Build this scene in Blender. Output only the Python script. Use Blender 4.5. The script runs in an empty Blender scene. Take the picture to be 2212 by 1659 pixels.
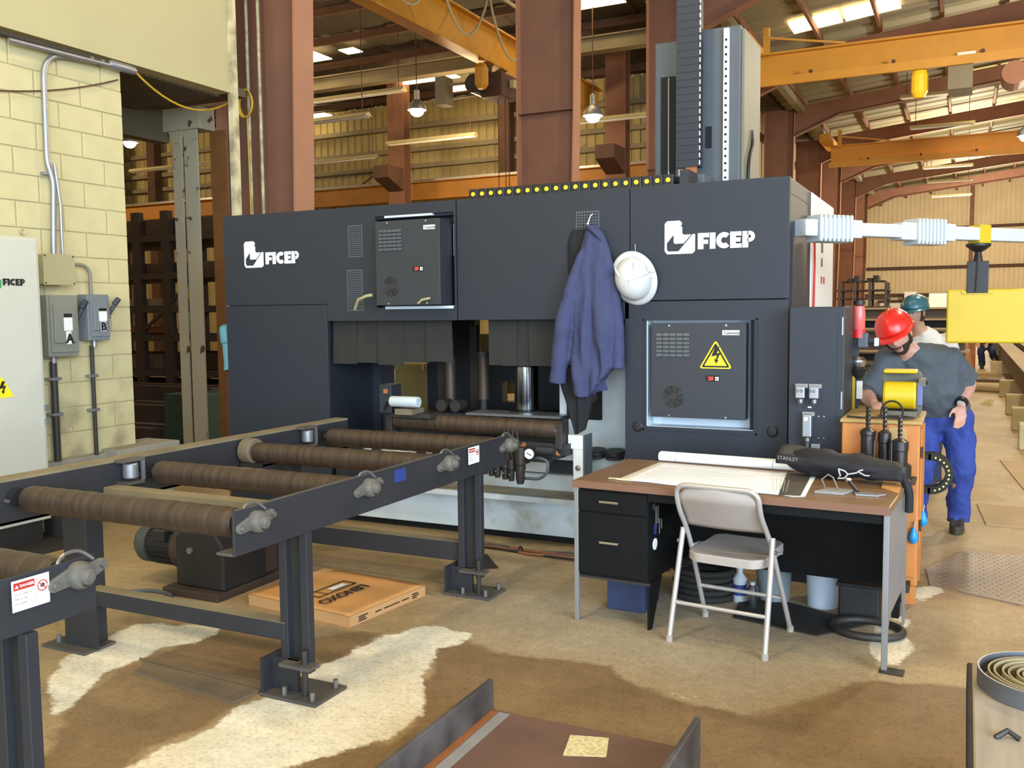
import bpy, math, random
from mathutils import Vector, Matrix
random.seed(7)
PI = math.pi
S = bpy.context.scene
COL = S.collection
# ---------------------------------------------------------------- camera
def make_camera():
    yaw, pitch, roll = map(math.radians, (26.12, 4.46, 0.61))
    fwd = Vector((-math.sin(yaw)*math.cos(pitch), math.cos(yaw)*math.cos(pitch), -math.sin(pitch)))
    right = Vector((math.cos(yaw), math.sin(yaw), 0)); down = fwd.cross(right)
    r = math.cos(roll)*right + math.sin(roll)*down
    d = -math.sin(roll)*right + math.cos(roll)*down
    cd = bpy.data.cameras.new('camera'); co = bpy.data.objects.new('camera', cd); COL.objects.link(co)
    m = Matrix((( r.x, -d.x, -fwd.x, 0), (r.y, -d.y, -fwd.y, 0), (r.z, -d.z, -fwd.z, 1.6), (0,0,0,1)))
    co.matrix_world = m
    cd.sensor_fit = 'HORIZONTAL'; cd.sensor_width = 36; cd.lens = 36*2000/2212
    cd.clip_start = .05; cd.clip_end = 300
    S.camera = co
make_camera()
# ---------------------------------------------------------------- world, lights, exposure
W = bpy.data.worlds.new('world'); S.world = W; W.use_nodes = True
bg = W.node_tree.nodes['Background']; bg.inputs[0].default_value = (.80, .88, 1, 1); bg.inputs[1].default_value = 1.5
S.view_settings.view_transform = 'Standard'; S.view_settings.look = 'None'
S.view_settings.gamma = 1; S.view_settings.use_curve_mapping = False
S.view_settings.exposure = 0.1
S.cycles.max_bounces = 5; S.cycles.diffuse_bounces = 3; S.cycles.glossy_bounces = 2
S.cycles.sample_clamp_indirect = 6
def area(name, loc, rot, sx, sy, col, w, spread=180):
    l = bpy.data.lights.new(name, 'AREA'); l.shape = 'RECTANGLE'; l.size = sx; l.size_y = sy
    l.color = col; l.energy = w; l.spread = math.radians(spread)
    o = bpy.data.objects.new(name, l); COL.objects.link(o); o.location = loc; o.rotation_euler = rot; return o
# daylight through the big roll-up door of the hall (right of and behind the camera)
area('door_daylight', (7.5, -4.0, 3.5), (math.radians(76), 0, math.radians(54)), 7, 6, (.64, .80, 1), 2300)
area('front_daylight_fill', (1.5, -10.5, 2.6), (math.radians(86), 0, math.radians(12)), 8, 4.8, (.62, .79, 1), 1200)  # area light added behind the camera to brighten the white machine base
# warm overhead light points of the hall, several added where no lamp hangs
def bulb(name, loc, col, w, r=.3):
    l = bpy.data.lights.new(name, 'POINT'); l.color = col; l.energy = w; l.shadow_soft_size = r
    o = bpy.data.objects.new(name, l); COL.objects.link(o); o.location = loc
WARM = (1, .82, .54)
for x, y, z, e in ((-3.0, 1.2, 8.0, 560), (1.6, 3.6, 8.0, 430), (-4.0, -3.6, 8.0, 460), (1.8, 11, 7.2, 950), (.6, 20, 6.6, 1050), (2.6, 31, 6.6, 1250), (0, 45, 6.6, 2600), (1, 60, 6.6, 3600)): bulb('hall_overhead_light', (x, y, z), WARM if y < 10 else (1, .87, .66), e)
for x, y, z, e in ((-12, 9, 8.2, 420), (-19, 19, 7.6, 700), (-13.5, 24.5, 6.6, 650), (-32, 23, 8.2, 1000)): bulb('annex_overhead_light', (x, y, z), (1, .74, .42), e)  # annex light points added, not hung on the visible lamps
# ---------------------------------------------------------------- helpers
def lin(h):
    h = h.lstrip('#'); o = []
    for i in (0, 2, 4):
        c = int(h[i:i+2], 16)/255; o.append(c/12.92 if c <= .04045 else ((c+.055)/1.055)**2.4)
    return (*o, 1)
MATS = {}
def mat(name, hexc, rough=.6, metal=0, var=.12, scale=6, bump=0, emit=0, hex2=None, stretch=None, spec=.5, detail=4, contrast=.2, alpha=None, trans=0):
    m = bpy.data.materials.new(name); m.use_nodes = True; nt = m.node_tree; N = nt.nodes; L = nt.links
    b = N['Principled BSDF']; c = lin(hexc)
    b.inputs['Roughness'].default_value = rough; b.inputs['Metallic'].default_value = metal
    b.inputs['Specular IOR Level'].default_value = spec
    if trans: b.inputs['Transmission Weight'].default_value = trans
    if emit:
        b.inputs['Base Color'].default_value = c
        b.inputs['Emission Color'].default_value = c; b.inputs['Emission Strength'].default_value = emit
    elif var > 0 or hex2:
        tc = N.new('ShaderNodeTexCoord'); nz = N.new('ShaderNodeTexNoise'); nz.inputs['Scale'].default_value = scale; nz.inputs['Detail'].default_value = detail
        src = tc.outputs['Object']
        if stretch:
            mp = N.new('ShaderNodeMapping'); mp.inputs['Scale'].default_value = stretch; L.new(src, mp.inputs[0]); src = mp.outputs[0]
        L.new(src, nz.inputs['Vector'])
        rp = N.new('ShaderNodeValToRGB'); e = rp.color_ramp.elements
        e[0].position = .5-contrast; e[1].position = .5+contrast
        c2 = lin(hex2) if hex2 else tuple(min(1, v*(1+var)) for v in c[:3])+(1,)
        c1 = c if hex2 else tuple(v*(1-var) for v in c[:3])+(1,)
        e[0].color = c1; e[1].color = c2
        L.new(nz.outputs[0], rp.inputs[0]); L.new(rp.outputs[0], b.inputs['Base Color'])
        if bump:
            bp = N.new('ShaderNodeBump'); bp.inputs['Strength'].default_value = bump; bp.inputs['Distance'].default_value = .01
            L.new(nz.outputs[0], bp.inputs['Height']); L.new(bp.outputs[0], b.inputs['Normal'])
    else:
        b.inputs['Base Color'].default_value = c
    MATS[name] = m; return m
INV = {}
def props(o, label=None, cat=None, group=None, kind=None):
    if label: o['label'] = label
    if cat: o['category'] = cat
    if group: o['group'] = group
    if kind: o['kind'] = kind
    return o
def thing(name, label, cat, loc=(0, 0, 0), rz=0, group=None, kind=None):
    o = bpy.data.objects.new(name, None); COL.objects.link(o); o.empty_display_size = .1
    o.location = loc; o.rotation_euler = (0, 0, rz)
    INV[o] = (Matrix.Translation(loc) @ Matrix.Rotation(rz, 4, 'Z')).inverted()
    return props(o, label, cat, group, kind)
def frame_of(z):
    z = Vector(z).normalized(); a = Vector((0, 0, 1)) if abs(z.z) < .9 else Vector((1, 0, 0))
    x = a.cross(z).normalized(); return x, z.cross(x), z
class MB:
    def __init__(s): s.v = []; s.f = []
    def add(s, vs, fs):
        b = len(s.v); s.v += [Vector(v) for v in vs]; s.f += [tuple(b+i for i in f) for f in fs]; return s
    def box(s, x0, x1, y0, y1, z0, z1):
        return s.add([(x0,y0,z0),(x1,y0,z0),(x1,y1,z0),(x0,y1,z0),(x0,y0,z1),(x1,y0,z1),(x1,y1,z1),(x0,y1,z1)],
                     [(0,3,2,1),(4,5,6,7),(0,1,5,4),(1,2,6,5),(2,3,7,6),(3,0,4,7)])
    def cb(s, c, d): # centre, dims
        return s.box(c[0]-d[0]/2, c[0]+d[0]/2, c[1]-d[1]/2, c[1]+d[1]/2, c[2]-d[2]/2, c[2]+d[2]/2)
    def ob(s, c, d, R): # oriented box
        t = MB().cb((0,0,0), d); M = R.to_4x4() if len(R.row) == 3 else R
        return s.add([Vector(c)+(M @ v) for v in t.v], t.f)
    def bar(s, p0, p1, w, h, up=(0, 0, 1)): # rectangular bar between points; h along up, w across
        p0, p1 = Vector(p0), Vector(p1); z = (p1-p0).normalized(); x = z.cross(Vector(up)).normalized(); y = x.cross(z)
        q = [(-w/2,-h/2),(w/2,-h/2),(w/2,h/2),(-w/2,h/2)]
        return s.add([p0+x*a+y*b for a, b in q]+[p1+x*a+y*b for a, b in q], [(0,3,2,1),(4,5,6,7),(0,1,5,4),(1,2,6,5),(2,3,7,6),(3,0,4,7)])
    def cyl(s, p0, p1, r, r1=None, n=16, caps=True):
        p0, p1 = Vector(p0), Vector(p1); r1 = r if r1 is None else r1; x, y, z = frame_of(p1-p0)
        vs = []
        for p, q in ((p0, r), (p1, r1)):
            vs += [p+(x*math.cos(2*PI*i/n)+y*math.sin(2*PI*i/n))*q for i in range(n)]
        fs = [(i, (i+1) % n, n+(i+1) % n, n+i) for i in range(n)]
        if caps: fs += [tuple(range(n-1, -1, -1)), tuple(range(n, 2*n))]
        return s.add(vs, fs)
    def lathe(s, prof, o, ax, n=20, capa=True, capb=True): # prof: (radius, height along ax)
        o = Vector(o); x, y, z = frame_of(ax); vs = []
        for r, h in prof: vs += [o+z*h+(x*math.cos(2*PI*i/n)+y*math.sin(2*PI*i/n))*max(r, 1e-4) for i in range(n)]
        fs = []
        for k in range(len(prof)-1): fs += [(k*n+i, k*n+(i+1) % n, (k+1)*n+(i+1) % n, (k+1)*n+i) for i in range(n)]
        m = len(prof)-1
        if capa: fs.append(tuple(range(n-1, -1, -1)))
        if capb: fs.append(tuple(m*n+i for i in range(n)))
        return s.add(vs, fs)
    def tube(s, pts, r, n=8, closed=False):
        pts = [Vector(p) for p in pts]; m = len(pts); vs = []; fs = []; px = None
        rr = r if isinstance(r, (list, tuple)) else [r]*m
        for k in range(m):
            a = pts[(k-1) % m] if (closed or k) else pts[k]; b = pts[(k+1) % m] if (closed or k < m-1) else pts[k]
            t = (b-a).normalized()
            if px is None: x, y, _ = frame_of(t)
            else:
                x = (px-t*px.dot(t)).normalized(); y = t.cross(x)
            px = x
            vs += [pts[k]+(x*math.cos(2*PI*i/n)+y*math.sin(2*PI*i/n))*rr[k] for i in range(n)]
        for k in range(m if closed else m-1):
            k2 = (k+1) % m; fs += [(k*n+i, k*n+(i+1) % n, k2*n+(i+1) % n, k2*n+i) for i in range(n)]
        if not closed: fs += [tuple(range(n-1, -1, -1)), tuple((m-1)*n+i for i in range(n))]
        return s.add(vs, fs)
    def prism(s, poly, o, u, v, d): # 2d poly in plane (o,u,v), extruded by vector d
        o, u, v, d = Vector(o), Vector(u), Vector(v), Vector(d); n = len(poly)
        a = [o+u*p[0]+v*p[1] for p in poly]
        return s.add(a+[p+d for p in a], [tuple(range(n)), tuple(range(2*n-1, n-1, -1))]+[(i, n+i, n+(i+1) % n, (i+1) % n) for i in range(n)])
    def grid(s, fn, nu, nv): # fn(u,v) -> point
        return s.add([fn(i/nu, j/nv) for j in range(nv+1) for i in range(nu+1)],
                     [(j*(nu+1)+i, j*(nu+1)+i+1, (j+1)*(nu+1)+i+1, (j+1)*(nu+1)+i) for j in range(nv) for i in range(nu)])
    def sphere(s, c, r, n=16, m=10, sc=(1, 1, 1)):
        c = Vector(c); vs = []
        for j in range(m+1):
            t = PI*j/m
            vs += [c+Vector((r*sc[0]*math.sin(t)*math.cos(2*PI*i/n), r*sc[1]*math.sin(t)*math.sin(2*PI*i/n), r*sc[2]*math.cos(t))) for i in range(n)]
        return s.add(vs, [(j*n+i, (j+1)*n+i, (j+1)*n+(i+1) % n, j*n+(i+1) % n) for j in range(m) for i in range(n)])
    def build(s, name, m, parent=None, label=None, cat=None, group=None, kind=None, smooth=None, bevel=0, solid=0, sub=0, fix=True):
        vs = s.v; loc = Vector((0, 0, 0))
        if parent is not None:
            top = parent
            inv = Matrix.Identity(4); chain = []
            while top is not None: chain.append(top); top = top.parent
            for o in reversed(chain): inv = INV[o] @ inv
            vs = [inv @ v for v in vs]
        lo = [min(v[i] for v in vs) for i in range(3)]; hi = [max(v[i] for v in vs) for i in range(3)]
        loc = Vector(((lo[0]+hi[0])/2, (lo[1]+hi[1])/2, lo[2]))
        me = bpy.data.meshes.new(name); me.from_pydata([v-loc for v in vs], [], s.f); me.update()
        if fix:
            import bmesh
            bm = bmesh.new(); bm.from_mesh(me); bmesh.ops.recalc_face_normals(bm, faces=bm.faces); bm.to_mesh(me); bm.free()
        if isinstance(m, str): m = MATS[m]
        me.materials.append(m)
        o = bpy.data.objects.new(name, me); COL.objects.link(o); o.location = loc; o.parent = parent
        INV[o] = Matrix.Translation(-loc)
        if smooth is not None:
            me.polygons.foreach_set('use_smooth', [True]*len(me.polygons))
            me.set_sharp_from_angle(angle=math.radians(smooth))
        if solid:
            d = o.modifiers.new('solid', 'SOLIDIFY'); d.thickness = solid; d.offset = 0
        if bevel:
            d = o.modifiers.new('bevel', 'BEVEL'); d.width = bevel; d.segments = 2; d.limit_method = 'ANGLE'; d.angle_limit = math.radians(40)
        if sub:
            d = o.modifiers.new('sub', 'SUBSURF'); d.levels = sub; d.render_levels = sub
        return props(o, label, cat, group, kind)
def dup(root, loc=None, rz=None, label=None):
    r = root.copy(); COL.objects.link(r)
    if loc is not None: r.location = loc
    if rz is not None: r.rotation_euler = (0, 0, rz)
    if label: r['label'] = label
    INV[r] = (Matrix.Translation(r.location) @ r.rotation_euler.to_matrix().to_4x4()).inverted()
    for ch in list(root.children):
        c = ch.copy(); COL.objects.link(c); c.parent = r
        for g in list(ch.children):
            d = g.copy(); COL.objects.link(d); d.parent = c
    return r
def rep(src, loc, parent): # another copy of a part sharing its mesh, at local loc
    c = src.copy(); COL.objects.link(c); c.parent = parent; c.location = loc; return c
def text(name, s, size, m, parent, o, u, v, depth=.001, align='LEFT', bold=0, spacing=1):
    "flat lettering as a mesh: o origin (world), u reading direction, v up"
    cu = bpy.data.curves.new(name, 'FONT'); cu.body = s; cu.size = size; cu.align_x = align; cu.offset = bold; cu.space_character = spacing
    cu.resolution_u = 3
    t = bpy.data.objects.new(name+'_src', cu); COL.objects.link(t)
    dg = bpy.context.evaluated_depsgraph_get(); me = bpy.data.meshes.new_from_object(t.evaluated_get(dg))
    bpy.data.objects.remove(t); 
    mb = MB(); u = Vector(u).normalized(); v = Vector(v).normalized(); n = u.cross(v)
    mb.add([Vector(o)+u*p.co.x+v*p.co.y+n*depth for p in me.vertices], [tuple(p.vertices) for p in me.polygons])
    bpy.data.meshes.remove(me)
    return mb.build(name, m, parent, fix=False)
def arc(c, r, a0, a1, n, u=(1, 0, 0), v=(0, 0, 1)):
    c, u, v = Vector(c), Vector(u), Vector(v)
    return [c+u*r*math.cos(a0+(a1-a0)*i/n)+v*r*math.sin(a0+(a1-a0)*i/n) for i in range(n+1)]
def fillet(pts, r, n=6):
    pts = [Vector(p) for p in pts]; out = [pts[0]]
    for i in range(1, len(pts)-1):
        a, b, c = pts[i-1], pts[i], pts[i+1]; d0 = (a-b).normalized(); d1 = (c-b).normalized()
        rr = min(r, (a-b).length*.49, (c-b).length*.49); p, q = b+d0*rr, b+d1*rr
        out += [p*(1-t)**2+b*2*t*(1-t)+q*t*t for t in [k/n for k in range(n+1)]]
    return out+[pts[-1]]
def rrect(w, h, r, n=5):
    out = []
    for cx, cy, a in ((w/2-r, h/2-r, 0), (-w/2+r, h/2-r, PI/2), (-w/2+r, -h/2+r, PI), (w/2-r, -h/2+r, 1.5*PI)):
        out += [(cx+r*math.cos(a+PI/2*i/n), cy+r*math.sin(a+PI/2*i/n)) for i in range(n+1)]
    return out
# ---------------------------------------------------------------- materials
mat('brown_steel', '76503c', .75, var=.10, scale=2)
mat('brown_steel_lit', '9a6c50', .75, var=.08, scale=2)  # paler copy of brown_steel, light on the flanges put into the colour
mat('dark_brown', '4d3324', .8, var=.15, scale=2)
mat('cream_block', 'c0b586', .85, var=.05, scale=5, bump=.15)
mat('cream_paint', 'aea479', .8, var=.03, scale=1.5)
mat('mortar', 'a89d74', .9, var=.05)
mat('siding', 'cbb892', .7, var=.06, scale=1)
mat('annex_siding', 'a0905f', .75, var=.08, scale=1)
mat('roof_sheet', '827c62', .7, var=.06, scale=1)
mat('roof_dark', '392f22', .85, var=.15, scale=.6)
mat('crane_yellow', 'bd8420', .55, var=.06, scale=2)
mat('runway_orange', '9c6a26', .65, var=.10, scale=2)
mat('grey_beam', '7a7058', .7, var=.1, scale=1)
mat('old_white', 'aaa184', .8, hex2='4d3b28', scale=7, contrast=.1, var=0)
MATS['old_white'].node_tree.nodes['Color Ramp'].color_ramp.elements[0].position = .63
MATS['old_white'].node_tree.nodes['Color Ramp'].color_ramp.elements[1].position = .68
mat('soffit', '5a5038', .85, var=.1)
mat('concrete_ledge', '8f8a78', .9, var=.1, scale=6, bump=.2)
mat('machine_dark', '272b32', .5, var=.05, scale=30, spec=.4)
mat('machine_black', '22262b', .5, var=.06, scale=20)
mat('machine_grey', '4b5155', .5, var=.05, scale=8)
mat('machine_white', 'd6e0e4', .55, hex2='b4b8b0', scale=2.2, contrast=.12, var=0)
mat('panel_white', 'd8d6cc', .5, var=.03, scale=4)
mat('void_black', '0d0d0e', .8, var=0)
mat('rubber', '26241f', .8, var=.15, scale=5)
mat('white_plastic', 'bcc4c4', .35, var=.02)
mat('logo_white', 'f0f0ec', .5, var=0)
mat('steel_dark', '38342f', .55, metal=.3, var=.18, scale=5)
mat('conveyor_steel', '2f2f31', .6, metal=.2, var=.14, scale=3)
mat('conveyor_dust', '5e5544', .8, hex2='3e3c3c', scale=2.5, contrast=.25, var=0)
mat('roller_steel', '3a312a', .5, metal=.4, hex2='5a4838', scale=3, stretch=(14, .5, .5), contrast=.22, var=0)
mat('galv', '9a9c9e', .4, metal=.7, var=.08, scale=10)
mat('chrome', 'c8c8c8', .25, metal=1, var=0)
mat('bolt', '8a8680', .4, metal=.7, var=.1)
mat('black_plastic', '1b1a19', .5, var=.1)
mat('yellow_safety', 'c2a50e', .45, var=.03, scale=3)
mat('yellow_dot', 'f5c928', .5, var=0)
mat('red_plastic', 'd0231c', .35, var=.03)
mat('lamp_glow', 'fff2e0', emit=22, var=0)
mat('lamp_glow_cool', 'fff6f4', emit=30, var=0)
mat('skylight_glow', 'ffe2a6', emit=7, var=0)
mat('fixture_white', 'b0a47c', .5, var=.05)
def dirty_blocks():
    m = MATS['cream_block']; nt = m.node_tree; N = nt.nodes; L = nt.links; b = N['Principled BSDF']
    src = b.inputs['Base Color'].links[0].from_socket
    g = N.new('ShaderNodeNewGeometry'); sp = N.new('ShaderNodeSeparateXYZ'); L.new(g.outputs['Position'], sp.inputs[0])
    nz = N.new('ShaderNodeTexNoise'); nz.inputs['Scale'].default_value = 3.2; nz.inputs['Detail'].default_value = 6; L.new(g.outputs['Position'], nz.inputs['Vector'])
    r1 = N.new('ShaderNodeMapRange'); r1.inputs[1].default_value = 1.5; r1.inputs[2].default_value = .5; L.new(sp.outputs[2], r1.inputs[0])
    r2 = N.new('ShaderNodeMapRange'); r2.inputs[1].default_value = .48; r2.inputs[2].default_value = .68; L.new(nz.outputs[0], r2.inputs[0])
    mu = N.new('ShaderNodeMath'); mu.operation = 'MULTIPLY'; L.new(r1.outputs[0], mu.inputs[0]); L.new(r2.outputs[0], mu.inputs[1])
    mx = N.new('ShaderNodeMix'); mx.data_type = 'RGBA'; mx.inputs[7].default_value = lin('7e755c'); L.new(mu.outputs[0], mx.inputs[0]); L.new(src, mx.inputs[6]); L.new(mx.outputs[2], b.inputs['Base Color'])
dirty_blocks()
# ---------------------------------------------------------------- hall: floor
PALE = [[(-2.50,3.86),(-2.36,4.00),(-2.18,3.93),(-2.17,3.78),(-2.24,3.71),(-2.13,3.50),(-2.09,3.35),(-1.96,3.15),(-1.92,3.04),(-1.91,2.91),(-1.92,2.80),(-2.02,2.67),(-2.11,2.52),(-2.16,2.38),(-2.65,2.16),(-2.66,2.38),(-2.62,2.56),(-2.61,2.73),(-2.60,2.88),(-2.59,3.01),(-2.60,3.29),(-2.59,3.48),(-2.58,3.66)],
 [(-3.23,2.40),(-3.59,2.67),(-3.75,2.89),(-3.86,3.34),(-3.78,3.41),(-3.41,3.53),(-3.37,3.30),(-3.43,3.17),(-3.43,3.01),(-3.41,2.81),(-3.35,2.66),(-3.22,2.42)],
 [(-0.37,4.95),(-0.30,5.10),(-0.23,5.05),(-0.20,4.71),(-0.20,4.39),(-0.27,4.35),(-0.33,4.39),(-0.37,4.56)],
 [(-0.26,5.61),(-0.12,5.79),(-0.07,5.66),(-0.22,5.39)]]
RIDGE = [[(-1.34,3.74),(-1.23,3.73),(-1.08,3.69),(-0.91,3.72),(-0.70,3.63),(-0.76,3.58),(-0.96,3.61),(-1.12,3.63),(-1.28,3.66)]]
DARK = [[(-3.22,2.42),(-3.35,2.66),(-3.43,3.01),(-3.37,3.30),(-3.41,3.53),(-3.02,3.50),(-2.75,3.48),(-2.70,3.25),(-2.65,3.04),(-2.63,2.79),(-2.63,2.58),(-2.67,2.39),(-2.65,2.16),(-2.85,2.06)],
 [(-2.91,3.51),(-2.75,3.75),(-2.58,3.78),(-2.60,3.29)],
 [(-2.16,3.88),(-2.24,3.70),(-2.13,3.50),(-2.09,3.35),(-1.96,3.15),(-1.92,3.04),(-1.92,2.80),(-2.02,2.67),(-2.11,2.52),(-1.87,2.14),(0.31,3.16),(0.40,4.33),(-0.30,4.17),(-0.73,3.59),(-1.06,3.63),(-1.31,3.72),(-1.39,3.86),(-1.81,3.78)]]
GREY = [[(-2.9,5.6),(-.3,5.5),(-.3,4.3),(-.8,3.68),(-1.3,3.78),(-1.8,3.82),(-2.3,3.95),(-2.6,4.6)]]
def pdist(p, poly):
    x, y = p; ins = False; d = 1e9; n = len(poly)
    for i in range(n):
        (x0, y0), (x1, y1) = poly[i], poly[(i+1) % n]
        if (y0 > y) != (y1 > y) and x < (x1-x0)*(y-y0)/(y1-y0)+x0: ins = not ins
        dx, dy = x1-x0, y1-y0; t = max(0, min(1, ((x-x0)*dx+(y-y0)*dy)/(dx*dx+dy*dy)))
        d = min(d, math.hypot(x-x0-t*dx, y-y0-t*dy))
    return d if ins else -d
def make_floor():
    from mathutils import noise
    x0, x1, y0, y1, st = -4.6, .4, 1.6, 5.8, .04
    nx, ny = round((x1-x0)/st), round((y1-y0)/st)
    vs = [(x0+i*st, y0+j*st, 0) for j in range(ny+1) for i in range(nx+1)]
    fs = [(j*(nx+1)+i, j*(nx+1)+i+1, (j+1)*(nx+1)+i+1, (j+1)*(nx+1)+i) for j in range(ny) for i in range(nx)]
    X0, X1, Y0, Y1 = -46, 18, -14, 78; b = len(vs); xe, ye = x0+nx*st, y0+ny*st
    vs += [(X0,Y0,0),(X1,Y0,0),(X1,Y1,0),(X0,Y1,0),(x0,y0,0),(xe,y0,0),(xe,ye,0),(x0,ye,0)]
    fs += [(b,b+1,b+5,b+4),(b+1,b+2,b+6,b+5),(b+2,b+3,b+7,b+6),(b+3,b,b+4,b+7)]
    me = bpy.data.meshes.new('floor'); me.from_pydata(vs, [], fs)
    at = me.color_attributes.new('wear', 'FLOAT_COLOR', 'POINT')
    def sm(d, w): return max(0, min(1, .5+d/w))
    dat = []
    for v in vs:
        x, y = v[0], v[1]; q = Vector((x*2.2, y*2.2, 0))
        def en(d): return max(0, min(1, .5+d/.5))
        p = max([en(pdist((x, y), g)) for g in PALE]); d = max(en(pdist((x, y), g)) for g in DARK)
        g = max(sm(pdist((x, y), g), .5) for g in GREY); r = max(en(pdist((x, y), g)) for g in RIDGE)
        if r > .5: p = max(p, .47)
        dat += [p, d, g, 1]
    at.data.foreach_set('color', dat)
    m = bpy.data.materials.new('floor_concrete'); m.use_nodes = True; nt = m.node_tree; N = nt.nodes; L = nt.links; b = N['Principled BSDF']
    b.inputs['Roughness'].default_value = .72
    tc = N.new('ShaderNodeTexCoord')
    def nz(sc, det=6, rough=.6):
        n = N.new('ShaderNodeTexNoise'); n.inputs['Scale'].default_value = sc; n.inputs['Detail'].default_value = det; n.inputs['Roughness'].default_value = rough; L.new(tc.outputs['Object'], n.inputs['Vector']); return n.outputs[0]
    def ramp(src, a, bb, ca, cb):
        r = N.new('ShaderNodeValToRGB'); e = r.color_ramp.elements; e[0].position = a; e[1].position = bb; e[0].color = ca; e[1].color = cb; L.new(src, r.inputs[0]); return r.outputs[0]
    def mix(f, a, c, mode='MIX'):
        n = N.new('ShaderNodeMix'); n.data_type = 'RGBA'; n.blend_type = mode
        if isinstance(f, float): n.inputs[0].default_value = f
        else: L.new(f, n.inputs[0])
        for s, i in ((a, 6), (c, 7)):
            if isinstance(s, tuple): n.inputs[i].default_value = s
            else: L.new(s, n.inputs[i])
        return n.outputs[2]
    a = N.new('ShaderNodeAttribute'); a.attribute_name = 'wear'; sp = N.new('ShaderNodeSeparateColor'); L.new(a.outputs['Color'], sp.inputs[0])
    def edge(src, k, lo, hi, sc):
        ad = N.new('ShaderNodeMath'); ad.operation = 'MULTIPLY_ADD'; L.new(nz(sc, 8, .68), ad.inputs[0]); ad.inputs[1].default_value = k; ad.inputs[2].default_value = -k/2
        sm_ = N.new('ShaderNodeMath'); sm_.operation = 'ADD'; L.new(ad.outputs[0], sm_.inputs[0]); L.new(src, sm_.inputs[1])
        r = N.new('ShaderNodeMapRange'); r.inputs[1].default_value = lo; r.inputs[2].default_value = hi; L.new(sm_.outputs[0], r.inputs[0]); return r.outputs[0]
    base = ramp(nz(.9), .35, .65, lin('9a7f58'), lin('b59d72'))
    base = mix(sp.outputs[2], base, ramp(nz(1.6), .35, .65, lin('a08f72'), lin('b5a486')))
    base = mix(edge(sp.outputs[1], .55, .47, .55, 3), base, ramp(nz(1.3), .35, .68, lin('7d6341'), lin('977b54')))
    base = mix(edge(sp.outputs[0], .5, .485, .53, 4), base, ramp(nz(2.5), .3, .7, lin('e6d8b8'), lin('f8f0d8')))
    base = mix(.28, base, ramp(nz(14, 8, .75), .30, .62, lin('6f6a60'), lin('ffffff')), 'MULTIPLY')
    base = mix(.35, base, ramp(nz(55, 3), .35, .5, lin('a8a098'), lin('ffffff')), 'MULTIPLY')
    L.new(base, b.inputs['Base Color'])
    bp = N.new('ShaderNodeBump'); bp.inputs['Strength'].default_value = .25; bp.inputs['Distance'].default_value = .01; L.new(nz(20, 8), bp.inputs['Height']); L.new(bp.outputs[0], b.inputs['Normal'])
    me.materials.append(m); o = bpy.data.objects.new('floor', me); COL.objects.link(o); o['kind'] = 'structure'
make_floor()
# ---------------------------------------------------------------- hall: shell
def corrugated(mb, o, u, v, w, h, pitch=.3, d=.04, n=None):
    "ribbed sheet: trapezoid ribs running along v"
    o, u, v = Vector(o), Vector(u), Vector(v); nrm = u.cross(v); k = int(w/pitch); pr = []
    for i in range(k):
        x = i*pitch; pr += [(x, 0), (x+pitch*.62, 0), (x+pitch*.70, d), (x+pitch*.92, d)]
    pr.append((k*pitch, 0))
    b = [o+u*x+nrm*y for x, y in pr]
    m = len(b); return mb.add(b+[p+v*h for p in b], [(i, i+1, m+i+1, m+i) for i in range(m-1)])
def ROOFZ(x): return 9.38+.105*(x+6)
# main bay ceiling
mb = MB(); corrugated(mb, (-6.6, -13, ROOFZ(-6.6)), (0, 1, 0), Vector((24, 0, 24*.105)).normalized(), 90, 24.2, pitch=.9, d=-.05)
ceil = mb.build('ceiling', 'roof_sheet', kind='structure')
MB().box(-7.35, -6.5, 5, 30, 9.25, 12).build('valley_leak_block', 'roof_dark', ceil); MB().box(-7.5, -6.5, 30, 72, 9.15, 9.6).build('eave_closure', 'roof_dark', ceil)  # boxes added to close roof gaps against light leaks
for i in range(14):
    x = -5.6+i*1.6; z = ROOFZ(x)
    MB().box(x-.04, x+.04, -13, 76, z-.27, z-.05).build('purlin', 'brown_steel', ceil)
for (xa, xb, ya, yb) in ((-4.62, -3.30, 26.9, 28.0), (-3.22, -1.80, 26.9, 28.0), (-.1, 1.3, 37.6, 38.8), (1.5, 3.0, 37.6, 38.8)):
    m_ = MB(); za, zb = ROOFZ(xa)-.06, ROOFZ(xb)-.06
    m_.add([(xa,ya,za),(xb,ya,zb),(xb,yb,zb),(xa,yb,za),(xa,ya,za-.03),(xb,ya,zb-.03),(xb,yb,zb-.03),(xa,yb,za-.03)], [(0,1,2,3),(4,7,6,5),(0,4,5,1),(1,5,6,2),(2,6,7,3),(3,7,4,0)])
    m_.build('skylight_panel', 'skylight_glow', ceil)
# end wall of the main bay and its girts
w = thing('wall_back', None, None, (0, 72, 0), kind='structure')
for i in range(6):
    mb = MB(); corrugated(mb, (-7+i*3.6, 72, 0), (1, 0, 0), (0, 0, 1), 3.62, ROOFZ(-7+i*3.6+3.6)+.05, .3, -.05); mb.build('siding_sheet', 'siding', w)
for z in (2.4, 4.3, 7.0): MB().box(-7, 14, 71.75, 71.95, z, z+.2).build('girt', 'dark_brown', w)
for x in (.2, 7): MB().box(x-.12, x+.12, 71.5, 71.75, 0, ROOFZ(x)-.1).build('wall_post', 'brown_steel', w)
# open roll-up door in the far wall
d = thing('door_1', None, None, (-4, 71.8, 0), kind='structure')
MB().box(-5.6, -2.6, 71.6, 71.7, 0, 1.95).build('door_leaf', 'panel_white', d); MB().box(-5.75, -2.45, 71.55, 71.72, 1.95, 2.15).build('door_head', 'dark_brown', d)
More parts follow.
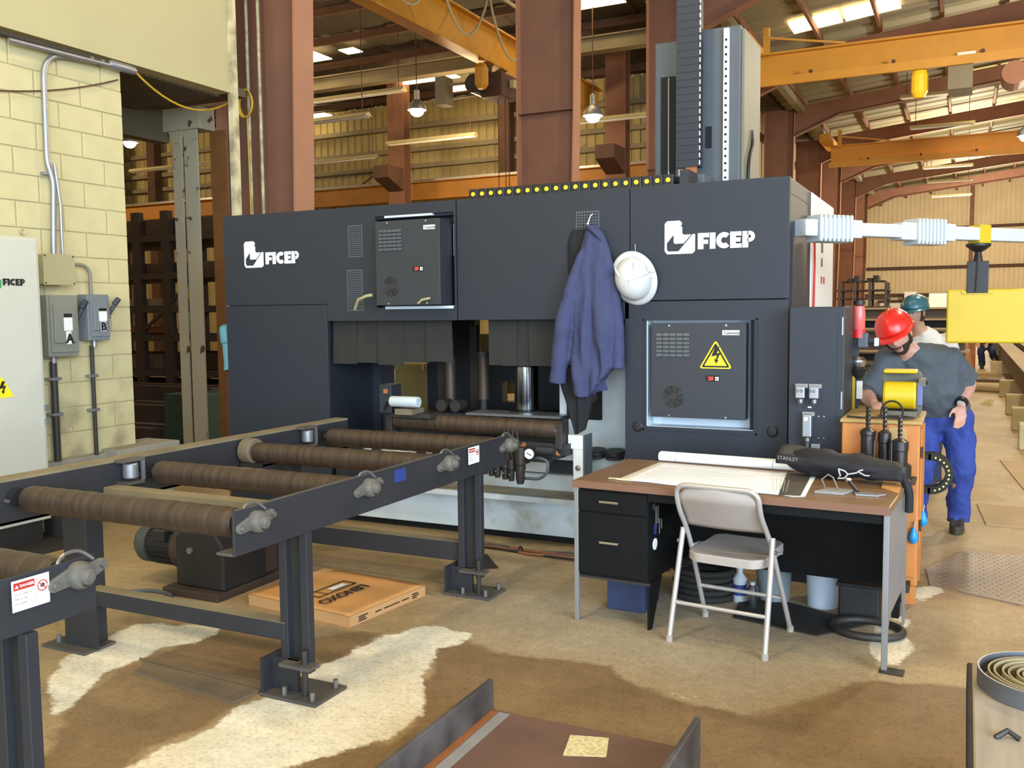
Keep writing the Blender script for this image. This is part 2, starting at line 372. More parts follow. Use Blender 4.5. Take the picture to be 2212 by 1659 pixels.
# right wall with the big daylight doorway left open behind the camera
w = thing('wall_right', None, None, (14, 40, 0), kind='structure')
mb = MB(); corrugated(mb, (14, 8, 0), (0, 1, 0), (0, 0, 1), 64, 12.6, .6, -.05); mb.build('siding_sheet', 'siding', w)
# side wall of main bay beyond the annex
w = thing('wall_side', None, None, (-7.3, 50, 0), kind='structure')
mb = MB(); corrugated(mb, (-7.3, 30, 0), (0, 1, 0), (0, 0, 1), 42, 9.2, .45, .05); mb.build('siding_sheet', 'siding', w)
for z in (3, 5.5, 8): MB().box(-7.25, -7.08, 30, 72, z, z+.2).build('girt', 'dark_brown', w)
# annex: far wall, roof, gable
w = thing('wall_annex', None, None, (-25, 30, 0), kind='structure')
for i in range(11):
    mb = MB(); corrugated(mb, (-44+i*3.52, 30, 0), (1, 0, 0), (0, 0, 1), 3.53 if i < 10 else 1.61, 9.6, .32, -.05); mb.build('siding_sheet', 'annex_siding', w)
for z in (5.45, 6.95, 7.55, 8.4): MB().box(-44, -7.2, 29.72, 29.93, z, z+.16).build('girt', 'grey_beam', w)
for x in (-39, -31.5, -25.3, -14.6, -9.0): MB().box(x-.22, x+.22, 29.35, 29.75, 0, 9.5).build('wall_post', 'dark_brown', w)
def AZ(y): return 9.4+.10*(30-y)
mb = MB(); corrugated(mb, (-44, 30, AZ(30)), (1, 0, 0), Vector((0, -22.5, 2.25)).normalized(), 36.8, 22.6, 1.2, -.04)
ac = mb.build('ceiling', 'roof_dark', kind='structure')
for i in range(12):
    y = 29-i*1.8; MB().box(-44, -7.2, y-.05, y+.05, AZ(y)-.25, AZ(y)-.04).build('purlin', 'dark_brown', ac)
# skylight strips in the annex roof
for px in ((-19.5, 24.2, 2.3, .9), (-17.3, 24.2, .55, .5), (-24.3, 28.5, 1.9, .8), (-23.0, 29.3, 1.9, .5), (-16.4, 27.2, 2.2, .7), (-15.2, 28.4, 2.2, .7), (-10.2, 22.0, 1.9, .8), (-9.3, 23.6, 2.0, .9)):
    x, y, lx, ly = px; z0 = AZ(y)-.27
    MB().box(x-lx/2, x+lx/2, y-ly/2, y+ly/2, z0-.03, z0).build('skylight_panel', 'skylight_glow', ac)
# ---------------------------------------------------------------- brown rigid-frame columns and rafters
def column(name, Y0, label, group=None, topz=9.05):
    t = thing(name, label, 'column', (-6.5, Y0, 0), group=group)
    zs = [0, 4.99, topz]; xr = [-6.13, -6.0, -5.95]; xl = -7.02
    b = .30
    # web (a plate in the frame plane) with a kinked inner flange
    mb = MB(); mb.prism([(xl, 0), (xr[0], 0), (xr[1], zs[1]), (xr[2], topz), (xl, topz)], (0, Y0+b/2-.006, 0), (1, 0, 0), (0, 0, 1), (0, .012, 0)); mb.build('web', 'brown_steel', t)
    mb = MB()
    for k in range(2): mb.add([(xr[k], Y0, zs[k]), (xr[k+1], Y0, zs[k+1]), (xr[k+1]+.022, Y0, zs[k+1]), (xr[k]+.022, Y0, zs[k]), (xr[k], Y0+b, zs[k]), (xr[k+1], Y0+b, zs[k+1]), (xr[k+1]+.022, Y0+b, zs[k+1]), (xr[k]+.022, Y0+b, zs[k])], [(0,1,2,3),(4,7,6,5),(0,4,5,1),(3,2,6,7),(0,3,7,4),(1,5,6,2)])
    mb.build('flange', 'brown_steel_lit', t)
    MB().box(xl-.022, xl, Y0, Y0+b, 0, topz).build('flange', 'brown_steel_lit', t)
    MB().box(xl, xr[1]-.01, Y0+.01, Y0+b-.01, 4.98, 4.995).build('stiffener', 'brown_steel', t)
    MB().box(xl-.05, xr[0]+.08, Y0-.04, Y0+b+.04, 0, .03).build('base_plate', 'brown_steel', t)
    return t
YS = [7.45+7.2*i for i in range(9)]
column('steel_column', YS[0], 'broad brown steel column with conduits beside the cream wall')
column('steel_column', YS[1], 'brown steel column rising behind the middle of the grey machine')
column('steel_column', YS[2], 'brown steel column half hidden behind the grey mast')
for k in range(3, 9): column('steel_column', YS[k], 'brown steel column in the row receding right of the mast', 'receding row of brown columns')
for k in range(0, 9):
    Y0 = YS[k]+.15
    lab = 'sloping brown roof rafter spanning the right hand bay'
    t = thing('roof_rafter', lab, 'rafter', (4, Y0, 10), group='roof rafters of the right bay')
    a = [(-6.0, 8.0), (-4.3, ROOFZ(-4.3)-.86), (17, ROOFZ(17)-.80), (17, ROOFZ(17)-.28), (-6.0, ROOFZ(-6)-.28)]
    MB().prism(a, (0, Y0-.006, 0), (1, 0, 0), (0, 0, 1), (0, .012, 0)).build('web', 'brown_steel', t)
    mb = MB()
    for (p, q) in ((a[0], a[1]), (a[1], a[2])): mb.bar((p[0], Y0, p[1]), (q[0], Y0, q[1]), .28, .02)
    mb.build('lower_flange', 'brown_steel', t)
# eave strut / crane rail along the column row
t = thing('crane_runway', 'long grey-brown crane runway rail along the column row', 'rail', (-5.7, 40, 9))
MB().box(-5.82, -5.58, 5, 72, 8.86, 9.10).build('beam', 'grey_beam', t); MB().box(-5.74, -5.66, 5, 72, 9.10, 9.16).build('rail', 'galv', t)
# yellow bridge cranes of the main bay
def crane(Y0, lab, extra):
    t = thing('bridge_crane', lab, 'crane', (4, Y0, 8))
    MB().box(-5.35, 13.5, Y0-.02, Y0+.02, 7.75, 8.42).build('girder_web', 'crane_yellow', t)
    MB().box(-5.35, 13.5, Y0-.2, Y0+.2, 8.42, 8.47).build('girder_flange', 'crane_yellow', t)
    MB().box(-5.35, 13.5, Y0-.2, Y0+.2, 7.70, 7.75).build('girder_flange', 'crane_yellow', t)
    MB().box(-5.35, 13.5, Y0-.62, Y0-.52, 7.50, 7.72).build('walkway_beam', 'crane_yellow', t)
    MB().box(-5.65, -5.25, Y0-1.3, Y0+1.3, 8.47, 8.80).build('end_truck', 'crane_yellow', t)
    MB().box(-5.0, -4.85, Y0-.7, Y0-.55, 8.3, 9.0).build('bumper_post', 'crane_yellow', t)
    MB().bar((-4.9, Y0-.6, 8.75), (-3.0, Y0-.1, 8.5), .05, .05).build('brace', 'crane_yellow', t)
    for x in range(-4, 12, 2): MB().cyl((x+.2, Y0-.63, 7.76), (x+.2, Y0-.5, 7.76), .05, n=10).build('cable_roller', 'dark_brown', t)
    if extra:
        MB().box(-.55, .0, Y0-.5, Y0+.5, 6.95, 7.62).build('hoist_body', 'grey_beam', t)
        MB().box(-.35, .05, Y0-.55, Y0-.51, 7.62, 7.8).build('hoist_plate', 'panel_white', t)
        MB().cyl((.9, Y0-.5, 7.2), (.9, Y0+.4, 7.2), .28, n=16).build('hoist_drum', 'brown_steel_lit', t)
        MB().lathe([(.12, 0), (.2, .15), (.2, .55), (.14, .75), (.1, .9)], (-1.2, Y0-.3, 6.85), (0, 0, 1), 12).build('hook_block', 'yellow_dot', t)
    return t
crane(26.2, 'nearer yellow bridge crane girder with a hoist in the right bay', True)
crane(42, 'farther yellow bridge crane girder across the right bay', False)
# fluorescent fixtures hanging in the main bay
def fixture(x0, x1, y, z, label, group, d=(1, 0, 0)):
    t = thing('strip_light', label, 'light fixture', ((x0+x1)/2, y, z), group=group)
    MB().prism([(-.15, 0), (.15, 0), (.06, .11), (-.06, .11)], (x0, y, z), (0, 1, 0), (0, 0, 1), (x1-x0, 0, 0)).build('reflector', 'fixture_white', t)
    for s in (-.06, .06): MB().cyl((x0+.05, y+s, z-.015), (x1-.05, y+s, z-.015), .018, n=8).build('tube', 'panel_white', t)
    for x in (x0+.2, x1-.2): MB().cyl((x, y, z+.1), (x, y, AZ(y)+.02 if x < -7.2 else ROOFZ(x)+.02), .012, n=5).build('hanger', 'dark_brown', t)
for k, y in enumerate((33, 38.7, 50, 55.7, 63)):
    fixture(-2.1, .12, y, 8.33, 'unlit white strip light hanging in the right bay', 'strip lights of the right bay')
for (x0, x1, y, z, lb) in ((-19.2, -14.6, 23, 7.95, 'long strip light up beneath the yellow annex crane'), (-17.6, -14.2, 20.6, 6.75, 'short strip light left of the hanging lamp'),
    (-22.6, -18.7, 27.6, 7.05, 'low strip light beside the broad brown column'), (-17.2, -13.9, 26, 7.1, 'strip light below the lit hanging lamp'), (-11.9, -7.8, 26, 7.15, 'strip light between the middle column and the mast'), (-29.5, -24.3, 26.5, 7.2, 'strip light seen through the opening beside the cream wall')):
    fixture(x0, x1, y, z, lb, None)
def highbay(x, y, z, label, glow='lamp_glow_cool'):
    t = thing('hanging_lamp', label, 'lamp', (x, y, z))
    MB().lathe([(.27, 0), (.25, .12), (.14, .26), (.08, .30), (.08, .55), (.03, .6)], (x, y, z), (0, 0, 1), 18, capa=False).build('shade', 'galv', t, smooth=30)
    MB().sphere((x, y, z-.02), .2, 14, 8, (1, 1, .8)).build('bulb', glow, t, smooth=60)
    MB().cyl((x, y, z+.6), (x, y, (AZ(y) if x < -7.2 else ROOFZ(x))+.02), .015, n=6).build('cable', 'dark_brown', t)
highbay(-14.2, 23, 7.35, 'lit hanging lamp left of the middle brown column')
highbay(-9.2, 23.9, 6.85, 'lit hanging lamp right of the middle brown column')
highbay(-25.6, 23.0, 7.45, 'lit hanging lamp seen through the opening by the cream wall')
highbay(1.55, 33.5, 6.9, 'lit hanging lamp at the far right below the cranes')
# ---------------------------------------------------------------- annex crane and beams
t = thing('annex_crane', 'yellow crane girder with looped cable left of the middle column', 'crane', (-11, 18, 8))
MB().box(-11.02, -10.98, 9, 29, 7.85, 8.72).build('girder_web', 'crane_yellow', t)
for z in (7.82, 8.72): MB().box(-11.18, -10.82, 9, 29, z, z+.05).build('girder_flange', 'crane_yellow', t)
MB().box(-10.1, -10.05, 9, 24.7, 8.98, 9.06).build('festoon_track', 'fixture_white', t)
pts = []
for k in range(5):
    y0 = 12.5+k*2.35
    pts += [(-10.08, y0+2.35*u, 8.95-1.25*math.sin(PI*u)**.8) for u in [q/12 for q in range(12)]]
MB().tube(pts, .03, 6).build('festoon_cable', 'fixture_white', t)
MB().box(-11.25, -10.65, 21.3, 22.2, 7.05, 7.65).build('hoist_body', 'dark_brown', t, bevel=.03); MB().cyl((-11.3, 21.0, 7.35), (-11.3, 21.9, 7.35), .24, n=16).build('hoist_motor', 'steel_dark', t)
MB().box(-12.35, -12.05, 20.9, 21.3, 6.9, 7.6).build('control_box', 'grey_beam', t); MB().bar((-12.1, 21.1, 7.4), (-11.2, 21.5, 7.5), .06, .06).build('conduit', 'grey_beam', t); MB().bar((-12.1, 21.1, 7.05), (-11.2, 21.5, 7.2), .05, .05).build('conduit', 'grey_beam', t)
for y in (21.4, 22.1): MB().cyl((-11.2, y, 7.78), (-11.02, y, 7.78), .12, n=14).build('trolley_wheel', 'steel_dark', t)
MB().lathe([(.1, 0), (.17, .1), (.17, .5), (.1, .62)], (-11.0, 20.9, 7.15), (0, 0, 1), 12).build('cable_drum', 'crane_yellow', t); MB().box(-10.62, -10.5, 21.7, 21.9, 7.3, 7.5).build('tag', 'fixture_white', t)
for dx in (0, .2, .3): MB().cyl((-10.95+dx, 21.7, 2.2), (-10.95+dx, 21.7, 7.1), .012, n=5).build('hoist_rope', 'dark_brown', t)
t = thing('annex_beam', 'dull grey steel beam crossing under the dark annex roof', 'beam', (-17, 25, 9))
MB().box(-33, -7.4, 24.97, 25.03, 8.86, 9.22).build('web', 'grey_beam', t)
for z in (8.83, 9.22): MB().box(-33, -7.4, 24.8, 25.2, z, z+.03).build('flange', 'grey_beam', t)
t = thing('orange_runway', 'orange runway beam along the far corrugated annex wall', 'beam', (-25, 28.5, 6))
MB().box(-44, -7.3, 28.47, 28.53, 5.60, 6.18).build('web', 'runway_orange', t)
for z in (5.58, 6.18): MB().box(-44, -7.3, 28.32, 28.68, z, z+.03).build('flange', 'runway_orange', t)
MB().box(-44, -7.3, 28.46, 28.54, 6.21, 6.30).build('rail', 'galv', t)
for (x, lb) in ((-17.6, 'brown annex column with a crane bracket left of the middle column'), (-9.7, 'brown annex column with a bracket just left of the mast'), (-33, 'brown annex column behind the storage rack')):
    t = thing('annex_column', lb, 'column', (x, 27.3, 0))
    MB().box(x-.02, x+.02, 27.1, 27.5, 0, 9.6).build('web', 'brown_steel', t)
    for y in (27.1, 27.5): MB().box(x-.32, x+.32, y-.015, y+.015, 0, 9.6).build('flange', 'brown_steel', t)
    MB().prism([(0, 0), (.9, .35), (.9, .75), (0, .75)], (x-.3, 27.05, 5.75), (0, -1, 0), (0, 0, 1), (.6, 0, 0)).build('bracket', 'dark_brown', t)
for (xa, xb, za, zb, lb) in ((-24.5, -18.5, 4.2, 7.6, 'thin wall brace left of the annex column'), (-17, -12, 3.8, 7.2, 'thin wall brace between the annex column and middle column'),):
    MB().cyl((xa, 29.3, za), (xb, 29.3, zb), .03, n=6).build('wall_brace', 'dark_brown', label=lb, cat='brace')
# ---------------------------------------------------------------- signs and logos
mat('sign_yellow', 'f0d622', .5, var=0); mat('sign_black', '15130f', .6, var=0); mat('ink_grey', '4a4a48', .7, var=0)
mat('logo_green', '2f8f52', .5, var=0); mat('sign_white', 'eceae2', .6, var=.03, scale=20); mat('sign_red', 'b5281e', .6, var=0)
mat('led_red', 'ff2a2a', emit=3, var=0)
GL = {'F': ([[(0,0),(0,1),(.72,1),(.72,.72),(.36,.72),(.36,.58),(.66,.58),(.66,.32),(.36,.32),(.36,0)]], .72),
      'I': ([[(0,0),(0,1),(.36,1),(.36,0)]], .36),
      'E': ([[(0,0),(0,1),(.7,1),(.7,.74),(.35,.74),(.35,.63),(.65,.63),(.65,.38),(.35,.38),(.35,.26),(.72,.26),(.72,0)]], .72)}
def ringpoly(cx, cy, R, r, a0, a1, n=14):
    A = [a0+(a1-a0)*i/n for i in range(n+1)]
    return [(cx+R*math.cos(a), cy+R*math.sin(a)) for a in A]+[(cx+r*math.cos(a), cy+r*math.sin(a)) for a in reversed(A)]
GL['C'] = ([ringpoly(.5, .5, .5, .19, math.radians(48), math.radians(312))], .84)
GL['P'] = ([[(0,0),(0,1),(.36,1),(.36,0)], ringpoly(.44, .67, .33, .10, -PI/2, PI/2, 10), [(.30,1),(.45,1),(.45,.77),(.30,.77)], [(.30,.57),(.45,.57),(.45,.34),(.30,.34)]], .78)
ICON = [[(0,.1),(0,.92),(.08,1),(.5,1),(.57,.93),(.57,.88),(.07,.33),(.07,.14),(.13,.08),(.46,.08),(.93,.58),(1,.58),(1,.08),(.92,0),(.08,0)],
        [(.30,.57),(.53,.83),(.58,.80),(.58,.62),(.63,.57),(.88,.57),(.62,.31),(.34,.31),(.30,.35)]]
def logo(parent, o, u, v, isz, tsz, gap, mi, mt, tdy=0):
    "icon square and five heavy letters; o = lower left of the icon"
    o, u, v = Vector(o), Vector(u), Vector(v); n = u.cross(v)*.002
    mb = MB()
    for p in ICON: mb.prism([(a*isz*.94, b*isz) for a, b in p], o, u, v, n)
    mb.build('logo_icon', mi, parent)
    x = isz*.94+gap
    for ch in 'FICEP':
        ps, w = GL[ch]; mb = MB()
        for p in ps: mb.prism([(x+a*tsz*.98, tdy+b*tsz) for a, b in p], o, u, v, n)
        mb.build('logo_letter', mt, parent); x += (w+.05)*tsz*.98
def rtri(s, r, n=5):
    h = s*math.sqrt(3)/2; c = [(-s/2, 0), (s/2, 0), (0, h)]; out = []
    for i, a0 in enumerate((PI*7/6, -PI/6, PI/2)):
        cx, cy = c[i]; gx, gy = 0, h/3; d = math.hypot(gx-cx, gy-cy); k = 2*r/d; cx += (gx-cx)*k; cy += (gy-cy)*k
        out += [(cx+r*math.cos(a0-PI/3+2*PI/3*j/n), cy+r*math.sin(a0-PI/3+2*PI/3*j/n)) for j in range(n+1)]
    return out
BOLT = [(.0,.56),(.13,.56),(.05,.33),(.17,.36),(.06,.10),(.11,.11),(.03,-.02),(-.04,.13),(.01,.12),(.06,.26),(-.12,.22)]
def tri_sign(parent, o, u, v, s, border=True):
    o, u, v = Vector(o), Vector(u), Vector(v); n = u.cross(v)
    p = MB().prism(rtri(s, s*.05), o, u, v, n*.002).build('warning_triangle', 'sign_yellow', parent)
    if border:
        MB().prism([(a, b+s*.035) for a, b in rtri(s*.86, s*.03)], o, u, v, n*.003).build('border', 'sign_black', p)
        MB().prism([(a, b+s*.085) for a, b in rtri(s*.68, s*.01)], o, u, v, n*.004).build('field', 'sign_yellow', p)
    MB().prism([(a*s-.01*s, b*s*.88+s*.17) for a, b in BOLT], o, u, v, n*.005).build('bolt_mark', 'sign_black', p)
    return p
# ---------------------------------------------------------------- cream block wall
w = thing('wall_left', None, None, (-6.35, 4.8, 0), kind='structure')
MB().box(-6.44, -6.256, 3.6, 5.545, .5, 3.61).build('mortar', 'mortar', w)
MB().box(-6.44, -6.25, -13, 3.6, 0, 9.3).build('wall_panel', 'cream_paint', w)
blk = {}
for c in range(16):
    z = .505+c*.1945; off = .2 if c % 2 else 0; y = 5.55
    first = True
    while y > 3.62:
        L_ = .195 if (first and c % 2) else .395
        y0 = max(y-L_, 3.6); k = round(y-y0, 3)
        if k > .05:
            if k not in blk: blk[k] = MB().box(-6.44, -6.25, y0+.004, y-.004, z+.003, z+.189).build('block', 'cream_block', w, bevel=.004)
            else:
                b = rep(blk[k], (0.005, (y0+y)/2-4.8, z+.003), w); b.location.x = blk[k].location.x+random.uniform(-.002, .002)
        y -= L_+.005; first = False
MB().box(-6.46, -6.2, 3.6, 5.9, 0, .5).build('footing', 'concrete_ledge', w, bevel=.01)
MB().box(-6.46, -6.06, 5.2, 5.85, .44, .53).build('footing_pad', 'concrete_ledge', w, bevel=.01)
# painted panel wall above the opening with its ribbed soffit
w = thing('wall_upper_left', None, None, (-6.3, 5.3, 3.6), kind='structure')
MB().box(-6.40, -6.25, 3.6, 6.80, 3.76, 9.5).build('panel', 'cream_paint', w)
MB().box(-6.40, -6.235, 3.6, 6.80, 3.67, 3.757).build('lintel', 'cream_paint', w)
for i in range(22): MB().box(-7.6, -6.41, 5.2+i*.075, 5.2+i*.075+.055, 3.66, 3.70).build('soffit_slat', 'soffit', w)
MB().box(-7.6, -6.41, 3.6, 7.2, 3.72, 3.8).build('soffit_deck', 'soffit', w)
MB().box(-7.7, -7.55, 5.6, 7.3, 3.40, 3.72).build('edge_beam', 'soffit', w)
MB().box(-6.27, -6.215, 6.80, 6.88, 0, 9.2).build('trim_1', 'old_strip' if 'old_strip' in MATS else mat('old_strip', 'c6bc94', .8, hex2='8f8464', scale=5, contrast=.1, var=0), kind='structure')
w = thing('wall_annex_blocker', None, None, (-25, 5.6, 0), kind='structure'); MB().box(-44, -6.46, 5.56, 5.70, 0, 12).build('panel', 'annex_siding', w)  # unseen wall added to keep sky light out of the annex
w = thing('wall_annex_left', None, None, (-44, 18, 0), kind='structure')
mb = MB(); corrugated(mb, (-44, 5.6, 0), (0, 1, 0), (0, 0, 1), 24.6, 12, .6, -.05); mb.build('siding_sheet', 'annex_siding', w)
# old peeling column with a short boxed beam on top
t = thing('old_column', 'old white peeling steel column at the dark opening', 'column', (-7.3, 7.3, 0))
MB().box(-7.46, -7.34, 7.25, 7.27, 0, 3.5).build('flange', 'old_white', t); MB().box(-7.33, -7.315, 7.27, 7.42, 0, 3.5).build('web', 'soffit', t)
MB().box(-7.30, -7.12, 7.25, 7.27, 0, 3.5).build('flange', 'old_white', t); MB().box(-7.34, -7.30, 7.3, 7.32, 0, 3.5).build('web', 'soffit', t)
MB().prism([(-.05, 0), (.05, 0), (.1, .12), (-.1, .12)], (-7.40, 7.24, 3.38), (1, 0, 0), (0, 0, 1), (0, .05, 0)).build('gusset', 'old_white', t)
MB().box(-7.7, -7.06, 7.22, 7.45, 3.50, 3.72).build('boxed_beam', 'old_white', t)
mat('dirty_orange', '7a4f22', .8, var=.15)
MB().box(-7.10, -6.90, 7.42, 7.44, 0, 3.5).build('jamb_board', 'dirty_orange', label='orange-brown board between the old white column and the machine', cat='board')
# conduits on the brown column, yellow coil
for x, lb in ((-6.56, 'left of two thin conduits running up the broad brown column'), (-6.41, 'right of two thin conduits running up the broad brown column')):
    MB().cyl((x, 7.41, 0), (x, 7.41, 8.9), .016, n=8).build('conduit', 'old_strip', label=lb, cat='conduit', smooth=40)
t = thing('cord_coil', 'coiled yellow cord hanging on the broad brown column', 'cord', (-6.6, 7.36, 3.62))
mat('cord_yellow', 'c8a02c', .6, var=.05)
for k in range(3): MB().tube([(-6.55+(.085+.007*k)*math.cos(a), 7.36-.012*k, 3.71+(.125+.006*k)*math.sin(a)) for a in [2*PI*i/24 for i in range(24)]], .009, 6, True).build('loop', 'cord_yellow', t, smooth=60)
MB().tube([(-6.55, 7.37, 3.585), (-6.555, 7.38, 3.2), (-6.55, 7.385, 2.4)], .007, 6).build('tail', 'cord_yellow', t)
def sag(a, b, d, n=14): 
    a, b = Vector(a), Vector(b); return [a.lerp(b, i/n)-Vector((0, 0, d*4*(i/n)*(1-i/n))) for i in range(n+1)]
MB().tube(sag((-6.2, 5.66, 3.60), (-6.62, 7.34, 3.80), .22), .009, 6).build('hanging_cable', 'cord_yellow', label='thin cable sagging across the dark opening to the yellow coil', cat='cable')
MB().tube(sag((-6.225, 3.7, 3.16), (-6.225, 5.5, 3.51), .10), .006, 6).build('wall_wire', 'dark_brown', label='thin dark wire drooping across the top of the cream blocks', cat='wire')
MB().tube([(-6.24+.0, 4.59+.02*math.cos(a), 2.225+.02*math.sin(a)) for a in [2*PI*i/16 for i in range(16)]], .005, 6, True).build('wall_ring', 'old_strip', label='small round ring mark on the cream blocks', cat='ring')
# pipe along the lintel with conduit body, and the bent conduit
t = thing('lintel_pipe', 'dark pipe with pale fitting running under the lintel', 'pipe', (-6.2, 4.8, 3.6))
MB().cyl((-6.2, 3.6, 3.60), (-6.2, 5.36, 3.615), .026, n=12).build('pipe', 'steel_dark', t, smooth=40)
MB().cyl((-6.16, 4.5, 3.565), (-6.16, 5.36, 3.585), .017, n=12).build('pipe', 'galv', t, smooth=40)
MB().lathe([(.02, 0), (.036, .03), (.036, .22), (.03, .26), (.012, .27)], (-6.19, 5.38, 3.605), (0, 1, 0), 14).build('conduit_body', 'machine_grey' if 0 else 'galv', t, smooth=30)
for y in (5.2, 5.3): MB().cyl((-6.2, y, 3.60), (-6.2, y+.03, 3.60), .034, n=12).build('coupling', 'bolt', t)
t = thing('bent_conduit', 'shiny grey conduit bending down to the tan junction box', 'conduit', (-6.2, 4.85, 2.1))
MB().tube(fillet([(-6.19, 4.80, 2.05), (-6.19, 4.83, 2.62), (-6.20, 4.79, 2.75), (-6.2, 4.80, 3.56), (-6.19, 5.2, 3.585)], .22, 10), .021, 12).build('tube', 'galv', t, smooth=50)
MB().box(-6.246, -6.2, 4.76, 4.84, 2.66, 2.68).build('strap', 'galv', t)
MB().tube([(-6.165, 4.86, 2.05), (-6.165, 4.86, 2.45), (-6.17, 4.83, 2.75)], .012, 10).build('second_tube', 'galv', t, smooth=50)
# junction box and switches
mat('box_tan', 'a39a72', .5, var=.03); mat('switch_grey', '7e7f70', .5, var=.04); mat('switch_blue_grey', '787c7c', .5, var=.04)
t = thing('junction_box', 'tan metal junction box above the switch marked A', 'junction box', (-6.19, 4.8, 1.84))
MB().box(-6.246, -6.10, 4.64, 4.90, 1.84, 2.06).build('body', 'box_tan', t, bevel=.004)
MB().box(-6.10, -6.093, 4.635, 4.905, 1.835, 2.065).build('cover', 'box_tan', t, bevel=.002)
for y in (4.65, 4.89):
    for z in (1.85, 2.05): MB().cyl((-6.095, y, z), (-6.088, y, z), .006, n=8).build('screw', 'steel_dark', t)
MB().box(-6.246, -6.2, 4.6, 4.64, 2.02, 2.06).build('ear', 'box_tan', t)
def switch(name, label, y0, y1, z0, z1, dx, m, ch):
    t = thing(name, label, 'switch box', (-6.18, (y0+y1)/2, z0)); xf = -6.25+dx; w_, h_ = y1-y0, z1-z0
    MB().box(-6.246, xf, y0, y1, z0, z1).build('body', m, t, bevel=.006)
    dr = MB().box(xf, xf+.012, y0+.02, y1-.004, z0+.03, z1-.01).build('door', m, t, bevel=.004)
    MB().box(xf+.012, xf+.024, y0+.04, y1-.03, z0+h_*.22, z1-h_*.14).build('raised_panel', m, dr, bevel=.006)
    yc = y0+w_*.60
    MB().box(xf+.024, xf+.026, yc-.035, yc+.035, z0+h_*.64, z0+h_*.70).build('dark_label', 'sign_black', dr)
    MB().box(xf+.024, xf+.026, yc-.037, yc+.037, z0+h_*.42, z0+h_*.635).build('paper_label', 'sign_white', dr)
    MB().box(xf+.024, xf+.0265, yc-.022, yc+.022, z0+h_*.20, z0+h_*.41).build('letter_tag', 'sign_white', dr)
    text('letter', ch, .095 if ch == 'A' else .085, 'sign_black', dr, (xf+.0275, yc-.024, z0+h_*.225), (0, 1, 0), (0, 0, 1), bold=.0045)
    hd = thing('handle', None, None, (0, 0, 0)); hd.parent = t
    INV[hd] = Matrix.Identity(4)
    MB().cyl((-6.18, y1, z0+h_*.58), (-6.18, y1+.03, z0+h_*.58), .025, n=12).build('hub', 'steel_dark', hd)
    MB().bar((-6.17, y1+.025, z0+h_*.55), (-6.12, y1+.075, z0+h_*.86), .022, .03).build('lever', 'black_plastic', hd, bevel=.004)
    MB().bar((-6.14, y1+.06, z0+h_*.78), (-6.11, y1+.085, z0+h_*.92), .035, .04).build('grip', 'black_plastic', hd, bevel=.006)
    MB().tube([(-6.18, y1+.01, z0+h_*.40), (-6.16, y1+.035, z0+h_*.5), (-6.18, y1+.01, z0+h_*.6)], .006, 6).build('guard', 'chrome', hd)
    for yy in (y0+.1, ): MB().cyl((-6.19, yy, z0-.05), (-6.19, yy, z0), .02, n=12).build('hub_bottom', 'galv', t)
    return t
switch('safety_switch', 'larger grey electrical switch box lettered A', 4.66, 4.92, 1.30, 1.76, .14, 'switch_grey', 'A')
switch('safety_switch', 'smaller grey electrical switch box lettered B', 5.03, 5.23, 1.41, 1.77, .12, 'switch_blue_grey', 'B')
MB().tube(fillet([(-6.18, 4.90, 2.0), (-6.18, 5.11, 2.0), (-6.18, 5.11, 1.76)], .12, 8), .014, 10).build('conduit_elbow', 'switch_grey', label='curved grey conduit from the junction box to switch B', cat='conduit', smooth=50)
for y, z, r, lb in ((4.76, 1.26, .026, 'dark pipe dropping from switch A to the footing'), (5.11, 1.37, .016, 'thin dark pipe dropping from switch B to the footing')):
    t = thing('drop_pipe', lb, 'pipe', (-6.2, y, .5)); MB().cyl((-6.2, y, .5), (-6.2, y, z), r, n=12).build('pipe', 'steel_dark', t, smooth=40)
    for zz in (.85, 1.12): MB().box(-6.246, -6.2+r+.004, y-r-.02, y+r+.02, zz, zz+.02).build('clamp', 'galv', t)
# pale control cabinet
mat('cabinet_pale', 'bebcaa', .45, var=.03, scale=2)
t = thing('control_cabinet', 'tall pale control cabinet with a green logo at the left edge', 'cabinet', (-6.0, 3.8, 0))
MB().box(-6.18, -5.86, 3.2, 4.42, .16, 2.15).build('body', 'cabinet_pale', t, bevel=.004)
MB().box(-6.17, -5.90, 3.25, 4.38, 0, .16).build('plinth', 'steel_dark', t)
dr = MB().box(-5.86, -5.85, 3.22, 4.40, .2, 2.13).build('door', 'cabinet_pale', t, bevel=.003)
for z in (.86, .96): MB().box(-5.88, -5.83, 4.40, 4.43, z-.015, z+.015).build('hinge', 'galv', dr)
logo(t, (-5.849, 4.03, 1.795), (0, 1, 0), (0, 0, 1), .10, .046, .012, 'logo_green', 'sign_black', .02)
tri_sign(t, (-5.849, 4.09, 1.055), (0, 1, 0), (0, 0, 1), .17, False)
MB().box(-6.05, -5.78, 4.50, 4.78, 0, .13).build('floor_block', 'rubber', label='dark block on the floor at the foot of the pale cabinet', cat='block', bevel=.01)
MB().prism([(-6.3, 3.2), (-5.6, 3.2), (-5.55, 4.3), (-5.72, 4.62), (-6.15, 4.55)], (0, 0, .001), (1, 0, 0), (0, 1, 0), (0, 0, .006)).build('under_cabinet_sheet', 'rubber', label='thin dark sheet on the floor under the pale cabinet', cat='mat')  # flat sheet, darker than the floor around it
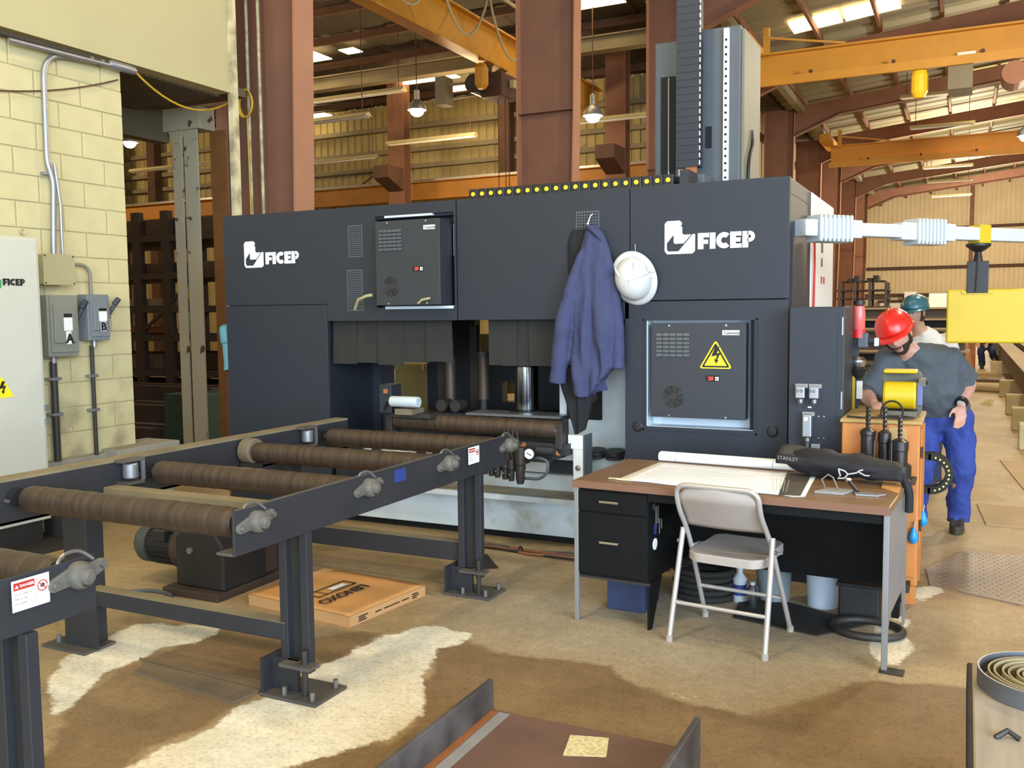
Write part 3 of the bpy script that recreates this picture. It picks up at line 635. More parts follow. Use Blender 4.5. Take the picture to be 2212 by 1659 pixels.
# ---------------------------------------------------------------- storage rack seen through the opening
mat('rack_dark', '30261d', .8, var=.15)
t = thing('storage_rack', 'dark steel storage rack behind the opening beside the cream wall', 'rack', (-13, 12, 0))
for x in (-15.2, -13.15, -12.45, -11.0):
    for y in (11.9, 13.4): MB().box(x-.09, x+.09, y-.06, y+.06, 0, 3.4).build('upright', 'rack_dark', t)
for z in (.10, .60, 1.22, 1.72, 2.30, 2.95):
    MB().box(-15.4, -10.8, 11.85, 13.5, z-.07, z+.04).build('shelf', 'rack_dark', t)
for a, b in (((-13.1, 11.85, 1.3), (-12.5, 11.85, 1.7)), ((-12.4, 11.85, 1.8), (-11.8, 11.85, 2.25)), ((-14.6, 11.85, 1.3), (-13.9, 11.85, 1.7))): MB().bar(a, b, .04, .05).build('brace', 'rack_dark', t)
mat('stock_brown', '3d3026', .8, var=.2, scale=3); mat('stock_orange', '9c5c34', .7, var=.1); mat('stock_tan', '6e624c', .8, var=.1)
for i, (x0, x1, y0, y1, z0, z1, m_, lb) in enumerate([(-15.0, -11.2, 12, 13, 2.99, 3.28, 'stock_brown', 'dark steel bundle on the top of the storage rack'), (-14.8, -11.1, 12, 13, 2.34, 2.52, 'stock_brown', 'dark bundle on the second rack shelf from the top'),
    (-14.5, -12.5, 12, 12.6, 1.76, 1.90, 'stock_tan', 'tan bar bundle on the middle rack shelf'), (-14.8, -12.9, 12.1, 12.9, .64, .92, 'stock_tan', 'grey-tan stock on the low rack shelf'), (-12.6, -11.3, 12.1, 12.8, .64, .95, 'stock_brown', 'brown stock at the right of the low rack shelf'), (-14.6, -11.2, 12.1, 13, .14, .42, 'stock_brown', 'dark stock on the bottom rack shelf'),
    (-12.35, -11.7, 12.3, 12.6, .14, .32, 'stock_orange', 'small orange box on the bottom rack shelf')]):
    MB().box(x0, x1, y0, y1, z0, z1).build('steel_stock', m_, label=lb, cat='stock', bevel=.02)
t = thing('orange_pipe', 'orange-brown pipe lying on the rack shelf below eye level', 'pipe', (-13.3, 12.2, 1.26))
MB().cyl((-14.9, 12.2, 1.33), (-12.7, 12.2, 1.33), .07, n=14).build('pipe', 'stock_orange', t, smooth=40); MB().cyl((-12.7, 12.2, 1.33), (-12.66, 12.2, 1.33), .08, n=14).build('end_collar', 'stock_tan', t)
for k, (x0, x1, y0, y1, z0, z1, lb) in enumerate(((-11.4, -9.3, 8.5, 9.2, 0, .16, 'front layer of the dark clutter inside the opening'), (-11.8, -9.6, 9.4, 10.2, 0, .34, 'middle layer of the dark clutter inside the opening'), (-12.2, -10.0, 10.3, 11.0, 0, .52, 'rear layer of the dark clutter inside the opening'))):
    t = thing('dark_clutter', lb, 'clutter', ((x0+x1)/2, (y0+y1)/2, 0))  # dark bars added so the floor inside the opening reads dark
    for j in range(4): MB().box(x0+.1*(j % 2), x1-.06*(j % 3), y0+(y1-y0)*j/4, y0+(y1-y0)*(j+.9)/4, z0, z1-.03*(j % 2)).build('bar', 'rack_dark' if j % 2 else 'stock_brown', t)
mat('teal_dark', '24443c', .5, var=.06)
t = thing('green_cabinet', 'dark green steel cabinet at the bottom of the opening', 'cabinet', (-8.6, 8.5, 0))
MB().box(-9.05, -8.45, 8.5, 9.1, 0, .62).build('body', 'teal_dark', t, bevel=.01); MB().box(-9.02, -8.68, 8.48, 8.5, .05, .58).build('door', 'teal_dark', t, bevel=.004); MB().box(-8.66, -8.64, 8.47, 8.5, .02, .6).build('edge_strip', 'galv', t)
mat('teal_pipe', '5f9aa6', .5, var=.05)
t = thing('teal_pipe', 'light blue pipe end at the left side of the machine', 'pipe', (-5.55, 5.95, 1.1))
MB().lathe([(.055, 0), (.045, .05), (.04, .22), (.05, .23), (.05, .33), (.045, .36), (.02, .38)], (-5.56, 5.95, 1.14), (-.12, 0, 1), 16).build('body', 'teal_pipe', t, smooth=30)
MB().bar((-5.56, 5.95, 0), (-5.56, 5.95, 1.14), .05, .05, (0, 1, 0)).build('post', 'dark_brown', t)
# ---------------------------------------------------------------- drilling machine
F = 5.68
t = M = thing('drilling_machine', 'huge dark grey enclosed drilling machine behind the roller conveyor', 'machine', (-3.1, 6.6, 0))
UX, UZ, NY = Vector((1, 0, 0)), Vector((0, 0, 1)), Vector((0, -1, 0))
# sheet-metal front panels
MB().box(-5.33, -4.335, F, F+.03, .12, 1.668).build('front_panel', 'machine_dark', t, bevel=.003)
mb = MB().box(-5.33, -3.88, F, F+.03, 1.674, 2.38).box(-4.33, -3.88, F, F+.03, 1.545, 1.674).box(-3.88, -3.225, F, F+.03, 2.30, 2.38).box(-3.88, -3.225, F, F+.03, 1.545, 1.64).box(-3.225, -3.207, F, F+.03, 1.545, 2.38)
mb.build('front_panel', 'machine_dark', t)
MB().box(-3.201, -1.942, F, F+.03, 1.545, 2.38).build('front_panel', 'machine_dark', t, bevel=.003)
MB().box(-1.937, -.95, F, F+.03, 1.662, 2.38).build('front_panel', 'machine_dark', t, bevel=.003)
mb = MB().box(-1.97, -1.825, F, F+.03, .12, 1.656).box(-1.15, -.95, F, F+.03, .12, 1.656).box(-1.825, -1.15, F, F+.03, 1.535, 1.656).box(-1.825, -1.15, F, F+.03, .12, .86)
mb.build('front_panel', 'machine_dark', t)
# enclosure behind
MB().box(-5.33, -.95, F+.03, 7.64, 2.28, 2.375).build('roof', 'machine_dark', t, bevel=.004)
MB().box(-4.36, -1.98, F+.12, 7.6, 1.56, 2.28).build('upper_housing', 'machine_black', t)
MB().box(-5.32, -4.36, F+.03, 6.4, .1, 1.62).build('left_housing', 'machine_black', t); MB().box(-5.32, -3.92, F+.03, 6.4, 1.62, 2.28).build('left_housing', 'machine_black', t)
MB().box(-1.95, -1.0, F+.16, 7.6, .1, 2.28).build('right_housing', 'machine_black', t)
MB().box(-.975, -.95, F+.03, 6.5, .12, 2.28).build('side_panel', 'machine_dark', t)
MB().box(-.985, -.945, 6.5, 7.64, .12, 2.375).build('side_panel', 'panel_white', t, bevel=.004)
MB().box(-.95, -.94, F+.10, F+.115, .5, 2.1).build('side_seam', 'machine_black', t)
for z in (2.2, 1.55, 1.3): MB().cyl((-.95, 6.35, z), (-.942, 6.35, z), .008, n=8).build('screw', 'bolt', t)
MB().box(-5.338, -5.33, 5.70, 5.76, 1.72, 1.77).build('side_label', 'sign_white', t); MB().box(-5.338, -5.33, 5.70, 5.74, 1.67, 1.685).build('side_label', 'sign_white', t)
# ghost of old lettering and red wire on the white side panel
for i, (y, z, w_, h_, c) in enumerate(((6.98, 2.0, .09, .07, 'ink_grey'), (6.98, 1.90, .07, .06, 'ink_grey'), (6.98, 1.78, .06, .05, 'sign_red'), (7.1, 1.78, .07, .05, 'sign_red'))): MB().box(-.946, -.943, y, y+w_, z, z+h_).build('worn_mark', c, t)
MB().tube([(-.93, 6.55, 2.05), (-.93, 6.57, 1.9), (-.935, 6.58, 1.6), (-.93, 6.62, 1.2)], .008, 6).build('red_hose', 'sign_red', t)
# perforated grilles
def grille(x0, x1, z0, z1, nx, nz):
    g = MB().box(x0-.006, x1+.006, F-.003, F, z0-.006, z1+.006).build('vent_grille', 'machine_grey', t)
    mb = MB(); dx, dz = (x1-x0)/nx, (z1-z0)/nz
    for i in range(nx):
        for j in range(nz): mb.box(x0+(i+.2)*dx, x0+(i+.8)*dx, F-.005, F-.003, z0+(j+.2)*dz, z0+(j+.8)*dz)
    mb.build('perforation', 'void_black', g, kind='stuff')
grille(-4.115, -4.0, 2.02, 2.24, 7, 14); grille(-4.135, -4.005, 1.625, 1.915, 8, 18); grille(-2.30, -2.15, 2.06, 2.24, 8, 10)
# logos
logo(t, (-5.12, F-.002, 1.966), UX, UZ, .205, .092, .02, 'logo_white', 'logo_white', .022)
logo(t, (-1.708, F-.002, 1.948), UX, UZ, .205, .098, .018, 'logo_white', 'logo_white', .024)
# cooling units
mat('reveal_blue', 'c4d0d8', .5, var=.04)
def cooler(x0, x1, z0, z1, y, tri, lights):
    c = MB().box(x0, x1, y, F+.06, z0, z1).build('cooling_unit', 'machine_black' if 0 else mat('cooler_front', '2d3034', .5, var=.04, scale=30) if 'cooler_front' not in MATS else 'cooler_front', t, bevel=.003)
    w_, h_ = x1-x0, z1-z0
    mb = MB()
    for i in range(5):
        for j in range(6):
            a = x0+w_*.06+i*w_*.073; b = z1-h_*.10-j*h_*.043
            mb.prism([(0, 0), (.011, -.001), (.002, .016), (0, .016)], (a, y, b-.02), NY, UZ, (w_*.064, 0, 0))
    mb.build('louvre', 'machine_grey', c, kind='stuff')
    fx, fz = x0+w_*.245, z0+h_*.225
    for k, r in enumerate((.022, .038, .052, .066)): MB().tube([(fx+r*math.cos(a), y-.002, fz+r*math.sin(a)) for a in [2*PI*i/28 for i in range(28)]], .0035, 5, True).build('fan_ring', 'steel_dark', c)
    for k in range(8):
        a = k*PI/4+.2; MB().bar((fx+.02*math.cos(a), y-.002, fz+.02*math.sin(a)), (fx+.068*math.cos(a), y-.002, fz+.068*math.sin(a)), .004, .005, (0, 1, 0)).build('fan_spoke', 'void_black', c)
    MB().cyl((fx, y-.004, fz), (fx, y, fz), .02, n=16).build('fan_hub', 'steel_dark', c)
    lb = MB().box(x1-w_*.24, x1-w_*.065, y-.002, y, z1-h_*.125, z1-h_*.075).build('maker_plate', 'sign_white', c)
    text('lettering', 'Cosmotec', h_*.04, 'ink_grey', c, (x1-w_*.225, y-.003, z1-h_*.115), UX, UZ, bold=.0006)
    dx, dz = x0+w_*.61, z0+h_*.40
    MB().box(dx-.012, dx+.075, y-.003, y, dz-.004, dz+.034).build('display', 'sign_black', c)
    text('digits', '29', .03, 'led_red', c, (dx+.005, y-.004, dz+.004), UX, UZ, bold=.001)
    for i in range(2):
        for j in range(2): MB().box(dx+.048+i*.012, dx+.057+i*.012, y-.004, y-.003, dz+.002+j*.013, dz+.012+j*.013).build('button', 'sign_white', c)
    for a, b in ((.2, .975), (.8, .975), (.2, .02), (.8, .02)): MB().cyl((x0+w_*a, y-.006, z0+h_*b), (x0+w_*a, y, z0+h_*b), .007, n=10).build('screw', 'chrome', c)
    if tri: tri_sign(t, (-1.378, y-.002, 1.238), UX, UZ, .205)
    return c
cooler(-3.80, -3.27, 1.655, 2.25, F-.12, False, 0)
cooler(-1.79, -1.195, .925, 1.518, F-.02, True, 0)
# recess liners (painted pale)
MB().box(-3.80, -3.235, F-.01, F+.03, 1.628, 1.648).build('recess_lip', 'reveal_blue', t); MB().box(-3.80, -3.4, F+.0, F+.03, 2.285, 2.30).build('recess_lip', 'reveal_blue', t)
MB().box(-3.262, -3.235, F+.06, F+.08, 2.0, 2.22).build('recess_back', 'reveal_blue', t)
MB().box(-1.825, -1.15, F+.13, F+.15, .86, 1.535).build('recess_back', 'reveal_blue', t)
MB().box(-1.825, -1.82, F, F+.13, .86, 1.535).build('recess_side', 'reveal_blue', t); MB().box(-1.825, -1.15, F, F+.13, .855, .862).build('recess_sill', 'reveal_blue', t)
MB().box(-1.175, -1.15, F+.02, F+.13, .86, 1.535).build('recess_side', 'void_black', t)  # right liner black, shade of the gap put into its colour
fr = [(-1.85, -1.13, 1.535, 1.545), (-1.85, -1.13, .835, .845), (-1.85, -1.842, .835, 1.545), (-1.138, -1.13, .835, 1.545)]
for a in fr: MB().box(a[0], a[1], F-.006, F, a[2], a[3]).build('recess_frame', 'machine_dark', t)
MB().tube([(-4.02, F-.08, 1.63), (-3.95, F-.13, 1.70), (-3.87, F-.14, 1.725), (-3.83, F-.13, 1.73)], .012, 8).build('drain_hose', 'box_tan', t, smooth=60)
MB().tube([(-3.44, F-.14, 1.665), (-3.40, F-.15, 1.69), (-3.34, F-.14, 1.70)], .009, 8).build('drain_hose', 'box_tan', t, smooth=60)
for x in (-1.885, -1.035): MB().lathe([(.034, 0), (.034, .006), (.026, .012), (.01, .013)], (x, F, .855 if x < -1.5 else .862), (0, -1, 0), 18).build('plug', 'black_plastic', t, smooth=30)
# strip curtains over the infeed
for i in range(11):
    if i == 6: x0, x1 = -3.0, -2.72
    x = -4.33+i*.205
    w_ = .215
    if 5.5 < i < 6.5 or (x < -3.10 < x+w_): continue
    if x > -3.1 and i < 7: continue
    dz = random.uniform(-.02, .02); sk = random.uniform(-.012, .012); yy = F+.07+.012*(i % 2)
    MB().add([(x, yy, 1.545), (x+w_, yy, 1.545), (x+w_+sk, yy+.004, 1.235+dz), (x+sk, yy-.01, 1.235+dz), (x, yy+.006, 1.545), (x+w_, yy+.006, 1.545), (x+w_+sk, yy+.01, 1.235+dz), (x+sk, yy-.004, 1.235+dz)], [(0,1,2,3),(4,7,6,5),(0,4,5,1),(1,5,6,2),(2,6,7,3),(3,7,4,0)]).build('curtain_strip', 'rubber', t)
MB().box(-3.0, -2.78, F+.075, F+.081, 1.23, 1.545).build('curtain_strip', 'rubber', t)
# inside the tunnel
mat('cream_inner', 'b8a768', .6, var=.04)
MB().box(-4.93, -4.57, 7.5, 7.54, .66, 1.12).build('rear_cover', 'cream_inner', t); MB().box(-4.93, -4.60, 7.46, 7.5, 1.06, 1.11).build('rear_lip', 'cream_inner', t)
MB().box(-5.02, -4.95, 7.4, 7.5, .9, 1.14).build('rear_block', 'machine_white', t)
MB().box(-4.05, -3.9, 7.5, 7.54, 1.18, 1.40).build('rear_cover', 'cream_inner', t); MB().box(-3.79, -3.62, 7.5, 7.54, .86, 1.03).build('rear_cover', 'cream_inner', t)
for (a, b, c, d) in ((-4.205, -3.73, .5, 1.56), (-3.73, -3.58, .5, 1.20), (-3.58, -3.475, .5, 1.56), (-3.475, -3.345, .5, .85), (-3.475, -3.345, 1.02, 1.56), (-3.345, -1.98, .5, 1.56)): MB().box(a, b, 6.9, 7.0, c, d).build('tunnel_blocker', 'machine_black', t)  # dark boxes added to block the tunnel and keep it dark
MB().box(-4.47, -4.28, 6.3, 6.5, .4, 1.55).build('guard_post', 'machine_dark', t)
MB().box(-4.36, -1.98, 5.95, 7.5, .40, .58).build('bed', 'machine_black', t)
MB().box(-4.2, -3.0, 6.2, 6.6, .58, .80).build('table', 'machine_black', t); MB().box(-3.3, -2.55, 5.95, 6.2, .845, .862).build('guide_strip', 'galv', t)
for x, z0, z1 in ((-3.63, .87, 1.20), (-3.335, .93, 1.25)):
    r = MB().cyl((x, 6.3, z0), (x, 6.3, z1), .047, n=18).build('vertical_roller', 'roller_steel', t, smooth=40)
    MB().cyl((x, 6.3, z1), (x, 6.3, z1+.05), .055, n=16).build('cap', 'steel_dark', r); MB().cyl((x, 6.3, z0-.3), (x, 6.3, z0), .03, n=12).build('shaft', 'steel_dark', r)
for x in (-3.80, -3.50): MB().box(x-.03, x+.03, 6.45, 6.5, .6, 1.5).build('slide_bar', 'steel_dark', t)
for x in (-3.54, -3.42): MB().cyl((x, 6.0, .90), (x, 6.12, .90), .045, n=16).build('clamp_wheel', 'steel_dark', t, smooth=40)
MB().box(-3.6, -3.0, 5.98, 6.3, .78, .85).build('clamp_block', 'machine_black', t)
pm = mat('perforated', '8b8d90', .22, metal=1, var=0)
nt = pm.node_tree; N = nt.nodes; tc = N.new('ShaderNodeTexCoord'); vo = N.new('ShaderNodeTexVoronoi'); vo.inputs['Scale'].default_value = 75; vo.inputs['Randomness'].default_value = 0; rp = N.new('ShaderNodeValToRGB')
rp.color_ramp.elements[0].position = .38; rp.color_ramp.elements[1].position = .42; rp.color_ramp.elements[0].color = (.02, .02, .02, 1); rp.color_ramp.elements[1].color = lin('a0a2a4')
nt.links.new(tc.outputs['Object'], vo.inputs['Vector']); nt.links.new(vo.outputs[0], rp.inputs[0]); nt.links.new(rp.outputs[0], N['Principled BSDF'].inputs['Base Color'])
MB().lathe([(.088, 0), (.09, .01), (.09, .325), (.094, .33), (.085, .335), (.01, .335)], (-2.92, 6.2, .87), (0, 0, 1), 28).build('perforated_drum', 'perforated', t, smooth=30)
MB().lathe([(.13, 0), (.13, .012), (.1, .014)], (-2.92, 6.2, .855), (0, 0, 1), 24).build('drum_base', 'steel_dark', t)
MB().box(-3.06, -2.55, 6.0, 6.4, .58, .855).build('drum_stand', 'machine_black', t)
# white inner panel with a dark window
MB().box(-2.62, -1.96, 6.12, 6.16, .42, 1.56).build('inner_panel', 'machine_white', t); MB().box(-2.56, -2.29, 6.10, 6.122, .83, 1.26).build('inner_window', 'void_black', t, bevel=.01)
MB().cyl((-2.36, 6.06, 1.0), (-2.36, 6.1, 1.0), .05, n=14).build('motor_end', 'stock_brown', t)
# infeed roller, feeler roll
r = MB().lathe([(.02, -.03), (.055, -.03), (.062, 0), (.062, .08)]+[(.0622 if k % 2 else .0612, .1+k*.05) for k in range(22)]+[(.062, 1.24), (.055, 1.26), (.02, 1.27)], (-3.62, 5.56, .835), (1, 0, -.012), 22).build('infeed_roller', 'roller_steel', t, smooth=35)
for x in (-3.68, -2.365): MB().box(x-.025, x+.025, 5.5, 5.62, .70, .87).build('roller_bracket', 'steel_dark', t, bevel=.005)
MB().box(-3.66, -2.31, 5.52, 5.60, .66, .735).build('infeed_beam', 'conveyor_steel', t); MB().box(-3.0, -2.36, 5.47, 5.66, .64, .70).build('infeed_ledge', 'conveyor_steel', t)
r = MB().lathe([(.02, 0), (.036, .002), (.038, .01), (.038, .215), (.036, .225), (.018, .226), (.016, .2)], (-3.60, 5.42, .985), (1, 0, 0), 22).build('feeler_roll', 'white_plastic', t, smooth=35)
MB().box(-3.70, -3.60, 5.42, 5.55, .90, 1.10).build('feeler_box', 'machine_black', t, bevel=.005); MB().box(-3.56, -3.42, 5.40, 5.55, .895, .935).build('feeler_base', 'stock_tan', t); MB().box(-3.62, -3.3, 5.45, 5.56, .87, .90).build('feeler_arm', 'steel_dark', t)
MB().box(-3.655, -3.625, 5.405, 5.42, 1.04, 1.07).build('yellow_tag', 'stock_orange', t); MB().tube([(-3.62, 5.40, .98), (-3.66, 5.42, .92), (-3.72, 5.5, .87)], .008, 6).build('sensor_cable', 'black_plastic', t)
# white base: upper apron, ledge, lower box
ap = MB().box(-4.9, -2.63, 5.93, 5.97, .34, .64).box(-2.63, -2.44, 5.93, 5.97, .34, .46).box(-2.63, -2.44, 5.93, 5.97, .56, .64).box(-2.44, -1.3, 5.93, 5.97, .34, .64).build('base_apron', 'machine_white', t)
MB().box(-2.66, -2.41, 5.97, 6.02, .44, .58).build('apron_slot', 'void_black', t)
MB().box(-4.9, -1.3, 5.922, 5.932, .455, .462).build('apron_seam', 'machine_grey', t); MB().box(-4.9, -1.3, 5.9, 5.97, .62, .65).build('apron_lip', 'machine_white', t)
mat('ledge_dirty', '8d7f66', .8, hex2='b0a994', scale=3, contrast=.2, var=0)
MB().box(-4.33, -1.97, 5.66, 5.95, .318, .34).build('base_ledge', 'ledge_dirty', t); MB().box(-4.33, -1.97, 5.64, 5.66, .305, .342).build('ledge_edge', 'machine_white', t)
mat('base_white', 'd6e2e6', .6, hex2='a8aa98', scale=3, contrast=.1, var=0); MATS['base_white'].node_tree.nodes['Color Ramp'].color_ramp.elements[0].position = .56; MATS['base_white'].node_tree.nodes['Color Ramp'].color_ramp.elements[1].position = .72
MB().box(-5.0, -1.3, 5.76, 6.6, .055, .305).build('base_box', 'base_white', t, bevel=.006); MB().box(-5.0, -1.3, 5.82, 6.5, 0, .055).build('base_gap_dark', 'void_black', t)  # black box under the base stands for the shaded gap
MB().cyl((-2.28, 5.72, .385), (-2.16, 5.72, .385), .04, n=16).build('corner_roll', 'white_plastic', t, smooth=40)
MB().box(-2.33, -2.226, 5.58, 5.62, .70, .79).build('bracket', 'panel_white', t); MB().box(-2.295, -2.226, 5.585, 5.62, .42, .699).build('bracket_post', 'panel_white', t); MB().box(-2.225, -2.215, 5.58, 5.72, .42, .79).build('bracket_side', 'machine_grey', t)
MB().lathe([(.018, 0), (.018, .006), (.008, .012)], (-2.26, 5.58, .575), (0, -1, 0), 14).build('knob', 'bolt', t)
for x in (-2.26, -2.12): 
    h = MB().lathe([(.075, 0), (.08, .005), (.08, .022), (.07, .03), (.03, .03)], (x, 5.90, .625), (0, -.12, 1), 24).build('black_hub', 'black_plastic', t, smooth=30); MB().lathe([(.065, 0), (.065, .02), (.03, .025)], (x, 5.90, .60), (0, -.12, 1), 20).build('hub_lower', 'rubber', h)
# brackets and clamps on the base seen between the conveyor rollers
MB().box(-4.15, -3.55, 5.87, 5.9, .52, .60).build('white_rail', 'panel_white', t)
for x in (-4.2, -4.02, -3.62, -3.48): MB().box(x-.02, x+.02, 5.80, 5.88, .44, .60).build('clamp_pin', 'machine_black', t)
MB().box(-4.32, -4.2, 5.72, 5.9, .345, .62).build('dark_block', 'machine_black', t)
# ---------------------------------------------------------------- valve bank with gauge at the infeed
v = thing('valve_bank', 'cluster of black pneumatic valves with a round gauge', 'valves', (-2.65, 5.40, .5))
mat('valve_brown', '2e2620', .55, var=.2, scale=20)
MB().box(-2.86, -2.58, 5.38, 5.46, .56, .70).build('manifold', 'valve_brown', v, bevel=.006)
for i, x in enumerate((-2.84, -2.79, -2.745, -2.69, -2.645)):
    b = MB().lathe([(.018, 0), (.022, .02), (.022, .07), (.028, .08), (.028, .14)], (x, 5.37, .53-.008*i), (0, 0, 1), 14).build('valve', 'valve_brown', v, smooth=30); MB().cyl((x, 5.34, .575-.008*i), (x, 5.352, .575-.008*i), .007, n=8).build('fitting', 'chrome', b)
MB().lathe([(.022, 0), (.03, .03), (.03, .12), (.036, .13), (.036, .24)], (-2.575, 5.36, .485), (0, 0, 1), 16).build('filter_bowl', 'valve_brown', v, smooth=30)
g = MB().cyl((-2.51, 5.36, .685), (-2.51, 5.385, .685), .04, n=24).build('gauge', 'black_plastic', v, smooth=30); MB().cyl((-2.51, 5.356, .685), (-2.51, 5.36, .685), .033, n=24).build('dial', 'sign_white', g); MB().bar((-2.525, 5.354, .692), (-2.492, 5.354, .676), .003, .004, (0, 1, 0)).build('needle', 'sign_black', g)
MB().tube(fillet([(-2.56, 5.38, .52), (-2.44, 5.36, .525), (-2.39, 5.36, .56), (-2.375, 5.37, .64), (-2.44, 5.38, .66), (-2.5, 5.40, .65)], .05, 6), .010, 8).build('hose', 'machine_grey', v, smooth=60)
for k in range(4): MB().tube([(-2.72+.03*k, 5.42, .84), (-2.70+.035*k, 5.38, .74), (-2.66+.03*k, 5.37, .62)], .007, 6).build('hose', 'black_plastic', v, smooth=60)
MB().cyl((-2.48, 5.42, .70), (-2.36, 5.42, .70), .03, n=14).build('cylinder', 'machine_black', v); MB().prism([(0, 0), (.03, .0), (0, .03)], (-2.34, 5.40, .68), UX, UZ, (0, .01, 0)).build('orange_tag', 'stock_orange', v)
MB().cyl((-2.60, 5.42, .71), (-2.57, 5.42, .74), .016, n=8).build('orange_cap', 'stock_orange', v); MB().box(-2.66, -2.4, 5.44, 5.5, .62, .645).build('mount_plate', 'steel_dark', v)
MB().box(-2.62, -2.58, 5.46, 5.52, .60, .66).build('mount_arm', 'steel_dark', v)
# ---------------------------------------------------------------- cable chain on top
c = thing('cable_chain', 'black cable chain with yellow dots on the machine roof', 'cable chain', (-2.5, 6.1, 2.375))
MB().box(-3.45, -1.68, 6.02, 6.30, 2.375, 2.392).build('tray', 'machine_black', c)
lk = None
for i in range(21):
    x = -3.27+i*.0735
    l = MB().box(x-.04, x+.034, 6.06, 6.26, 2.392, 2.50).build('link', 'black_plastic', c, bevel=.008); MB().cyl((x, 6.052, 2.462), (x, 6.06, 2.462), .0155, n=14).build('dot', 'yellow_dot', l)
MB().box(-1.72, -1.66, 6.05, 6.27, 2.392, 2.52).build('end_bracket', 'machine_black', c)
# ---------------------------------------------------------------- mast
mt = thing('machine_mast', 'tall grey mast with white drilled rails on the machine roof', 'mast', (-1.75, 6.8, 2.375))
MB().box(-2.08, -1.86, 6.66, 6.72, 2.375, 3.53).build('left_plate', 'machine_grey', mt, bevel=.01); MB().box(-2.03, -1.925, 6.645, 6.665, 2.375, 3.28).build('dark_slot', 'void_black', mt); MB().cyl((-1.97, 6.64, 2.375), (-1.97, 6.64, 3.27), .006, n=6).build('guide_rod', 'chrome', mt)
MB().box(-1.86, -1.46, 6.66, 7.25, 2.375, 3.58).build('body', 'machine_grey', mt, bevel=.008); MB().box(-1.46, -1.44, 6.70, 7.25, 2.375, 3.56).build('lit_side', mat('mast_lit_side', '77725c', .6, var=.05), mt)  # mast side paler than the body, lamplight put into its colour
for x in (-1.875, -1.555):
    rl = MB().box(x-.018, x+.018, 6.63, 6.66, 2.375, 3.56).build('drilled_rail', 'sign_white', mt)
    for k in range(22): MB().cyl((x, 6.626, 2.43+k*.05), (x, 6.63, 2.43+k*.05), .009, n=8).build('hole', 'void_black', rl)
MB().box(-1.70, -1.66, 6.65, 6.66, 2.75, 2.90).build('port', 'void_black', mt)
MB().tube(fillet([(-1.43, 6.8, 2.375), (-1.43, 6.8, 2.66), (-1.43, 6.95, 2.8), (-1.44, 6.95, 2.9)], .1, 6), .012, 8).build('hose', 'black_plastic', mt, smooth=60)
ch = thing('vertical_chain', 'grey vertical cable chain rising in front of the mast', 'cable chain', (-1.78, 6.5, 2.45))
for k in range(38): MB().box(-1.865, -1.70, 6.47, 6.56, 2.60+k*.05, 2.648+k*.05).build('link', 'machine_dark', ch)
for k in range(38): MB().box(-1.70, -1.694, 6.465, 6.475, 2.61+k*.05, 2.64+k*.05).build('white_tab', 'sign_white', ch)
MB().box(-1.80, -1.72, 6.48, 6.5, 2.50, 2.60).build('cable_bundle', 'stock_orange', ch)
MB().box(-1.86, -1.62, 6.30, 6.6, 2.375, 2.52).build('chain_box', 'machine_grey', ch, bevel=.006)
# ---------------------------------------------------------------- narrow electrical box at the right end
e = thing('electrical_box', 'narrow dark blue-grey electrical box at the right end of the machine', 'electrical box', (-.76, 5.7, 0))
MB().box(-.915, -.61, 5.5, 5.95, .1, 1.61).build('body', 'machine_dark', e, bevel=.006); MB().box(-.65, -.646, 5.497, 5.5, .2, 1.58).build('seam', 'machine_black', e)
for z in (1.5, 1.08): MB().box(-.626, -.618, 5.494, 5.5, z-.05, z+.05).build('hinge', 'galv', e)
MB().box(-.905, -.62, 5.52, 5.93, 0, .1).build('foot', 'black_plastic', e)
def plug(x, z, w_, h_, s):
    p = MB().box(x-w_/2, x+w_/2, 5.43, 5.49, z-h_/2, z+h_/2).build('plug', 'galv', e, bevel=.006); MB().box(x-w_/2-.006, x+w_/2+.012, 5.47, 5.5, z+h_/2-.012, z+h_/2+.012).build('clip', 'bolt', p)
    MB().lathe([(.012, 0), (.017, .01), (.017, .03), (.010, .035)], (x, 5.46, z-h_/2-.035), (0, 0, 1), 10).build('gland', 'bolt', p)
    if s: text('letters', s, .022, 'ink_grey', p, (x-w_*.36, 5.4285, z+h_*.02), UX, UZ, bold=.0006, spacing=1.4)
plug(-.84, 1.125, .052, .07, 'DD'); plug(-.765, 1.125, .052, .07, 'EE'); plug(-.80, .935, .05, .13, '')
MB().box(-.815, -.795, 5.428, 5.4285, .965, .985).build('plug_label', 'sign_white', e)
MB().box(-.805, -.785, 5.497, 5.5, 1.032, 1.04).build('number_tag', 'sign_white', e); MB().box(-.78, -.73, 5.45, 5.5, .78, .83).build('socket', 'galv', e, bevel=.004)
MB().tube([(-.80, 5.46, .86), (-.80, 5.46, .80), (-.80, 5.47, .70)], .012, 8).build('cable', 'machine_grey', e, smooth=60)
for x, z in ((-.745, .985), (-.715, .985), (-.745, .86), (-.715, .86)): MB().cyl((x, 5.497, z), (x, 5.5, z), .004, n=8).build('screw', 'chrome', e)
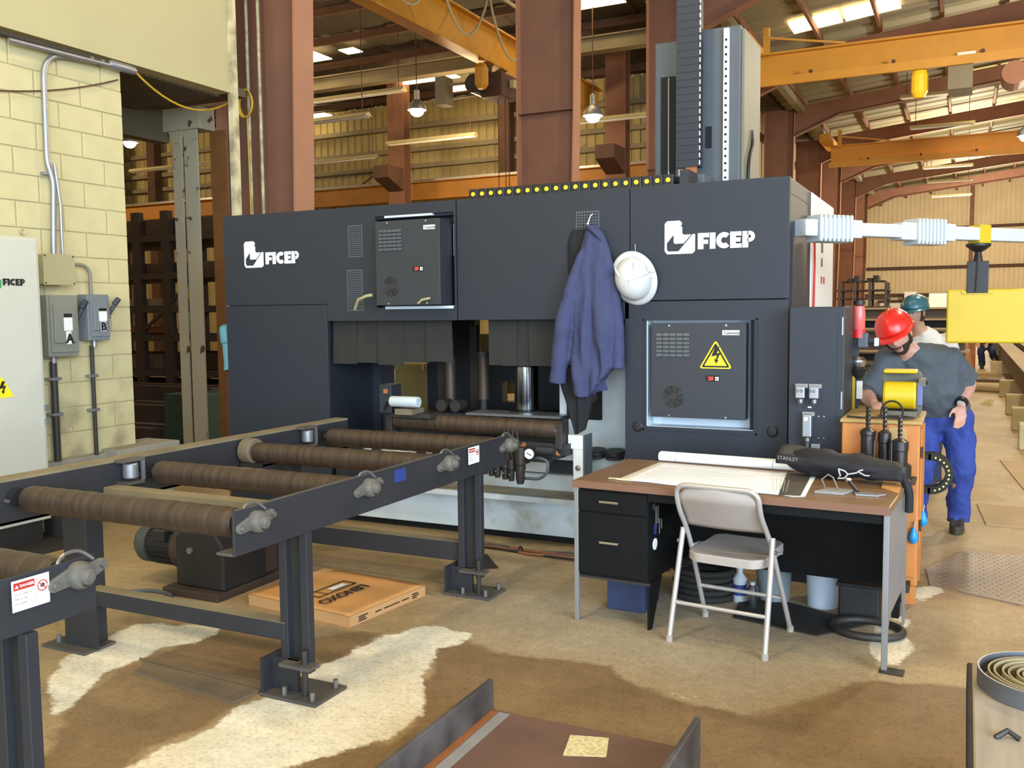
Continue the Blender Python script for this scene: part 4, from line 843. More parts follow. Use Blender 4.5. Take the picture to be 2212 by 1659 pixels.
# signal lamp and switches fixed behind that box
s = thing('signal_post', 'red signal lamp with grey switches behind the narrow box', 'signal lamp', (-.57, 6.02, 0))
MB().box(-.62, -.585, 6.0, 6.04, 0, 1.45).build('post', 'machine_black', s)
mat('clear_red', 'd8635c', .25, var=.05)
MB().lathe([(.03, 0), (.036, .01), (.036, .10), (.03, .14), (.01, .15)], (-.585, 5.99, 1.47), (0, 0, 1), 18).build('lens', 'clear_red', s, smooth=40); MB().cyl((-.585, 5.99, 1.42), (-.585, 5.99, 1.47), .038, n=18).build('lamp_base', 'red_plastic', s); MB().cyl((-.585, 5.99, 1.62), (-.585, 5.99, 1.645), .034, n=18).build('lamp_cap', 'black_plastic', s)
MB().box(-.59, -.53, 5.96, 6.02, 1.36, 1.45).build('switch_body', 'machine_grey', s, bevel=.008); MB().cyl((-.53, 5.99, 1.40), (-.49, 5.99, 1.40), .022, n=12).build('switch_neck', 'machine_dark', s); MB().box(-.495, -.47, 5.96, 6.0, 1.37, 1.42).build('switch_end', 'reveal_blue', s, bevel=.004)
MB().lathe([(.035, 0), (.05, .03), (.05, .05), (.03, .07)], (-.585, 5.96, 1.235), (0, 0, 1), 16).build('clamp', 'chrome', s, smooth=30); MB().lathe([(.03, 0), (.04, .02), (.055, .06)], (-.585, 5.96, 1.175), (0, 0, 1), 16).build('clamp_cup', 'black_plastic', s)
MB().box(-.59, -.555, 5.95, 5.97, 1.05, 1.16).build('white_switch', 'sign_white', s, bevel=.004); MB().box(-.61, -.595, 5.93, 5.95, .6, 1.2).build('yellow_strip', 'yellow_safety', s)
# ---------------------------------------------------------------- pendant arm
a = thing('operator_console', 'yellow operator console hanging from a white bellows boom', 'console', (-.3, 6.3, 2.0))
p0, p1 = Vector((-.875, 5.878, 2.085)), Vector((.50, 7.35, 2.07)); du = (p1-p0).normalized(); sd = du.cross(UZ).normalized()
def seg(a0, a1, h, w_, nm, m_, bv=.008): return MB().bar(p0+du*a0, p0+du*a1, w_, h).build(nm, m_, a, bevel=bv)
seg(-.06, .03, .10, .12, 'socket', 'machine_white'); Ltot = (p1-p0).length
def bellows(s0, s1, n):
    for k in range(n):
        q = s0+(s1-s0)*k/n; d = (s1-s0)/n; MB().prism([(-.072, -.082), (.072, -.082), (.072, .082), (-.072, .082)], p0+du*q, sd, UZ, du*d*.55).build('bellows_fold', 'white_plastic', a, bevel=.012)
    seg(s0, s1, .13, .115, 'bellows_core', 'white_plastic')
bellows(.04, .30, 8); seg(.30, .37, .11, .11, 'collar', 'white_plastic'); seg(.37, .70, .082, .09, 'tube', 'white_plastic'); seg(.68, .80, .11, .11, 'collar', 'white_plastic'); bellows(.80, 1.04, 8); seg(1.04, 1.12, .11, .11, 'collar', 'white_plastic'); seg(1.12, Ltot+.6, .085, .09, 'tube', 'white_plastic')
cq = p0+du*1.37
MB().bar(cq-du*.04, cq+du*.055, .10, .12).build('yellow_band', 'yellow_safety', a, bevel=.004)
pn = a
MB().lathe([(.03, 0), (.02, .06), (.045, .075), (.075, .10), (.075, .115)], (cq.x, cq.y, cq.z-.176), (0, 0, 1), 16).build('swivel', 'black_plastic', pn, smooth=30)
MB().cyl((cq.x, cq.y, cq.z-.26), (cq.x, cq.y, cq.z-.17), .012, n=10).build('rod', 'steel_dark', pn)
MB().box(cq.x-.065, cq.x+.065, cq.y-.03, cq.y+.03, 1.69, 1.90).build('bracket', 'black_plastic', pn, bevel=.004); MB().cyl((cq.x-.01, cq.y-.035, 1.70), (cq.x, cq.y-.035, 1.95), .006, n=6).build('cable', 'rubber', pn)
MB().box(-.12, .62, 6.86, 7.0, 1.36, 1.715).build('panel', 'yellow_safety', pn, bevel=.012)
MB().box(cq.x-.09, cq.x+.09, 6.852, 6.86, 1.685, 1.705).build('slot_plate', 'yellow_safety', pn)
# ---------------------------------------------------------------- roller conveyors
def make_roller(parent, y, x0=-3.70, x1=-2.50, z=.80, R=.058, housing=False):
    pr = [(.018, -.05), (.018, -.012), (.03, -.012), (.05, -.006), (R, .02)]
    L_ = x1-x0; k = 0; s = .05
    while s < L_-.05: pr.append((R+(.0012 if k % 2 else -.0006), s)); s += .047; k += 1
    pr += [(R, L_-.02), (.05, L_), (.018, L_), (.018, L_+.13)]
    r = MB().lathe(pr, (x0, y, z), (1, 0, 0), 24).build('roller', 'roller_steel', parent, smooth=35)
    # flange bearing on the outer face of the right beam
    xo = -2.42
    mb = MB(); n = 10
    pl = [(math.cos(a)*.042, math.sin(a)*.042) for a in [math.radians(40)+math.radians(100)*i/8 for i in range(9)]]
    pl += [(-.085+math.cos(a)*.02, -.012+math.sin(a)*.02) for a in [math.radians(120)+math.radians(150)*i/6 for i in range(7)]]
    pl += [(math.cos(a)*.042, math.sin(a)*.042) for a in [math.radians(220)+math.radians(100)*i/8 for i in range(9)]]
    pl += [(.085+math.cos(a)*.02, .012+math.sin(a)*.02) for a in [math.radians(-60)+math.radians(150)*i/6 for i in range(7)]]
    b = MB().prism(pl, (xo, y, z+.015), (0, 1, 0), (0, 0, 1), (.016, 0, 0)).build('bearing', mat('cast_iron', '6a665c', .6, metal=.3, var=.15, scale=20) if 'cast_iron' not in MATS else 'cast_iron', parent, bevel=.003)
    MB().lathe([(.043, .0), (.043, .02), (.036, .035), (.026, .038), (.024, .05), (.016, .052), (.014, .058)], (xo+.01, y, z+.015), (1, 0, 0), 20).build('hub', 'cast_iron', b, smooth=30)
    for s in (-1, 1): MB().cyl((xo+.014, y+s*.085, z+.015+s*.012), (xo+.03, y+s*.085, z+.015+s*.012), .011, n=6).build('bolt', 'bolt', b)
    MB().tube(fillet([(xo-.006, y-.07, z+.02), (xo-.006, y-.05, z+.085), (xo-.006, y+.02, z+.088), (xo+.005, y+.06, z+.05)], .03, 4), .006, 6).build('guard_wire', 'bolt', b)
    if housing:
        MB().lathe([(.072, -.03), (.075, -.02), (.075, .045), (.07, .05), (.062, .05)], (x0-.05, y, z+.005), (1, 0, 0), 22).build('left_housing', 'stock_tan', parent, smooth=30); MB().box(x0-.08, x0, y-.05, y+.05, z-.2, z-.06).build('housing_foot', 'steel_dark', parent)
    else:
        MB().lathe([(.042, 0), (.042, .012), (.03, .014)], (-3.795, y, z), (1, 0, 0), 16).build('left_seal', 'void_black', parent); MB().cyl((-3.795, y-.05, z-.01), (-3.775, y-.05, z-.01), .009, n=8).build('left_bolt', 'bolt', parent)
    return r
def side_guide(parent, y):
    x = -3.765
    b = MB().box(x-.04, x+.03, y-.07, y+.07, .868, .884).build('guide_bracket', 'conveyor_dust', parent, bevel=.004); MB().box(x-.04, x+.03, y-.06, y+.06, .755, .77).build('lower_plate', 'conveyor_dust', b)
    MB().lathe([(.034, 0), (.038, .006), (.038, .07), (.034, .076)], (x+.0, y, .785), (0, 0, 1), 16).build('guide_roller', 'galv', b, smooth=30); MB().bar((x+.02, y+.06, .77), (x+.02, y+.06, .87), .012, .02, (0, 1, 0)).build('strap', 'galv', b)
def h_leg(parent, x, y, z1, foot=True):
    "post of two flange strips with a recessed web, on an adjustable foot"
    lg = MB().box(x-.075, x-.035, y-.02, y+.02, .10, z1).box(x+.035, x+.075, y-.02, y+.02, .10, z1).build('leg', 'conveyor_steel', parent, bevel=.003)
    MB().box(x-.04, x+.04, y+.012, y+.022, .10, z1).build('web', 'rubber', lg)  # web in a darker material, shade of the recess painted in
    MB().box(x-.13, x+.16, y-.10, y+.12, 0, .014).build('base_plate', 'conveyor_dust', lg, bevel=.003)
    MB().box(x-.13, x-.115, y-.09, y+.05, .014, .16).build('upright_plate', 'conveyor_steel', lg); MB().box(x-.115, x+.02, y-.03, y-.015, .014, .15).build('foot_web', 'conveyor_steel', lg)
    MB().box(x-.04, x+.12, y-.08, y-.01, .135, .150).build('jack_plate', 'conveyor_dust', lg); MB().cyl((x+.07, y-.045, .014), (x+.07, y-.045, .21), .013, n=10).build('jack_bolt', 'steel_dark', lg)
    for (a, b) in ((.125, -.07), (-.02, -.07), (.13, .08)): MB().cyl((x+a, y+b, .014), (x+a, y+b, .05), .011, n=8).build('anchor_bolt', 'bolt', lg)
    return lg
def danger_sign(parent, y0, y1, z0, z1):
    x = -2.4095; u, v = Vector((0, 1, 0)), Vector((0, 0, 1)); w_, h_ = y1-y0, z1-z0
    s = MB().box(x, x+.001, y0, y1, z0, z1).build('danger_sign', 'sign_white', parent)
    def P(a, b): return (x+.0012, y0+w_*a, z0+h_*b)
    MB().box(x+.001, x+.0016, y0+w_*.05, y0+w_*.60, z0+h_*.68, z0+h_*.92).build('red_band', 'sign_red', s)
    text('headline', 'DANGER', h_*.125, 'sign_white', s, (x+.0018, y0+w_*.20, z0+h_*.76), u, v, bold=h_*.004)
    MB().prism([(0, 0), (.1*w_, 0), (.05*w_, .12*h_)], (x+.0017, y0+w_*.08, z0+h_*.74), u, v, (.0003, 0, 0)).build('alert_mark', 'sign_white', s)
    for k, ln in enumerate(('Do not climb, sit,', 'walk or ride', 'on conveyor.')): text('line', ln, h_*.088, 'sign_black', s, (x+.0015, y0+w_*.06, z0+h_*(.52-k*.15)), u, v)
    MB().box(x+.001, x+.0014, y0+w_*.625, y0+w_*.63, z0+h_*.06, z0+h_*.94).build('divider', 'ink_grey', s)
    c = (x+.0016, y0+w_*.81, z0+h_*.62)
    MB().tube(arc(c, h_*.17, 0, 2*PI*.97, 24, u, v), h_*.018, 5).build('ring', 'sign_red', s); MB().bar((c[0], c[1]-h_*.11, c[2]+h_*.11), (c[0], c[1]+h_*.11, c[2]-h_*.11), h_*.03, .001, (1, 0, 0)).build('slash', 'sign_red', s)
    MB().prism([(-.08*w_, -.02*h_), (.02*w_, -.06*h_), (.08*w_, .02*h_), (0, .1*h_)], c, u, v, (.0003, 0, 0)).build('figure', 'ink_grey', s)
cv = thing('roller_conveyor', 'long dark steel roller conveyor leading into the machine', 'conveyor', (-3.1, 3.8, 0))
rb = MB().box(-2.43, -2.42, 2.58, 4.86, .70, .872).build('right_beam', 'conveyor_steel', cv, bevel=.002); MB().box(-2.51, -2.43, 2.58, 4.86, .70, .71).build('lower_flange', 'conveyor_dust', rb); MB().box(-2.436, -2.42, 2.60, 4.86, .872, .875).build('dusty_edge', 'conveyor_dust', rb)
lb = MB().box(-3.81, -3.80, 2.2, 5.18, .68, .872).build('left_beam', 'conveyor_steel', cv); MB().box(-3.90, -3.80, 2.2, 5.18, .872, .884).build('top_flange', mat('dust_top', '8a7c5c', .9, hex2='6a6048', scale=3, var=0) if 'dust_top' not in MATS else 'dust_top', lb)
MB().box(-3.90, -3.80, 2.2, 5.18, .68, .692).build('lower_flange', 'conveyor_steel', lb)
for i, y in enumerate((2.69, 3.43, 4.15, 4.86)): make_roller(cv, y, x0=-3.70, housing=(i == 2))
for y in (3.30, 4.70): side_guide(cv, y)
for y in (3.02, 4.55): h_leg(cv, -2.50, y, .70)
for y in (3.05, 4.55):
    lg = MB().box(-3.90, -3.74, y-.05, y+.05, .02, .68).build('leg', 'conveyor_steel', cv, bevel=.003); MB().box(-4.0, -3.70, y-.12, y+.06, 0, .014).build('base_plate', 'conveyor_dust', lg)
    MB().box(-3.90, -3.68, y-.062, y-.05, .014, .26).build('foot_plate', 'conveyor_steel', lg); MB().box(-3.98, -3.90, y-.09, y-.02, .15, .162).build('jack_plate', 'conveyor_steel', lg); MB().cyl((-3.95, y-.06, .014), (-3.95, y-.06, .05), .012, n=8).build('anchor_bolt', 'bolt', lg)
for y, z, h_, m_ in ((3.03, .262, .075, 'conveyor_dust'), (4.60, .225, .11, 'conveyor_steel')):
    cr = MB().box(-3.74, -2.55, y-.035, y+.035, z-h_/2, z+h_/2).build('cross_beam', 'conveyor_steel', cv, bevel=.004); MB().box(-3.74, -2.55, y-.034, y+.034, z+h_/2, z+h_/2+.003).build('dusty_top', 'dust_top', cr)
for y in (3.2, 4.5): MB().box(-3.80, -2.51, y-.04, y+.04, .70, .76).build('upper_cross_beam', 'dust_top', cv, bevel=.004)
danger_sign(cv, 4.365, 4.49, .772, .865)
mat('blue_sticker', '2b3c78', .5, var=.05); MB().box(-2.42, -2.418, 3.655, 3.755, .795, .855).build('blue_sticker', 'blue_sticker', cv)
nc = thing('roller_conveyor', 'nearest dark conveyor section with a danger sign at the left edge', 'conveyor', (-3.0, 1.3, 0))
rb = MB().box(-2.43, -2.42, .5, 1.97, .69, .862).build('right_beam', 'conveyor_steel', nc, bevel=.002); MB().box(-2.51, -2.43, .5, 1.97, .69, .70).build('lower_flange', 'conveyor_dust', rb)
MB().box(-3.81, -3.80, .5, 1.97, .69, .862).build('left_beam', 'conveyor_steel', nc); MB().box(-2.55, -2.44, 1.93, 1.96, .70, .83).build('end_plate', 'steel_dark', nc)
for y in (1.90, 1.18): make_roller(nc, y, x0=-3.70, z=.80)
h_leg(nc, -2.475, 1.73, .69); h_leg(nc, -2.475, .7, .69); h_leg(nc, -3.80, .7, .69); h_leg(nc, -3.86, 1.73, .69)
danger_sign(nc, 1.68, 1.80, .762, .852)
# ---------------------------------------------------------------- gear motor under the conveyor
g = thing('gear_motor', 'black gear motor unit on the floor under the conveyor', 'motor', (-3.95, 4.0, 0))
mat('motor_black', '1d1a17', .6, var=.25, scale=8); mat('motor_brown', '3a2a1e', .75, var=.2, scale=6)
MB().box(-4.12, -3.70, 3.80, 4.46, 0, .045).build('base_frame', 'motor_brown', g, bevel=.006)
mb = MB().prism([(0, .045), (.36, .045), (.36, .30), (.30, .37), (.05, .37), (0, .33)], (-4.07, 3.86, 0), (1, 0, 0), (0, 0, 1), (0, .36, 0)); mb.build('gearbox', 'motor_black', g, bevel=.012)
MB().box(-4.0, -3.74, 4.22, 4.36, .045, .30).build('pump_block', 'motor_brown', g, bevel=.012); MB().box(-3.9, -3.76, 4.36, 4.45, .045, .22).build('coupling', 'motor_black', g, bevel=.01)
MB().cyl((-4.06, 4.0, .235), (-4.13, 4.0, .235), .135, n=24).build('motor_flange', 'motor_brown', g)
MB().cyl((-4.13, 4.0, .235), (-4.36, 4.0, .235), .105, n=24).build('motor_body', 'motor_black', g, smooth=40)
for k in range(20):
    a = 2*PI*k/20; MB().bar((-4.14, 4.0+.112*math.cos(a), .235+.112*math.sin(a)), (-4.34, 4.0+.112*math.cos(a), .235+.112*math.sin(a)), .004, .02, (0, math.cos(a), math.sin(a))).build('fin', 'motor_black', g)
MB().lathe([(.118, 0), (.12, .01), (.12, .07), (.10, .10), (.02, .105)], (-4.35, 4.0, .235), (-1, 0, 0), 24).build('fan_cover', mat('fan_cover', '3c3f3a', .6, var=.1), g, smooth=30)
MB().box(-4.28, -4.18, 3.88, 3.92, .28, .34).build('terminal_box', 'motor_black', g, bevel=.005)
MB().cyl((-3.95, 3.86, .26), (-3.95, 3.845, .26), .02, n=6).build('drain_plug', 'bolt', g); MB().tube([(-3.9, 3.93, .37), (-3.9, 3.93, .40)], .014, 8).build('breather', 'steel_dark', g)
t = thing('cable_loop', 'grey cable lying in a loop by the gear motor', 'cable', (-4.15, 3.78, 0))
MB().tube([(-4.14+.17*math.cos(a), 3.70+.10*math.sin(a), .012) for a in [PI*1.9*i/24 for i in range(25)]], .011, 6).build('loop', 'machine_grey', t, smooth=60)
# ---------------------------------------------------------------- cardboard box
mat('cardboard', 'c78f50', .85, var=.06, scale=3); mat('cardboard_side', 'c49560', .85, var=.05, scale=3); mat('ink', '2a1c12', .8, var=0)
b = thing('cardboard_box', 'flat brown cardboard box printed LENOX on the floor', 'box', (-3.1, 4.15, 0))
q = [(-2.79, 3.775), (-2.72, 4.40), (-3.47, 4.46), (-3.53, 3.86)]
def quad(qs, z0, z1): return MB().add([(x, y, z0) for x, y in qs]+[(x, y, z1) for x, y in qs], [(0,1,2,3),(4,7,6,5),(0,4,5,1),(1,5,6,2),(2,6,7,3),(3,7,4,0)])
quad(q, 0, .056).build('body', 'cardboard_side', b)
def top(u, v):
    A, B, C_, D = [Vector((x, y, 0)) for x, y in q]; p = (A*(1-u)+D*u)*(1-v)+(B*(1-u)+C_*u)*v
    return (p.x, p.y, .060+.006*math.sin(u*7+1)*math.sin(v*5)*(u*(1-u)*v*(1-v)*6)-.012*max(0, u-.8)*5*v)
MB().grid(top, 14, 12).build('lid', 'cardboard', b, solid=.004, smooth=60)
uu = (Vector(q[2])-Vector(q[1])).to_3d().normalized()
uv = Vector((-uu.y, uu.x, 0))
tu, tv = Vector((-.08, -.997, 0)), Vector((.997, -.08, 0))
text('brand', 'LENOX\u00ae', .092, 'ink', b, (-3.045, 4.245, .0675), tu, tv, bold=.0035)
fo = Vector((-3.185, 4.262, .0675))
def fr(a0, a1, b0, b1, m_, nm, dz=0): MB().prism([(a0, b0), (a1, b0), (a1, b1), (a0, b1)], fo+Vector((0, 0, dz)), tu, tv, (0, 0, .001)).build(nm, m_, b)
for a_ in ((0, .31, 0, .01), (0, .31, .09, .10), (0, .01, 0, .10), (.30, .31, 0, .10), (.235, .242, 0, .10)): fr(*a_, 'ink', 'printed_frame')
fr(.05, .17, .03, .07, 'sign_white', 'white_label')
du = Vector((.07, .625, 0)).normalized()
for (s0, zz, L_) in ((.07, .036, .07), (.07, .025, .05), (.07, .014, .06), (.20, .026, .05), (.27, .026, .13), (.42, .026, .06), (.51, .036, .05), (.51, .025, .06), (.51, .014, .04)):
    p = Vector((q[0][0], q[0][1], zz))+du*s0; MB().prism([(0, -.003), (L_, -.003), (L_, .003), (0, .003)], p, du, (0, 0, 1), (.002, 0, 0)).build('side_print', 'ink', b)
MB().tube([(q[0][0]+.001, q[0][1], .0), (q[0][0]+.001, q[0][1], .056)], .003, 5).build('corner_crease', 'cardboard', b)
# ---------------------------------------------------------------- wide-flange beam in the foreground
mat('mill_brown', '5c4234', .6, hex2='74584a', scale=2.5, contrast=.25, var=0); mat('mill_dark', '34302c', .55, hex2='5a5450', scale=6, contrast=.18, var=0)
h = thing('steel_beam', 'brown wide-flange steel beam lying on its side in the foreground', 'beam', (-1.2, 2.1, 0), )
MB().box(-1.545, -.785, .9, 2.965, .113, .125).build('web', 'mill_brown', h)
for x0, x1 in ((-1.565, -1.545), (-.785, -.765)): MB().box(x0, x1, .9, 2.97, 0, .24).build('flange', 'mill_dark', h, bevel=.003)
mat('rust_line', '9a5a26', .8, var=.1); mat('grey_fillet', '8a8680', .6, var=.1)
MB().box(-1.545, -1.52, .9, 2.95, .125, .128).build('rust_line', 'rust_line', h); MB().box(-1.515, -1.47, .9, 2.95, .125, .127).build('pale_line', 'grey_fillet', h)
MB().prism([(-1.17, 2.74), (-1.035, 2.79), (-1.075, 2.925), (-1.205, 2.89)], (0, 0, .1255), (1, 0, 0), (0, 1, 0), (0, 0, .001)).build('paper_label', mat('old_paper', 'ded0a0', .85, hex2='b8a878', scale=60, contrast=.12, var=0), h)
MB().tube(arc((-.80, 2.72, .126), .03, -.4, 1.7, 10, (0, 1, 0), (0, 0, 1)), .004, 6).build('wire_hook', 'galv', h)
# thin boards let into the floor stain
for (p, lb, z) in (([(-3.297, 2.872), (-2.671, 2.815), (-2.652, 2.955), (-3.35, 2.98)], 'wider brown board lying flat beneath the conveyor', .012), ([(-3.37, 2.992), (-2.655, 2.965), (-2.675, 3.04), (-3.43, 3.01)], 'narrow brown board beside the wider one on the floor', .010)):
    MB().prism(p, (0, 0, 0), (1, 0, 0), (0, 1, 0), (0, 0, z)).build('floor_board', mat('board', '6d5b44', .85, var=.12, scale=3, stretch=(1, 8, 1)) if 'board' not in MATS else 'board', label=lb, cat='board')
MB().prism([(-2.86, 5.28), (-2.66, 5.01), (-2.59, 5.06), (-2.80, 5.31)], (0, 0, 0), (1, 0, 0), (0, 1, 0), (0, 0, .008)).build('rubber_flap', 'rubber', label='small black rubber flap lying by the far conveyor foot', cat='rubber flap')
ca = thing('floor_cables', 'bundle of thin cables running along the floor below the machine base', 'cables', (-2.4, 5.45, 0))
for k in range(6):
    y = 5.40+.022*k; MB().tube([(-2.95, y+.06, .01), (-2.8, y+.05+.02*math.sin(k), .012), (-2.55, y+.03*math.cos(k*2), .012), (-2.3, y+.02*math.sin(k*3), .013+.004*(k % 3)), (-2.0, y-.01, .012), (-1.6, y+.02, .012)], .007, 6).build('cable', ('black_plastic', 'stock_orange', 'machine_grey')[k % 3], ca, smooth=60)
MB().tube(arc((-2.63, 5.46, .01), .03, 0, PI, 8, (0, 1, 0), (0, 0, 1)), .006, 6).build('tie', 'black_plastic', ca)
# ---------------------------------------------------------------- desk
mat('desk_wood', '6f5238', .4, hex2='8a6a48', scale=3, stretch=(1, 9, 9), contrast=.25, var=0); mat('desk_black', '090908', .7, var=.15, scale=8, spec=.25); mat('desk_leg', '8b8a88', .45, metal=.3, var=.06)
DR = math.radians(-3.2)
d = thing('desk', 'steel office desk with brown wood top and black drawers', 'desk', (-1.0, 4.7, 0), DR)
DM = Matrix.Translation((-1.015, 4.695, 0)) @ Matrix.Rotation(DR, 4, 'Z')
class DB(MB):
    "builder in desk-local coordinates (x -.76..76, y -.38..38)"
    def w(s): s.v = [DM @ v for v in s.v]; return s
def db(*a): return DB().box(*a).w()
db(-.762, .762, -.38, .38, .70, .737).build('top', 'desk_wood', d, bevel=.006)
db(-.764, .764, -.383, -.379, .70, .735).build('edge_band', mat('desk_edge', '7a5640', .5, var=.05), d)
db(-.74, -.36, -.355, .33, .235, .70).build('pedestal', 'desk_black', d, bevel=.004)
for z0, z1 in ((.58, .685), (.255, .572)):
    w_ = db(-.735, -.365, -.368, -.353, z0, z1).build('drawer', 'desk_black', d, bevel=.004); zc = z0+(z1-z0)*.55
    DB().box(-.61, -.505, -.395, -.385, zc-.006, zc+.006).box(-.61, -.60, -.39, -.368, zc-.005, zc+.005).box(-.515, -.505, -.39, -.368, zc-.005, zc+.005).w().build('handle', 'chrome', w_, bevel=.002)
db(-.75, -.35, -.36, -.34, .228, .24).build('pedestal_rim', 'steel_dark', d)
db(-.758, -.735, -.372, -.35, 0, .70).build('leg', 'desk_leg', d, bevel=.003); db(-.758, -.75, -.35, .33, .24, .70).build('end_panel', 'desk_black', d); db(-.758, -.735, .33, .352, 0, .70).build('leg', 'desk_leg', d, bevel=.003)
DB().prism([(-.02, 0), (.02, 0), (.02, .235), (-.16, .235)], (-.365, -.33, 0), (0, -1, 0), (0, 0, 1), (.012, 0, 0)).w().build('inner_leg', 'desk_black', d)
db(.735, .76, -.375, -.345, 0, .70).build('leg', 'desk_leg', d, bevel=.003)
DB().prism([(-.35, .70), (.34, .70), (.34, 0), (.31, 0), (.27, .22), (-.25, .22), (-.345, .12)], (.755, 0, 0), (0, 1, 0), (0, 0, 1), (-.012, 0, 0)).w().build('end_panel', 'desk_leg', d)
db(-.75, .74, .30, .312, .20, .70).build('modesty_panel', 'desk_black', d); db(-.36, .74, -.36, -.345, .655, .70).build('apron', 'desk_black', d); db(.70, .735, .25, .30, .05, .7).build('inner_post', 'desk_black', d)
db(.73, .83, -.40, -.33, 0, .008).build('foot_plate', 'steel_dark', d)
# worn stickers on the pedestal's inner side
for k, (y, z, a, b, m_) in enumerate(((-.29, .60, .03, .03, 'ink_grey'), (-.25, .50, .012, .11, 'grey_fillet'), (-.22, .52, .01, .09, 'grey_fillet'), (-.20, .46, .01, .08, 'grey_fillet'), (-.27, .47, .03, .05, 'blue_sticker'), (-.17, .48, .012, .05, 'grey_fillet'))): db(-.3595, -.358, y, y+a, z, z+b).build('sticker_scrap', m_, d)
DB().cyl((-.36, -.26, .42), (-.357, -.26, .42), .03, n=18).w().build('round_sticker', 'sign_white', d)
# ---------------------------------------------------------------- things on the desk
ZT = .7375
mat('paper', 'f4f4f2', .8, var=.02, scale=20); mat('paper_line', 'b9bcc4', .8, var=0); mat('dark_sheet', '4e463c', .6, var=.08)
p = thing('drawing_sheet', 'large white engineering drawing spread on the desk', 'paper', (-1.1, 4.7, ZT))
c4 = [(-1.545, 5.04), (-.74, 4.96), (-.70, 4.335), (-1.585, 4.43)]
def sheet(u, v):
    A, B, C_, D = [Vector((x, y, 0)) for x, y in c4]; q_ = (A*(1-u)+B*u)*(1-v)+(D*(1-u)+C_*u)*v
    return (q_.x, q_.y, ZT+.002+.004*abs(math.sin(u*5))*(v > .9)*(1-v)*5+.003*math.sin(u*9)**2*v)
MB().grid(sheet, 16, 10).build('sheet', 'paper', p, solid=.001, smooth=60)
for k in range(9): MB().bar((-1.50+.02*(k % 2), 4.98-k*.055, ZT+.0055), (-.95-.1*(k % 3), 4.94-k*.055, ZT+.0055), .003, .0005).build('drawn_line', 'paper_line', p)
for k in range(5): MB().bar((-.86+.02*k, 4.75, ZT+.0055), (-.80+.015*k, 4.42, ZT+.0055), .002, .0005).build('drawn_line', 'paper_line', p)
MB().prism([(-.74, 4.96), (-.675, 4.92), (-.645, 4.36), (-.70, 4.335)], (0, 0, ZT+.001), (1, 0, 0), (0, 1, 0), (0, 0, .002)).build('paper_margin', 'paper', label='narrow white paper edge right of the dark strip', cat='paper')
MB().prism([(-.83, 5.0), (-.70, 4.94), (-.665, 4.36), (-.76, 4.33)], (0, 0, ZT+.004), (1, 0, 0), (0, 1, 0), (0, 0, .0015)).build('dark_sheet', 'dark_sheet', label='dark brown sheet lying along the edge of the drawing', cat='sheet')
def paper_roll(a, b, r, lb):
    t = thing('paper_roll', lb, 'paper roll', (Vector(a)+Vector(b))/2-Vector((0, 0, r)))
    ax = (Vector(b)-Vector(a)); L_ = ax.length; MB().lathe([(r*.5, 0), (r, 0), (r, L_), (r*.5, L_), (r*.45, L_*.97)], a, ax, 20, capb=False).build('roll', 'paper', t, smooth=40); MB().lathe([(r*1.03, L_*.13), (r*1.03, L_*.136)], a, ax, 20, False, False).build('band', 'paper_line', t); MB().lathe([(r*1.03, L_*.85), (r*1.03, L_*.856)], a, ax, 20, False, False).build('band', 'paper_line', t)
paper_roll((-1.56, 5.10, ZT+.027), (-.80, 5.045, ZT+.027), .026, 'front roll of white drawings at the back of the desk')
paper_roll((-1.57, 5.155, ZT+.025), (-.86, 5.105, ZT+.025), .024, 'rear roll of white drawings against the machine side')
MB().cyl((-1.63, 4.44, ZT+.005), (-1.50, 4.43, ZT+.008), .004, n=8).build('pencil', 'old_paper', label='pencil at the left corner of the drawing', cat='pencil')
# soft black tool bag
mat('bag_black', '17161a', .75, var=.2, scale=14, bump=.3); mat('bag_dusty', '3c3830', .85, var=.15, scale=10)
bg_ = thing('tool_bag', 'soft black tool bag slumped on the right of the desk', 'bag', (-.53, 4.84, ZT))
def blob(nu, nv, fn): return MB().grid(fn, nu, nv)
from mathutils import noise as NZ
def bag(u, v):
    s = u*2-1; a = v*2*PI
    cx = -.545+.285*s; cy = 4.88-.05*s; taper = (1-abs(s)**4*.75)
    ry = .105*taper; rz = .066*taper*(1-.25*s)
    y = cy+ry*math.cos(a); z = ZT+.075-.008*s+rz*math.sin(a)*1.0; n_ = NZ.noise(Vector((u*7, v*6, 2)))*.016*taper
    return (cx+n_*.5, y+n_, max(ZT+.003, z+n_))
MB().grid(bag, 26, 20).build('bag_body', 'bag_black', bg_, smooth=80)
def flap(u, v):
    s = u*2-1; x = -.56+.30*s; y = 4.83+.15*v-.05*s; z = ZT+.118-.022*s-.02*(1-v)*(1-v)*2+.006*math.sin(u*12)+.008*NZ.noise(Vector((u*5, v*3, 0)))
    return (x, y-.02*(1-v), z)
MB().grid(flap, 20, 6).build('flap', 'bag_dusty', bg_, solid=.008, smooth=80)
def hem(u, v): 
    s = u*2-1; x = -.56+.305*s; y = 4.80-.05*s; return (x, y-.004, ZT+.048+.05*v-.022*s+.004*math.sin(u*14))
MB().grid(hem, 18, 3).build('front_band', 'bag_black', bg_, solid=.006, smooth=80)
text('lettering', 'STANLEY', .026, 'grey_fillet', bg_, (-.855, 4.838, ZT+.093), (1, -.12, -.05), (0, .05, 1), depth=.004)
MB().bar((-.80, 4.80, ZT+.035), (-.795, 4.79, ZT+.001), .006, .006, (0, 1, 0)).build('zip_pull', 'steel_dark', bg_)
MB().tube(fillet([(-.34, 4.86, ZT+.09), (-.26, 4.80, ZT+.05), (-.225, 4.78, ZT-.01), (-.225, 4.79, ZT-.12)], .04, 5), .02, 8).build('strap', 'bag_black', bg_, smooth=60)
